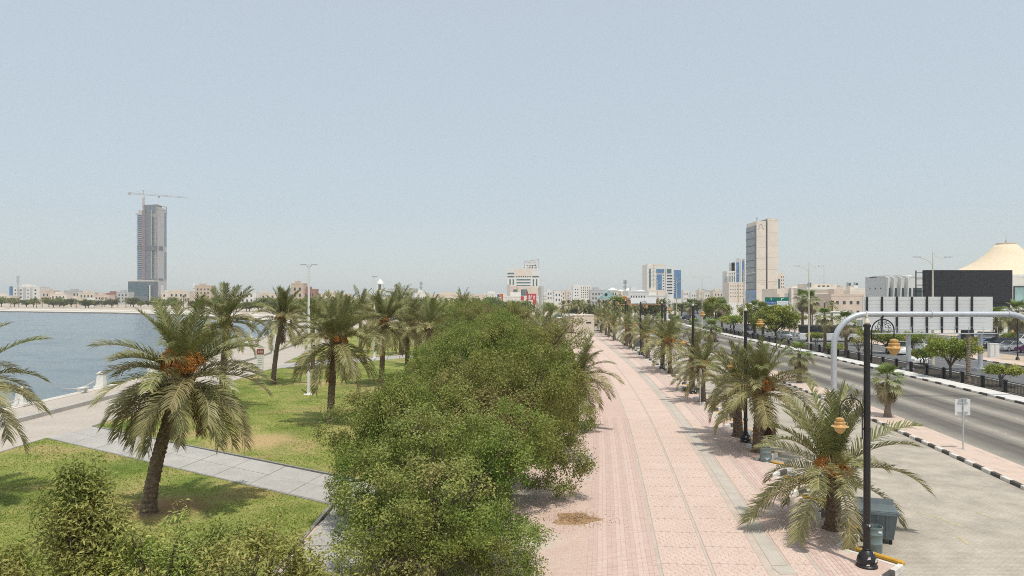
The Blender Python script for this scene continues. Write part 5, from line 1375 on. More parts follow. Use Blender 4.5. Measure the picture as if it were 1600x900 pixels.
# green direction sign on a curved mast
SD = 146.0; t = thing('direction_sign', 'green, blue and white road direction sign on a curved grey mast', 'sign', (vx(1242, SD), SD, 0))
b = MB(); rz_ = vz(470, SD); b.tube([(0, 0, 0), (0, 0, rz_ - 2.6)] + [(-2.6 + 2.6 * math.cos(R(a)), 0, rz_ - 2.6 + 2.6 * math.sin(R(a))) for a in range(15, 91, 15)] + [(-5.6, 0, rz_)], .22, 12); b.build('mast', M['greymetal'], t, 50)
xa, xb, za, zb = vx(1194.5, SD) - vx(1242, SD), vx(1231, SD) - vx(1242, SD), vz(484.5, SD), vz(464.5, SD); w_ = xb - xa; h_ = zb - za
b = MB(); b.bx(xa, xb, -.35, -.28, za, zb); pn = b.build('panel', M['signgreen'], t)
b = MB(); b.bx(xa + .06, xa + w_ * .46, -.37, -.352, za + h_ * .42, za + h_ * .69); b.build('blue_field', M['signblue'], pn)
b = MB(); b.bx(xa + .06, xa + w_ * .46, -.37, -.352, za + .06, za + h_ * .40); b.bx(xa + w_ * .5, xb - .06, -.37, -.352, za + .06, za + h_ * .72); wf = b.build('white_field', M['signwhite'], pn)
b = MB(); xk = xa + w_ * .26; b.bx(xk - .06, xk + .06, -.37, -.352, za + h_ * .76, za + h_ * .92); b.add([(xk - .17, -.37, za + h_ * .89), (xk + .17, -.37, za + h_ * .89), (xk, -.37, za + h_ * .98)], [(0, 1, 2)])
xk = xa + w_ * .70; b.bx(xk - .06, xk + .06, -.37, -.352, za + h_ * .76, za + h_ * .93); b.bx(xk + .06, xk + .3, -.37, -.352, za + h_ * .89, za + h_ * .93); b.add([(xk + .3, -.37, za + h_ * .86), (xk + .45, -.37, za + h_ * .91), (xk + .3, -.37, za + h_ * .96)], [(0, 1, 2)]); b.build('arrow', M['signwhite'], pn)
def script_line(b, x0, x1, z, h, y, rr_):
    """a line of joined lettering too small to read: strokes on a base line with dots and tall letters"""
    x = x0
    while x < x1 - h * .3:
        l = rr_.uniform(.5, 1.3) * h; l = min(l, x1 - x); b.bx(x, x + l, y - .012, y, z, z + h * .22); k = rr_.random()
        if k < .45: b.bx(x + l * .6, x + l * .6 + h * .18, y - .0121, y - .0001, z + h * .22, z + h * rr_.uniform(.6, 1.0))
        elif k < .75: b.bx(x + l * .3, x + l * .3 + h * .2, y - .0121, y - .0001, z - h * .35, z - h * .15)
        x += l + rr_.choice([0, h * .25])
rr = random.Random(4); b = MB()
for k in (.47, .58): script_line(b, xa + .25, xa + w_ * .44, za + h_ * k, .17, -.3705, rr)
b.build('lettering', M['signwhite'], pn); b = MB()
for k in (.10, .24): script_line(b, xa + .25, xa + w_ * .44, za + h_ * k, .15, -.3705, rr)
for k in (.10, .25, .40, .56): script_line(b, xa + w_ * .55, xb - .25, za + h_ * k, .16, -.3705, rr)
b.build('lettering', M['signblue'], pn)

# ------------------------------------------------------------------ vehicles
WHEEL = {}
def wheel_mesh(r):
    if r not in WHEEL:
        b = MB(); b.tube([(0, -.1, 0), (0, .1, 0)], r, 16); t = b.mesh('wheel', M['rubber'], 40); b = MB(); b.tube([(0, -.115, 0), (0, .115, 0)], r * .6, 12); WHEEL[r] = (t, b.mesh('rim', M['carsilver'], 40))
    return WHEEL[r]
CARS = {'sedan': (4.7, 1.8, [(-2.35, .45), (-2.32, .80), (-2.2, .95), (-1.5, 1.0), (.95, .98), (2.1, .78), (2.33, .62), (2.35, .40)], [(-1.75, 1.0), (-1.0, 1.42), (.15, 1.44), (1.05, .97)], .32),
        'suv': (4.8, 1.95, [(-2.4, .50), (-2.4, 1.0), (-2.3, 1.12), (1.0, 1.14), (2.15, 1.02), (2.36, .8), (2.4, .45)], [(-2.28, 1.12), (-2.0, 1.74), (.3, 1.76), (1.15, 1.13)], .38)}
def car(kind, mat, label, X, Y, rz, z=-.13, group=None):
    L, w_, lo, gh, wr = CARS[kind]; key = (kind, mat); t = thing('car', label, 'car', (X, Y, z), rz, group)
    if key not in CARS:
        def side(pl, hw, zb, inset=0):
            b = MB(); n = len(pl); pts = [(pl[0][0], zb)] + pl + [(pl[-1][0], zb)] if inset == 0 else pl; n = len(pts)
            for s in (-1, 1):
                for (x_, z_) in pts:
                    k = (1 - inset * (z_ - pl[0][1]) / max(.01, max(q[1] for q in pl) - pl[0][1])) if inset else (1 if z_ < .9 else .96)
                    b.v.append((x_, s * hw * k, z_))
            b.f.append(list(range(n))); b.m.append(0); b.f.append([n + i for i in range(n)][::-1]); b.m.append(0)
            for i in range(n): j = (i + 1) % n; b.f.append([i, n + i, n + j, j]); b.m.append(0)
            return b
        body = side(lo, w_ / 2, .24).mesh('body', M[mat], 30, bevel=.05)
        g = side(gh, w_ / 2 * .93, 0, .16).mesh('windows', M['carglass'], 30)
        b = MB(); x1, x2 = gh[1][0] - .06, gh[2][0] + .10; zt = gh[1][1]; k = w_ / 2 * .93 * .85
        b.bx(x1, x2, -k, k, zt - .02, zt + .05)
        for s in (-1, 1):
            for (xa, za), (xb, zb) in ((gh[0], gh[1]), ((gh[0][0] * .35 + gh[3][0] * .65 - 1.0, gh[0][1]), (gh[1][0] * .4 + gh[2][0] * .6 - .3, zt)), (gh[3], gh[2])):
                b.tube([(xa, s * w_ / 2 * .93, za), (xb, s * k, zb)], .045, 5)
        roof = b.mesh('roof', M[mat], 30, bevel=0)
        b = MB()
        for s in (-1, 1): b.ob((L/2 - .05, s * w_ * .36, .68 if kind == 'sedan' else .85), (.14, .36, .14))
        hl = b; b = MB()
        for s in (-1, 1): b.ob((-L/2 + .04, s * w_ * .38, .85 if kind == 'sedan' else 1.0), (.12, .30, .18))
        tl = b; b = MB(); b.bx(-L/2 - .02, -L/2 + .05, -.26, .26, .55, .68); b.bx(L/2 - .04, L/2 + .02, -.26, .26, .42, .55)
        CARS[key] = (body, g, roof, hl.mesh('headlight', M['light']), tl.mesh('tail_light', M['redlight']), b.mesh('number_plate', M['signwhite']))
    for n_, me in zip(('body', 'windows', 'roof', 'headlight', 'tail_light', 'number_plate'), CARS[key]): inst(n_, me, t)
    for x_ in (-L * .29, L * .30):
        for s in (-1, 1):
            wo = inst('wheel', wheel_mesh(wr)[0], t, (x_, s * (w_ / 2 - .08), wr)); inst('rim', wheel_mesh(wr)[1], wo)
    return t
def road_car(kind, mat, label, D, d, back=False): return car(kind, mat, label, cx(D) + d, D, R(90) - heading(D) + (math.pi if back else 0), -.13)
car('sedan', 'carsilver', 'silver saloon car driving away on the main road beyond a fan palm', vx(1111, 132), 132, R(90) - heading(132))
car('sedan', 'carwhite', 'white saloon car on the second road below the broad yellow green tree', vx(1225, 139), 139, R(-92))
car('sedan', 'carwhite', 'white saloon car on the second road behind the clipped shrub tree', vx(1437, 88.5), 88.5, R(-120))
car('suv', 'carwhite', 'white off road car on the second road behind the amber lamp', vx(1404, 103), 103, R(-100))
car('suv', 'carwhite', 'white van like car on the second road just left of the billboard leg', vx(1430, 110), 110, R(-98))
for i, (px, D, mt, kd, a, lb) in enumerate([(1614, 104, 'carpurple', 'sedan', 100, 'purple car parked at the right edge of the picture'), (1578, 109, 'carsilver', 'sedan', 200, 'silver car parked behind the black lamp post of the car park'),
        (1560, 113, 'cardark', 'suv', 175, 'dark car parked right of the pale cabinets'), (1543, 117, 'carblue', 'sedan', 170, 'blue car parked behind the pale cabinets'), (1520, 121, 'cardark', 'sedan', 170, 'black car parked left of the pale cabinets'),
        (1536, 131, 'carsilver', 'suv', 180, 'grey off road car in the second row of the car park'), (1575, 127, 'carwhite', 'sedan', 190, 'white car in the second row of the car park'), (1597, 122, 'carwhite', 'suv', 190, 'white off road car parked at the right edge behind the purple car'), (1505, 128, 'carwhite', 'sedan', 180, 'white car parked behind the round yellow green tree')]):
    car(kd, mt, lb, vx(px, D), D, R(a), -.137, 'cars in the car park')
for px, D, mt, lb in ((1044, 260, 'cardark', 'dark car parked in the distance below the blue and white offices'), (1056, 255, 'cardark', 'black car parked in the distance right of the fourth black lamp'), (1033, 268, 'carblue', 'blue car parked in the distance left of the road light'),
                      (1085, 235, 'carwhite', 'white car far along the second road'), (1075, 250, 'cardark', 'dark car far along the second road'), (1170, 175, 'cardark', 'dark car behind the flat topped shrub tree')):
    car('suv' if px % 2 else 'sedan', mt, lb, vx(px, D), D, R(70 + px % 40), G, 'distant cars')
for px, py, mt, lb in ((938, 512.5, 'carblue', 'blue car parked against the kiosk wall beyond the palms'), (934, 517, 'carwhite', 'white car half hidden at the corner of the kiosk')):
    D = 178 if mt == 'carblue' else 171; car('suv', mt, lb, vx(px, D), D, R(80), -.13, 'cars by the kiosk')
# bus
D = 131; t = thing('bus', 'white bus with dark windows behind the grey gantry', 'bus', (vx(1297, D), D, -.13), R(-14))
b = MB(); b.bx(-5.2, 5.2, -1.25, 1.25, .35, 1.5); b.build('body', M['carwhite'], t, bevel=.05)
b = MB(); b.bx(-5.12, 5.12, -1.2, 1.2, 1.5, 2.6); b.build('windows', M['carglass'], t)
b = MB(); b.bx(-5.2, 5.2, -1.25, 1.25, 2.6, 2.95); b.build('roof', M['cardark'], t, bevel=.06)
for x_ in (-3.6, 3.3):
    for s in (-1.15, 1.15): inst('wheel', wheel_mesh(.48)[0], t, (x_, s, .48))
# ------------------------------------------------------------------ buildings
WIN = {}
def bldg(name, label, cat, px0, px1, D, group=None):
    """building whose front stands at depth D between two pixel columns; parts are laid out in metres from its front left foot"""
    t = thing(name, label, cat, (vx(px0, D), D, G), 0, group)
    return t, vx(px1, D) - vx(px0, D), D
def H(py, D): return vz(py, D) - G
def wbox(t, name, x0, x1, z0, z1, mat, y0=-.05, y1=.02, **kw):
    b = MB(); b.bx(x0, x1, y0, y1, z0, z1); return b.build(name, mat, t, **kw)
def wgrid(t, x0, x1, z0, z1, nx, nz, fw, fh, mat='glass', y=0.0, frame=None, name='window'):
    cw, ch = (x1 - x0) / nx, (z1 - z0) / nz; key = (round(cw * fw, 2), round(ch * fh, 2), mat, frame)
    if key not in WIN:
        a, h = cw * fw / 2, ch * fh / 2; b = MB()
        if frame:
            q = .14; 
            for s in (-1, 1): b.bx(s * a - q/2, s * a + q/2, -.12, .05, -h, h, 1)
            b.bx(-a - q/2, a + q/2, -.16, .05, -h - .14, -h, 1); b.bx(-a - q/2, a + q/2, -.12, .05, h, h + .12, 1)
        b.bx(-a, a, -.04, .04, -h, h, 0)
        WIN[key] = b.mesh(name, [M[mat], M[frame or 'white']])
    for i in range(nx):
        for j in range(nz): inst(name, WIN[key], t, (x0 + cw * (i + .5), y, z0 + ch * (j + .5)))
def parapet(t, W, dp, z, mat, h=.9, th=.3, y0=0.0, x0=0.0):
    b = MB(); e = .06
    b.bx(x0 - e, x0 + W + e, y0 - e, y0 + th, z, z + h); b.bx(x0 - e, x0 + W + e, y0 + dp - th, y0 + dp + e, z, z + h)
    b.bx(x0 - e, x0 + th, y0 + th, y0 + dp - th, z, z + h); b.bx(x0 + W - th, x0 + W + e, y0 + th, y0 + dp - th, z, z + h); b.build('parapet', mat, t)

# tower under construction across the bay, with its crane
D = 1000.0; t, W, _ = bldg('tower', 'unfinished high rise tower across the bay', 'tower', 214, 246, D)
zt = H(321, D); zb = 0.0; dp = 26.0
wbox(t, 'core', 7.5, W, zb, zt - 9, M['rawconcrete'], 0, dp)
for i, (xa, xb, za, zb_, m_) in enumerate(((1.2, 9.6, H(440, D), H(334, D), 'glassgrey'), (9.7, 19.0, H(440, D), H(322, D), 'glassgrey'))): wbox(t, 'glazing', xa, xb, za, zb_, M[m_], -1.2 + i * .3, 3)
fl = MB()
n = 32
for k in range(n): z = H(440, D) + (H(336, D) - H(440, D)) * k / n; fl.bx(0, 8.4, -1.9, 2.6, z, z + .55)
fl.build('floor_slabs', M['grey'], t)
wgrid(t, .6, 8.2, H(438, D), H(336, D), 2, 30, .62, .55, 'glassblue', -1.25)
wgrid(t, 18.9, 23.0, H(440, D), H(338, D), 1, 30, .85, .6, 'glass', -.25)
wgrid(t, 23.2, 26.0, H(440, D), H(338, D), 1, 13, .7, .5, 'glass', -.05)
wbox(t, 'pilaster', 19.2, 20.2, 0, zt - 6, M['grey'], -1.0, .5); wbox(t, 'pilaster', 24.4, 25.4, 0, zt - 4, M['concrete'], -.7, .5)
wbox(t, 'side_wall', W - .1, W + .25, 0, zt - 2, M['grey'], .2, dp)
for za, zb_ in ((H(391, D), H(384, D)), (H(438, D), H(435, D))): wbox(t, 'mechanical_floor', 1.0, W - .2, za, zb_, M['slatey'], -1.4, dp - 2); wbox(t, 'side_mechanical_floor', W + .255, W + .45, za, zb_, M['slatey'], 3, dp * .6)
wbox(t, 'side_band', W + .26, W + .5, H(436, D), H(392, D), M['glassgrey'], dp * .75, dp * .98); wbox(t, 'side_band', W + .26, W + .5, H(383, D), H(330, D), M['glassgrey'], dp * .75, dp * .98)
wbox(t, 'arched_recess', W + .26, W + .4, 6, H(450, D) + 4, M['offwhite'], dp * .35, dp * .65)
wbox(t, 'crown_glazing', 9.0, W - 1.5, H(331, D), H(320, D), M['glassgrey'], -.8, dp * .6)
b = MB()
for x_, y_ in ((W - 1, 0), (W, dp), (W - 4, dp * .6)): b.bx(x_ - .5, x_ + .5, y_, y_ + 1, zt - 9, zt + 1.5)
b.bx(W - 8, W + .4, 0, .8, zt + .4, zt + 1.4); b.bx(W - .5, W + .4, 0, dp, zt - 5, zt - 4.2); b.bx(W - .6, W + .3, 0, dp, zt + .3, zt + 1.2); b.build('open_frame', M['concrete'], t)
b = MB(); b.bx(-1.0, 8, -1.9, 3, H(336, D) , H(333, D)); b.bx(3, 8, -1.5, 3, H(333, D), H(329, D)); b.build('terrace', M['grey'], t)
p, Wp, _ = bldg('podium', 'blue glass podium block at the foot of the unfinished tower', 'building', 200, 240, D - 14)
wbox(p, 'wall', 0, Wp, 0, H(440, D), M['slatey'], 0, 12); wgrid(p, .4, Wp - 8, 8, H(442, D), 8, 5, .9, .82, 'glassteal', -.06); wgrid(p, Wp - 8, Wp, 2, H(442, D) - 4, 4, 6, .7, .8, 'glass', -.06); wbox(p, 'roof_edge', -.4, Wp + .4, H(440, D), H(438.5, D), M['offwhite'], -.4, 12.4)
wbox(p, 'white_pier', Wp - 5.5, Wp - 4.2, 0, H(446, D), M['white'], -.5, .5)
c = thing('crane', 'red and white tower crane standing over the unfinished tower', 'crane', (vx(224, D - 3), D - 3, G))
b = MB(); zj = H(306, D); zm = zj + 6
for x_ in (-1, 1):
    for y_ in (-1, 1): b.tube([(x_, y_, 0), (x_, y_, zj)], .22, 4)
k = 0; z = 0.0
while z < zj - 2.4:
    s = 1 if k % 2 else -1
    b.tube([(-s, -1, z), (s, -1, z + 2.4)], .14, 4); b.tube([(1, -s, z), (1, s, z + 2.4)], .14, 4); z += 2.4; k += 1
b.build('mast', M['cranepink'], c)
b = MB(); b.bx(-1.3, 1.3, -1.6, 1.3, zj - 3.2, zj - .2); b.build('cab', M['white'], c)
b = MB(); b.tube([(0, 0, zj), (0, 0, zm + 1.5)], .35, 4); b.tube([(0, 0, zm + 1.4), (-19, 0, zj + 2.6)], .10, 4); b.tube([(0, 0, zm + 1.4), (36, 0, zj - 1.5)], .10, 4); b.build('apex', M['cranepink'], c)
b = MB(); L = 60; sl = -.075
for (x0_, x1_) in ((-20, L),):
    for dz, dy in ((0, -.7), (0, .7), (1.4, 0)): b.tube([(x0_, dy, zj + 1 - sl * 0 + x0_ * sl + dz), (x1_, dy, zj + 1 + x1_ * sl + dz)], .17, 4)
x = -20.0
while x < L - 2: b.tube([(x, -.7, zj + 1 + x * sl), (x + 1.2, 0, zj + 2.4 + (x + 1.2) * sl), (x + 2.4, -.7, zj + 1 + (x + 2.4) * sl)], .10, 4, 0, False); x += 2.4
b.build('jib', M['concrete'], c)
b = MB(); b.bx(-20.5, -17.5, -1, 1, zj + 1.0, zj + 4.6); b.build('counterweight', M['grey'], c)
b = MB(); b.bx(20, 22, -.6, .6, zj - 2.4, zj - 1.2); b.tube([(21, 0, zj - 2), (21, 0, zj - 5)], .1, 4); b.build('trolley', M['darkmetal'], c)

# buildings across the bay, left
D = 720.0; t, W, _ = bldg('apartment_block', 'white apartment block with grey stripes at the far left of the bay', 'building', 17, 62, D)
h = H(449, D); wbox(t, 'wall', 0, W, 0, h, M['offwhite'], 0, 16); parapet(t, W, 16, h, M['white'])
for xa, xb in ((.21, .27), (.42, .53), (.66, .75)): wbox(t, 'grey_stripe', W * xa, W * xb, 2, h - .3, M['grey'], -.12, .05)
for xa, xb in ((.10, .20), (.29, .41), (.55, .64), (.78, .92)): wgrid(t, W * xa, W * xb, 1.5, h - 1, 1, 4, .42, .45, 'glass', 0)
wbox(t, 'glass_corner', -1.2, W * .07, 2, h + 1, M['glassblue'], -.4, 8); wbox(t, 'roof_room', W * .28, W * .6, h + .9, h + 3.2, M['offwhite'], 4, 12)
def mast_tower(label, px, D, ytop, name='antenna_mast'):
    z = H(ytop, D); t = thing(name, label, 'antenna mast', (vx(px, D), D, G)); b = MB(); b.lathe([(.8, 0), (.45, z * .8), (.3, z)], 8); b.build('pole', M['greymetal'], t, 40)
    b = MB()
    for k in range(6): a = k * 1.047; b.ob((1.0 * math.cos(a), 1.0 * math.sin(a), z - 1.6), (.5, .5, 2.6), a)
    for k in range(4): a = k * 1.57 + .4; b.ob((1.1 * math.cos(a), 1.1 * math.sin(a), z - 5), (.6, .6, 1.2), a)
    b.build('antennas', M['grey'], t); b = MB()
    for zz in (z - 3.2, z - 6): b.lathe([(1.2, zz), (1.2, zz + .15)], 10)
    b.build('platform', M['greymetal'], t)
mast_tower('grey antenna mast rising behind the white apartment block', 28, 715, 431)
mast_tower('distant antenna mast in the sky left of the tree belt', 658, 640, 440)
mast_tower('antenna mast rising behind the white roofed pavilions', 977, 520, 437)
def low_house(label, px0, px1, ytop, D, mat, name='house', group=None, nx=3, nz=2, wm='glass', depth=10, roof=True, fh=.5):
    t, W, _ = bldg(name, label, 'building', px0, px1, D, group); h = H(ytop, D); wbox(t, 'wall', 0, W, 0, h, M[mat], 0, depth); parapet(t, W, depth, h, M[mat], .7)
    if nx: wgrid(t, W * .08, W * .92, h * .12, h * .92, nx, nz, .40, fh, wm, 0)
    if roof: wbox(t, 'roof_room', W * .2, W * .5, h + .05, h + 2.4, M[mat], 3, 8)
    return t, W, h
HB = 'low houses across the bay'
for (a, b_, yt, D, m_, nx, nz, lb) in [
        (-12, 18, 463, 650, 'beige', 4, 2, 'low beige house cut off by the left edge across the bay'), (64, 84, 455, 700, 'pinkish', 3, 2, 'pink house right of the white apartment block across the bay'), (78, 104, 460, 660, 'beige', 4, 2, 'tan house with flat roof, second right of the white apartment block'),
        (100, 132, 455, 720, 'grey', 5, 2, 'long grey roofed house between the apartment block and the tower'), (122, 148, 458, 690, 'cream', 4, 2, 'cream walled house in the middle of the far shore'), (146, 170, 462, 640, 'pinkish', 4, 2, 'low pink house left of the blue podium'),
        (164, 186, 459, 700, 'brick', 4, 2, 'brown house near the blue podium'), (182, 201, 457, 680, 'grey', 3, 3, 'grey house touching the blue podium'), (105, 128, 467, 560, 'cream', 4, 1, 'pale low pavilion among the trees on the far shore'), (128, 150, 470, 545, 'offwhite', 3, 1, 'white low pavilion near the water on the far shore'),
        (252, 268, 457, 760, 'beige', 2, 2, 'beige house directly right of the tower'), (262, 296, 456, 720, 'cream', 4, 2, 'cream house right of the tower'), (304, 330, 447, 700, 'beige2', 4, 4, 'tan five storey block right of the tower behind the fruiting palm'), (326, 352, 458, 740, 'offwhite', 3, 2, 'white house right of the tan block'),
        (352, 400, 457, 700, 'offwhite', 6, 2, 'long white house left of the slim palm'), (398, 432, 459, 720, 'cream', 4, 2, 'cream house half behind the slim palm')]:
    low_house(lb, a, b_, yt, D, m_, 'house', HB, nx, nz)
b = MB(); D = 760; z = H(442, D); b.lathe([(1.3, 0), (1.1, z * .75), (1.6, z * .76), (1.6, z * .79), (.9, z * .8), (.8, z * .95), (.05, z)], 10)
o = b.build('minaret', M['white'], None, 40, (vx(303, D), D, G)); tag(o, 'slim white minaret across the bay right of the tower', 'minaret')
t, W, h = low_house('tall brown building behind the slim palm by the bay', 455, 474, 444, 520, 'beige2', 'building', None, 2, 3)
low_house('low red brown building next to the tall brown one', 474, 492, 453, 525, 'brick', 'building', None, 4, 2)
low_house('long pale building between the lamp masts', 496, 545, 460, 560, 'cream', 'building', None, 6, 1)
low_house('pale grey school like building right of the white minaret', 606, 650, 452, 600, 'grey', 'building', None, 6, 2)
low_house('long white building behind the tree belt', 648, 668, 458, 560, 'offwhite', 'building', None, 5, 1)
low_house('long low cream hall above the tree belt', 668, 760, 461, 600, 'cream', 'building', None, 9, 1)
low_house('low white building left of the red signs', 755, 792, 459.5, 640, 'offwhite', 'building', None, 4, 1)
# white minaret
D = 420.0; z = H(437, D); t = thing('minaret', 'white minaret with arched lantern above the palms', 'minaret', (vx(594, D), D, G))
b = MB(); b.ob((0, 0, H(455, D) / 2), (2.2, 2.2, H(455, D))); b.ob((0, 0, H(454, D)), (4.2, 4.2, .9)); b.build('shaft', M['white'], t)
b = MB(); z0 = H(453, D); z1 = H(444, D)
for x_ in (-1.3, 1.3):
    for y_ in (-1.3, 1.3): b.ob((x_, y_, (z0 + z1) / 2), (.7, .7, z1 - z0))
b.lathe([(2.1, z1), (2.0, z1 + .7), (1.5, z1 + 1.6), (.7, z1 + 2.3), (.08, z1 + 3.2)], 12); b.build('lantern', M['white'], t, 40)
b = MB(); b.ob((0, 0, (z0 + z1) / 2), (1.2, 1.2, z1 - z0)); b.build('lantern_core', M['glassgrey'], t)

# white offices in the centre with their roof board
D = 560.0; t, W, _ = bldg('office_building', 'white office block with dark window bands in the centre of the skyline', 'building', 792, 843, D)
z = lambda py: H(py, D)
u = W / 51.0
wbox(t, 'wall', 0, W, 0, z(422), M['white'], 0, 22); wbox(t, 'stone_band', W * .22, W * .78, z(432), z(420), M['beige'], -.12, 20)
for ya, yb in ((428, 426.2), (433, 431.2)): wbox(t, 'window_band', 1 * u, 11.5 * u, z(ya), z(yb), M['glassteal'], -.18, .02)
wbox(t, 'window_band', 40 * u, 50 * u, z(433), z(431.2), M['glassteal'], -.18, .02)
wgrid(t, 14 * u, 38 * u, z(433.2), z(431), 7, 1, .45, .8, 'glass', -.14)
for ya, yb in ((438, 436.2), (442.6, 440.9), (447.2, 445.6)): wbox(t, 'window_band', 15 * u, 37 * u, z(ya), z(yb), M['glassteal'], -.1, .02)
for xa in (4, 9, 40.5, 45.5): wbox(t, 'window_strip', xa * u, (xa + 2) * u, z(445 if xa < 20 else 449), z(436.3), M['glassteal'], -.1, .02)
parapet(t, W, 22, z(422), M['white'])
s = thing('roof_sign', 'large slanted sign board on the roof of the white offices', 'sign', (vx(820, D), D + 3, H(420.5, D) + G)); w_ = vx(842, D) - vx(820, D); hh = H(405, D) - H(420, D)
b = MB(); b.add([(0, 0, 0), (w_, 0, 0), (w_, 0, hh), (0, 0, hh * .8), (0, .4, 0), (w_, .4, 0), (w_, .4, hh), (0, .4, hh * .8)], [(0, 1, 2, 3), (7, 6, 5, 4), (3, 2, 6, 7), (0, 3, 7, 4), (1, 5, 6, 2), (0, 4, 5, 1)]); b.build('panel', M['greypanel'], s)
b = MB(); b.tube([(0, .2, 0), (0, .2, hh * .8), (w_, .2, hh)], .22, 4); b.tube([(w_, .2, 0), (w_, .2, hh)], .22, 4); b.build('frame', M['darkmetal'], s)
b = MB(); rr = random.Random(8); script_line(b, w_ * .12, w_ * .9, hh * .10, 2.4, -.01, rr); script_line(b, w_ * .12, w_ * .9, hh * .36, 1.6, -.01, rr); script_line(b, w_ * .2, w_ * .8, hh * .66, .8, -.01, rr); b.build('lettering', M['darkmetal'], s)
D = 460.0; t, W, _ = bldg('shopping_centre', 'pink and tan building with green windows in front of the white offices', 'building', 793, 841, D); u = W / 48
wbox(t, 'wall', 0, W, 0, H(447, D), M['pinkish'], 0, 18); wbox(t, 'wing', W * .35, W, 0, H(449.5, D), M['cream'], -1, 4); wbox(t, 'side_wall', -.5, 1.4, 0, H(444.5, D), M['grey'], -.3, 18)
b = MB(); zz = H(449.5, D); b.prism([(W * .34, -1.1), (W * 1.02, -1.1), (W * 1.02, 4), (W * .34, 4)], zz, zz + .5)
b.build('cornice', M['offwhite'], t); wgrid(t, 9 * u, 15 * u, H(464, D), H(452, D), 2, 3, .86, .9, 'glassteal', -.05); wgrid(t, 21 * u, 31 * u, H(462, D), H(452, D), 3, 3, .88, .9, 'glassteal', -1.05)
wbox(t, 'dark_annex', W, W + 3.5, 0, H(447, D), M['grey'], 4, 16)
D = 330.0
t = thing('shop_sign', 'tall red sign frame with white letters right of the centre offices', 'sign', (vx(823, D), D, G)); u = (vx(838, D) - vx(823, D)) / 15
wbox(t, 'panel', 0, 15 * u, H(469, D), H(459, D), M['red'], 0, .5); wbox(t, 'post', 0, 2.2 * u, 0, H(455, D), M['red'], -.1, .6); wbox(t, 'post', 9.5 * u, 14.5 * u, H(476, D), H(469, D), M['red'], -.1, .6)
b = MB(); b.bx(3 * u, 4.6 * u, -.06, -.002, H(468, D), H(461, D)); b.bx(6 * u, 7 * u, -.06, -.002, H(468, D), H(462, D)); b.bx(7.05 * u, 8.2 * u, -.06, -.002, H(463.5, D), H(461.5, D)); b.bx(10.5 * u, 11.3 * u, -.06, -.002, H(468, D), H(462, D)); b.bx(11.35 * u, 13 * u, -.06, -.002, H(464, D), H(462, D)); b.bx(12.3 * u, 13 * u, -.0601, -.002, H(468, D), H(464.1, D)); b.build('lettering', M['white'], t)
t = thing('shop_sign', 'small red and orange sign above the tree belt, left of the centre offices', 'sign', (vx(780, D), D, G))
wbox(t, 'panel', 0, 5 * u, H(464, D), H(459, D), M['orange'], 0, .5); wbox(t, 'post', 4 * u, 6 * u, 0, H(459.5, D), M['red'], -.1, .6); wbox(t, 'white_panel', -3.2 * u, 3.9 * u, H(470, D), H(466.4, D), M['white'], 0, .5); wbox(t, 'blue_mark', -3 * u, -.2 * u, H(464, D), H(460, D), M['signblue'], 0, .4)
t, W, h = low_house('long white shop front between the two red signs', 786, 842, 464.5, 345, 'offwhite', 'shop', None, 8, 1); wbox(t, 'red_mark', W * .50, W * .58, h - 1.4, h + .5, M['red'], -.2, .1)
# white block right of centre
D = 620.0; t, W, _ = bldg('office_building', 'pale grey office block with square windows left of the white pavilions', 'building', 896, 923, D); wbox(t, 'wall', 0, W, 0, H(447, D), M['offwhite'], 0, 14); wbox(t, 'left_wing', -.4, W * .36, 0, H(446, D), M['white'], -.6, 13); parapet(t, W, 14, H(447, D), M['offwhite'])
wgrid(t, W * .42, W * .98, H(466, D), H(448, D), 5, 5, .42, .45, 'glass', 0); wgrid(t, W * .04, W * .32, H(464, D), H(450, D), 2, 3, .4, .4, 'glass', -.6)
low_house('grey low building left of the white pavilions', 922, 950, 454, 540, 'grey', 'building', None, 5, 3)
CT = 'low buildings in the distant town'; RH_ = []
rr = random.Random(31)
for i, px in enumerate(list(range(842, 900, 6)) + list(range(925, 960, 7)) + list(range(1062, 1140, 6))):
    D = rr.uniform(620, 1150); w_ = rr.uniform(6, 13); t, _, _ = low_house('x', px, px + w_, rr.uniform(452.5, 460), D, rr.choice(['offwhite', 'grey', 'cream', 'beige', 'white']), 'house', CT, rr.choice([2, 3]), rr.choice([2, 3]), 'glass', 12, rr.random() < .5); RH_.append((px, t))
spread_labels(RH_, 'small pale hazy block', [(0, 905, 'between white offices and grey block'), (905, 1000, 'left of the white pavilions'), (1000, 2000, 'right of the blue slab tower')])
# white pavilions and tented roofs
D = 470.0
def pavilion(label, px0, px1, ybase, yeave, ypeak, D, mat='white'):
    t, W, _ = bldg('pavilion', label, 'pavilion', px0, px1, D, 'white roofed pavilions'); ze, zp = H(yeave, D), H(ypeak, D)
    wbox(t, 'wall', W * .06, W * .94, 0, ze, M['offwhite'], 0, W * .9); wgrid(t, W * .12, W * .88, ze * .3, ze * .95, 3, 2, .5, .5, 'glass', 0)
    b = MB(); d2 = W * .9; b.add([(0, -.5, ze), (W, -.5, ze), (W, d2, ze), (0, d2, ze), (W/2, d2/2, zp)], [(0, 1, 4), (1, 2, 4), (2, 3, 4), (3, 0, 4), (3, 2, 1, 0)]); b.build('roof', M[mat], t)
for a in ((950, 966, 470, 453.5, 449, 480, 'white pointed roof pavilion, leftmost of four'), (965, 976, 470, 455, 452, 500, 'small white pointed roof pavilion, second from the left'), (977, 987, 470, 454, 449.5, 490, 'white pointed roof pavilion right beside the antenna mast'), (994, 1010, 470, 454.5, 452.5, 500, 'flat white topped pavilion left of the blue and white offices')):
    pavilion(a[6], *a[:6])
D = 300.0; t = thing('sail_canopy', 'pale blue sail shaped canopy with a dark round mark', 'canopy', (vx(934, D), D, G))
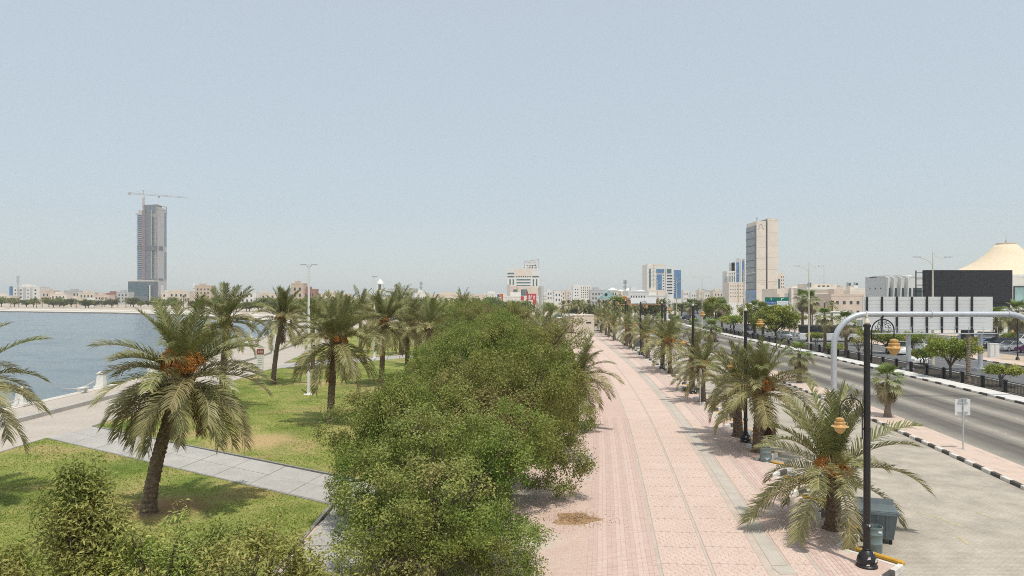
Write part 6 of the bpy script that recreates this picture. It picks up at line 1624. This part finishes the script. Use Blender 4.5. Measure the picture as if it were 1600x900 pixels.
b = MB(); pts = [(vx(p, D) - vx(934, D), H(q, D)) for p, q in ((935, 466.5), (943, 459), (951, 453.5), (957, 458.5), (960, 464.5), (953, 466), (945, 468))]
n = len(pts); b.v = [(x, 0, z) for x, z in pts] + [(x, 2.0, z + .3) for x, z in pts]; b.f = [list(range(n)), [n + i for i in range(n)][::-1]] + [[i, n + i, n + (i + 1) % n, (i + 1) % n] for i in range(n)]; b.m = [0] * len(b.f); b.build('sail', M['glasspale'], t)
b = MB(); b.tube([(vx(947, D) - vx(934, D), -.1, H(460.3, D)), (vx(947, D) - vx(934, D), .1, H(460.3, D))], .62, 14); b.build('round_mark', M['darkmetal'], t)
b = MB(); b.bx(vx(958, D) - vx(934, D), vx(985, D) - vx(934, D), -.1, 1.5, H(466, D), H(462.5, D)); b.build('canopy_edge', M['offwhite'], t)
b = MB(); b.lathe([(.9, 0), (.7, H(464, D))], 10, (vx(967, D) - vx(934, D), .5, 0)); b.build('column', M['grey'], t)
t, W, h = low_house('yellow and orange kiosk front behind the kerbside palms', 970, 980, 464.5, 290, 'cream', 'shop', None, 2, 1); wbox(t, 'sign_panel', W * .2, W * .9, h * .62, h + .3, M['orange'], -.3, -.05)
low_house('grey shop block with red stripe behind the white advertising board', 982, 1011, 457, 330, 'greypanel', 'shop', None, 6, 3)
low_house('white podium building left of the blue and white offices', 1008, 1046, 463, 360, 'offwhite', 'shop', None, 8, 2)
D = 480
t, W, h = low_house('beige canopy hall with a dark skyline emblem below the offices', 1012, 1040, 455, D, 'beige', 'hall', None, 0)
b = MB(); rr = random.Random(2)
for k in range(11): x = W * (.10 + .028 * k); b.bx(x, x + W * .022, -.15, -.01, h * .30, h * (.34 + .06 * rr.random() + .22 * math.exp(-((k - 5) / 2.2) ** 2)))
b.build('skyline_emblem', M['darkmetal'], t)
# white advertising board on a black frame beside the promenade
D = 132.0; xb0, xb1 = vx(981, D), vx(1039, D); zb0, zb1 = vz(475, D), vz(465, D)
t = thing('advertising_board', 'blank white advertising board on a black frame behind the kerbside palms', 'billboard', (xb0, D, -.02)); W = xb1 - xb0
b = MB(); b.bx(.5, W - 1.6, -.15, .15, zb0 + .12, zb1); b.build('panel', M['signwhite'], t)
b = MB(); b.bx(-1.2, W + .12, -.10, .10, zb0 - .12, zb0 + .04); b.bx(W - 1.2, W - 1.05, -.1, .1, zb0 + .05, zb1 - .1); b.bx(-.2, .3, -.12, .12, zb0 + .06, zb1); b.build('frame', M['brick'], t)
b = MB()
for xk in (0.0, W): b.lathe([(.14, 0), (.12, zb0 - .12)], 10, (xk, 0, 0))
b.build('legs', M['black'], t, 40)
D = 230.0; b = MB(); b.lathe([(.45, 0), (.42, H(458, D))], 10); o = b.build('white_pylon', M['white'], None, 40, (vx(1042, D), D, G)); tag(o, 'thick white pylon right of the white advertising board', 'pylon')

# blue and white offices
D = 620.0; t, W, _ = bldg('office_tower', 'blue and white office tower right of the pavilions', 'building', 1012, 1052, D); z = lambda py: H(py, D); u = W / 40
wbox(t, 'wall', 0, 28 * u, 0, z(415), M['offwhite'], 0, 24); wbox(t, 'right_wing', 28 * u, 40 * u, 0, z(418), M['white'], -1.2, 22); wbox(t, 'left_pier', -.6, 7 * u, 0, z(414.5), M['offwhite'], -.8, 22)
wbox(t, 'glass_strip', 2 * u, 4.6 * u, z(454), z(420), M['glassteal'], -.95, -.6); wbox(t, 'joint', 9.2 * u, 9.8 * u, z(462), z(413.5), M['pinkish'], -.3, .2)
wbox(t, 'curtain_wall', 14 * u, 22 * u, z(454), z(429), M['glassblue'], -.5, .1); wbox(t, 'upper_window', 13.5 * u, 25.5 * u, z(426), z(420.5), M['glassblue'], -.5, .1); wbox(t, 'upper_window', 29.5 * u, 36.5 * u, z(427), z(420.5), M['glassteal'], -1.5, -1.0)
wgrid(t, 23.2 * u, 26.2 * u, z(454), z(428), 1, 6, .8, .35, 'glass', 0)
for k in range(7): wbox(t, 'window_band', 29.5 * u, 38 * u, z(459.3 - 4.6 * k), z(457.3 - 4.6 * k), M['glass'], -1.35, -1.1)
b = MB()
for k in range(7): b.bx(0, 12.5 * u, -.86, -.78, z(456 - 6 * k), z(455.6 - 6 * k))
b.build('cladding_joints', M['grey'], t); parapet(t, 28 * u, 24, z(415), M['beige'], 1.2)
t, W, _ = bldg('glass_tower', 'blue glass slab tower behind the right side of the white offices', 'building', 1050, 1064.5, D + 30); D2 = D + 30; wbox(t, 'wall', 0, W, 0, H(418, D2), M['white'], 0, 18); wbox(t, 'curtain_wall', W * .2, W * .96, 6, H(422, D2), M['glassblue'], -.4, .1)
b = MB()
for k in range(11): b.bx(-1.2, W * .3, -1.0, 0, H(457 - 3 * k, D2), H(456.3 - 3 * k, D2))
b.build('balcony_slabs', M['white'], t)
# twin towers left of the beige tower
D = 640.0; z = lambda py: H(py, D)
t, W, _ = bldg('glass_tower', 'blue glass twin fin tower left of the tall beige tower', 'building', 1148, 1169, D + 30); wbox(t, 'wall', 0, W, 0, H(410, D + 30), M['greypanel'], 0, 18)
for xa in (.08, .45): wbox(t, 'curtain_wall', W * xa, W * (xa + .22), 8, H(410 if xa < .2 else 407, D + 30), M['glassblue'], -.4, .1)
for xa, yt in ((.0, 409), (.32, 403), (.42, 405), (.70, 404)): wbox(t, 'fin', W * xa, W * xa + .9, 0, H(yt, D + 30), M['white'], -1.4, 10)
wgrid(t, W * .74, W * .98, H(445, D + 30), H(411, D + 30), 1, 8, .6, .4, 'glass', 0)
t, W, _ = bldg('office_building', 'pale block with tall arched windows, left neighbour of the fin tower', 'building', 1136, 1149, D); wbox(t, 'wall', 0, W, 0, z(425), M['offwhite'], 0, 14); wgrid(t, W * .15, W, z(441), z(430), 4, 1, .5, .9, 'glassteal', 0); wgrid(t, W * .15, W, z(429.5), z(426), 4, 1, .4, .7, 'glass', 0); parapet(t, W, 14, z(425), M['white']); wbox(t, 'pier', -.5, 1.0, 0, z(432), M['grey'], -.6, 6)
t, W, _ = bldg('apartment_block', 'beige block of flats with small square windows below the fin tower', 'building', 1139, 1163, 520); D = 520; wbox(t, 'wall', 0, W, 0, H(443, D), M['beige'], 0, 14); wgrid(t, W * .05, W * .62, H(466, D), H(444, D), 4, 4, .34, .32, 'glass', 0); wgrid(t, W * .70, W * .98, H(466, D), H(444, D), 2, 4, .36, .32, 'glass', 0); wbox(t, 'pilaster', W * .62, W * .67, 0, H(442, D), M['cream'], -.6, .2); parapet(t, W, 14, H(443, D), M['beige'])
# tall beige tower
D = 400.0; t, W, _ = bldg('beige_tower', 'tall windowless beige stone tower with a dark vertical slot', 'tower', 1182, 1215.5, D); z = lambda py: H(py, D); u = W / 33.5; dp = 17.0
wbox(t, 'left_shaft', 0, 14.6 * u, 0, z(345.5), M['beige'], 0, dp); wbox(t, 'right_shaft', 17.2 * u, W, 0, z(341.5), M['beige'], -.3, dp); wbox(t, 'slot', 14.5 * u, 17.3 * u, 0, z(343), M['glassgrey'], .9, dp - 1)
wbox(t, 'glass_side', -.35, -.02, z(452), z(352), M['glassgrey'], .6, dp - .4)
b = MB()
for k in range(9): zz = z(452) + (z(360) - z(452)) * k / 8; b.bx(-.5, -.1, .4, dp - .2, zz - .22, zz + .22)
b.bx(-.75, -.1, .35, .9, z(452), z(352)); b.build('floor_bands', M['slatey'], t)
wbox(t, 'base_glazing', -.6, -.02, 1, z(453), M['glassblue'], .5, dp); 
b = MB()
for k in range(7): b.bx(0, 14.5 * u, -.03, .03, z(455 - 17 * k), z(454.7 - 17 * k)); b.bx(17.25 * u, W, -.33, -.27, z(459 - 19 * k), z(458.7 - 19 * k))
b.build('stone_joints', M['beige2'], t)
b = MB(); rr = random.Random(3); x = 2.0 * u
script_line(b, 1 * u, 13.5 * u, z(441), .9, -.031, rr); script_line(b, 6 * u, 13.5 * u, z(444.5), .7, -.031, rr); script_line(b, 18.5 * u, 32 * u, z(441), .9, -.331, rr); script_line(b, 24 * u, 32 * u, z(444.5), .7, -.331, rr)
b.build('lettering', M['cream'], t)
b = MB(); cx_, cz_ = 7 * u, z(352.5)
b.tube([(cx_ + .75 * math.cos(a), -.06, cz_ + 1.0 * math.sin(a)) for a in np.linspace(-.6, 3.9, 12)], .12, 4); b.tube([(cx_ - .5, -.06, cz_ - .8), (cx_ - 1.5, -.06, cz_ - 2.0)], .14, 4); b.tube([(cx_ + .6, -.06, cz_ - .8), (cx_ + 1.7, -.06, cz_ - 2.0)], .14, 4); b.build('emblem', M['greymetal'], t)
b = MB(); b.bx(22 * u, 28 * u, 3, 7, z(341.5), z(339.5)); b.build('roof_plant', M['grey'], t); b = MB(); b.tube([(.4, .5, z(346)), (.4, .5, z(340.5))], .14, 5); b.bx(.1, .7, .3, .7, z(341), z(340)); b.build('roof_mast', M['darkmetal'], t)
t, W, _ = bldg('annex', 'beige annex with small windows on the right of the tall beige tower', 'building', 1215, 1225.5, 402); D = 402; wbox(t, 'wall', 0, W, 0, H(427, D), M['beige'], 0, 12); wgrid(t, W * .48, W * .96, H(451, D), H(430, D), 2, 4, .42, .45, 'glass', 0); wbox(t, 'glass_strip', W * .06, W * .36, H(452, D), H(436, D), M['glassteal'], -.1, .05)
# beige low buildings and villas to the right
D = 330.0; t, W, _ = bldg('hall', 'plain beige hall with blank walls behind the direction sign', 'building', 1214, 1262, D); wbox(t, 'wall', 0, W * .40, 0, H(451, D), M['beige'], 0, 20); wbox(t, 'main_wall', W * .40, W, 0, H(451.6, D), M['beige'], -2.5, 20); wbox(t, 'shutter', W * .25, W * .38, 0, H(458, D), M['grey'], -.1, .1); wbox(t, 'dark_edge', W * .385, W * .40, 0, H(450, D), M['grey'], -2.7, .2); wbox(t, 'panel_door', W * .02, W * .08, 0, H(459, D), M['beige2'], -.1, .1)
b = MB(); z0 = H(451.6, D); b.add([(W * .6, 2, z0), (W * .98, 2, z0), (W * .98, 12, z0), (W * .6, 12, z0), (W * .68, 7, z0 + 1.2), (W * .90, 7, z0 + 1.2)], [(0, 1, 5, 4), (1, 2, 5), (2, 3, 4, 5), (3, 0, 4)]); b.build('roof', M['pinkish'], t)
D = 290.0; t, W, _ = bldg('villa', 'ornate beige villa with arched windows and a cornice', 'house', 1262, 1304, D); h = H(452, D); wbox(t, 'wall', 0, W, 0, h, M['beige'], 0, 14)
wbox(t, 'cornice', -.4, W + .4, h - .1, h + .7, M['offwhite'], -.5, 14.4); wbox(t, 'upper_storey', W * .06, W * .95, h + .7, H(443.5, D), M['cream'], 1.5, 12); wbox(t, 'roof_sign', W * .05, W * .18, h + .8, H(441.5, D), M['glassteal'], 1.2, 1.4)
wgrid(t, W * .18, W * .62, h * .34, h * .86, 3, 1, .34, .75, 'glass', 0, 'offwhite'); wgrid(t, W * .65, W * .95, h * .2, h * .9, 1, 2, .5, .4, 'glass', 0, 'offwhite'); wgrid(t, W * .4, W * .9, H(449, D), H(445, D), 3, 1, .6, .5, 'glass', 1.5)
low_house('tan flat roofed house with two rows of windows left of the grey hall', 1299, 1350, 462.5, 250, 'pinkish', 'house', None, 4, 2, 'glass', 12, True, .34)
low_house('cream house with stepped roof right of the ornate villa', 1286, 1302, 463, 262, 'cream', 'house', None, 2, 2, 'glass', 10, False, .34)
VH = 'beige houses of the hillside like town right of the tower'
rr = random.Random(12)
for i, (a, b_, yt, D, m_, lb) in enumerate([(1300, 1322, 451, 420, 'beige', 'beige house with balcony behind the tan flat roofed house'), (1318, 1340, 449.5, 470, 'cream', 'cream house above the tan flat roofed house'), (1334, 1354, 452, 430, 'offwhite', 'pale house directly left of the grey hall'),
        (1306, 1330, 457, 360, 'offwhite', 'white roofed house just above the tan flat roofed house'), (1328, 1352, 456, 350, 'beige', 'beige house touching the left edge of the grey hall'), (1280, 1312, 447, 520, 'beige2', 'tan house behind the ornate villa'), (1225, 1250, 454, 480, 'beige', 'far beige house above the plain hall'),
        (1100, 1118, 457, 760, 'offwhite', 'white long block on the far bend of the road, left'), (1114, 1136, 455, 740, 'cream', 'cream long block on the far bend of the road, right')]):
    low_house(lb, a, b_, yt, D, m_, 'house', VH, 4, 2, 'glass', 12, i % 2 == 0, .36)
t = thing('roof_tanks', 'pair of grey lift towers on the roofs left of the grey hall', 'roof structure', (vx(1325, 440), 440, H(452, 440) + G))
for k, x_ in enumerate((0, 4.2)): wbox(t, 'tank_tower', x_, x_ + 2.0, 0, 4.2, M['grey'], 0, 2); wbox(t, 'window', x_ + .3, x_ + 1.7, 2.2, 3.6, M['glass'], -.08, .02)
D = 500.0; t = thing('lattice_mast', 'thin lattice radio mast behind the beige villas', 'antenna mast', (vx(1287.5, D), D, G)); b = MB(); zt = H(416, D)
for a in (0, 2.09, 4.19): b.tube([(.7 * math.cos(a), .7 * math.sin(a), 0), (.35 * math.cos(a), .35 * math.sin(a), zt * .5), (.05 * math.cos(a), .05 * math.sin(a), zt)], .045, 4)
z = 0.0; k = 0
while z < zt * .92: r_ = .68 - .6 * z / zt; a = k * 2.09; b.tube([(r_ * math.cos(a), r_ * math.sin(a), z), (r_ * math.cos(a + 2.09), r_ * math.sin(a + 2.09), z + 1.6)], .025, 4); z += 1.6; k += 1
b.build('lattice', M['pinkish'], t)
# garden wall and low white hoarding along the far verge
D = 205.0; t, W, _ = bldg('garden_wall', 'long white plot wall behind the pair of fan palms', 'wall', 1205, 1350, D); wbox(t, 'wall', 0, W, 0, H(489, D) , M['offwhite'], 0, .3); wbox(t, 'coping', -.1, W + .1, H(489, D), H(488.4, D), M['white'], -.08, .38)
D = 300.0; t, W, _ = bldg('garden_wall', 'low white wall at the foot of the beige tower', 'wall', 1130, 1200, D); wbox(t, 'wall', 0, W, 0, H(474, D) + .2, M['white'], 0, .3)
D = 190.0; t, W, _ = bldg('canopy', 'thin flat green edged shade roof behind the grey gantry', 'canopy', 1299, 1333, D); wbox(t, 'roof', 0, W, H(489, D), H(487, D), M['offwhite'], 0, 5); wbox(t, 'fascia', -.1, W + .1, H(489.3, D), H(488.2, D), M['glassteal'], -.12, -.01)
b = MB()
for x_ in (.3, W * .5, W - .3): b.lathe([(.12, 0), (.12, H(489, D))], 8, (x_, 1, 0))
b.build('columns', M['greymetal'], t)
D = 178.0; t = thing('shop_board', 'small black and white roadside board right of the direction sign', 'sign', (vx(1269, D), D, G)); wbox(t, 'panel', 0, vx(1276, D) - vx(1269, D), H(480, D), H(475.5, D), M['black'], 0, .2); wbox(t, 'post', .1, .25, 0, H(475, D), M['darkmetal'], .21, .36)
D = 168.0; t, W, _ = bldg('hoarding', 'low white hoarding with grey panels behind the bus', 'fence', 1312, 1352, D)
for k in range(6): wbox(t, 'panel', W * k / 6 + .05, W * (k + 1) / 6 - .05, .1, 2.6, M['offwhite'], 0, .08)
# grey hall with fins and big tent roof
D = 158.0; z = lambda py: H(py, D)
t, W, _ = bldg('exhibition_hall', 'light grey hall with white fins behind the advertising board', 'building', 1350, 1640, D); u = W / 290.0
wbox(t, 'finned_wall', 31 * u, 100 * u, 0, z(432.5), M['greypanel'], -.5, 8.2); wbox(t, 'rear_wall', 100 * u, W, 0, z(434), M['offwhite'], -.3, 24)
wbox(t, 'side_wall', 30.6 * u, 31 * u - .01, 0, z(433), M['greypanel'], -.52, 8.2); wbox(t, 'roof_edge', 30.4 * u, 100 * u, z(432.5), z(431.8), M['white'], -.56, 8.3)
for k, xf in enumerate((31.3, 40.5, 51.5, 62.5)):
    b = MB(); x_ = xf * u; b.add([(x_, -.5, 0), (x_ + 1.6 * u, -.5, 0), (x_ + 2.2 * u, -1.7, z(434)), (x_ + .2 * u, -1.7, z(434)), (x_, -.2, 0), (x_ + 1.6 * u, -.2, 0), (x_ + 2.2 * u, -.2, z(432)), (x_ + .2 * u, -.2, z(432))], [(0, 1, 2, 3), (1, 5, 6, 2), (0, 3, 7, 4), (3, 2, 6, 7), (0, 4, 5, 1)]); b.build('fin', M['white'], t)
for xa, xb in ((32, 39), (43, 49), (53, 60), (64.5, 71.5), (75, 88)): wbox(t, 'window', xa * u, xb * u, z(465), z(450), M['glass'], -.62, -.45)
b = MB()
for k in range(3): b.ob((30.55 * u, 1.2 + 2.4 * k, z(450.5)), (.06, .35, .3))
b.build('wall_light', M['darkmetal'], t)
for xa, xb, y_ in ((30, 58, 433), (67, 80, 431.5)): wbox(t, 'roof_vent', xa * u, xb * u, z(y_), z(y_ - 1.3), M['darkmetal'], 3, 6)
wbox(t, 'white_canopy', 70 * u, 98 * u, z(434), z(428.5), M['white'], 6, 16)
for k in range(3): wbox(t, 'pale_window', (233 + 16 * k) * u, (248 + 16 * k) * u, z(473), z(448), M['glasspale'], -.45, -.25)
b = MB(); b.bx(232 * u, 285 * u, -.55, -.25, z(447.9), z(447)); b.bx(232 * u, 285 * u, -.55, -.25, z(474), z(473.1))
for k in range(4): b.bx((232 + 16 * k) * u, (233 + 16 * k) * u - .02, -.55, -.25, z(473.05), z(447.95))
b.build('window_frame', M['darkmetal'], t)
wbox(t, 'entrance', 213 * u, 250 * u, 0, z(491), M['glass'], -.4, -.2); wbox(t, 'white_column', 211 * u, 216.5 * u, 0, z(474.6), M['white'], -1.6, -.5)
D2 = 178.0; t = thing('tent_roof', 'big cream coloured tensile tent roof with a blunt peak', 'roof', (vx(1572, D2), D2, G)); Rb = vx(1690, D2) - vx(1572, D2)
prof = [(Rb, H(432, D2)), (Rb * .80, H(430.5, D2)), (Rb * .62, H(424, D2)), (Rb * .45, H(415, D2)), (Rb * .33, H(406, D2)), (Rb * .23, H(396, D2)), (Rb * .17, H(388, D2)), (Rb * .125, H(382.5, D2))]
b = MB(); b.lathe(prof, 36); b.build('canvas', M['tent'], t, 50)
zt = H(382.5, D2); b = MB(); b.lathe([(Rb * .12, zt - .2), (Rb * .118, zt + .35), (Rb * .10, zt + .4)], 24); b.tube([(0, 0, zt), (0, 0, zt + 1.0)], .2, 6); b.tube([(0, 0, zt + .9), (0, 0, zt + 2.6)], .06, 5); b.build('crown_ring', M['beige2'], t, 40)
b = MB(); b.lathe([(Rb * 1.0, H(435, D2)), (Rb * 1.005, H(432, D2)), (Rb * .99, H(431.9, D2)), (Rb * .985, 0)], 36); b.build('edge_drum', M['white'], t, 50)
# kiosk at the end of the promenade
D = 160.0; z = lambda py: vz(py, D) ; t = thing('kiosk', 'small flat roofed beige kiosk closing the promenade', 'building', (vx(897, D), D, 0)); W = vx(928.5, D) - vx(897, D)
wbox(t, 'wall', 0, W, 0, z(493), M['cream'], 0, 5); wbox(t, 'left_wall', vx(883, D) - vx(897, D), -.01, 0, z(494.5), M['pinkish'], 1.6, 6)
wbox(t, 'door', -1.4, -.75, 0, 2.0, M['beige2'], 1.5, 1.58); wbox(t, 'roof', vx(882, D) - vx(897, D) - .1, .6, z(494.4), z(491.2), M['white'], 1.4, 6.2); wbox(t, 'dark_slot', W * .60, W * .85, z(505), z(503.2), M['glass'], -.08, .02); wbox(t, 'roof_edge', -.06, W + .06, z(493), z(492), M['cream'], -.08, 5.06)
b = MB(); b.tube([(W * .42, -.02, z(496)), (W * .45, -.3, z(497.3)), (W * .46, -.35, z(498.5))], .13, 6); b.build('wall_lamp', M['offwhite'], t); wbox(t, 'corner_post', -.18, -.02, 0, z(494), M['beige2'], -.1, .1)
t = thing('wall_block', 'low pale pink outhouse left of the kiosk', 'building', (vx(868, 166), 166, 0)); wbox(t, 'wall', 0, vx(884, 166) - vx(868, 166), 0, 2.9, M['pinkish'], 0, 4); wbox(t, 'roof', -.1, vx(884, 166) - vx(868, 166), 2.9, 3.05, M['white'], -.1, 4.1)
t = thing('water_tank', 'blue water tank behind the pink outhouse', 'tank', (vx(871, 172), 172, G)); b = MB(); b.lathe([(.7, 2.4), (.75, 2.5), (.75, 3.6), (.5, 3.8), (.2, 3.85)], 14); b.build('tank', M['signblue'], t, 40); b = MB(); b.bx(-.7, .7, -.7, .7, 0, 2.4); b.build('stand', M['concrete'], t)

# ------------------------------------------------------------------ air: pale even haze round everything
hz = MB(); hz.bx(-2500, 2500, -38, 1400, -4.2, 175)
hm = bpy.data.materials.new('haze'); hm.use_nodes = True; hn = hm.node_tree
hn.nodes.remove(hn.nodes['Principled BSDF'])
pv = hn.nodes.new('ShaderNodeVolumePrincipled'); pv.inputs['Color'].default_value = (0.93, 0.95, 0.98, 1)
pv.inputs['Density'].default_value = 0.00024; pv.inputs['Anisotropy'].default_value = 0.2
hn.links.new(pv.outputs[0], hn.nodes['Material Output'].inputs['Volume'])
o = hz.build('haze', hm); o['kind'] = 'stuff'
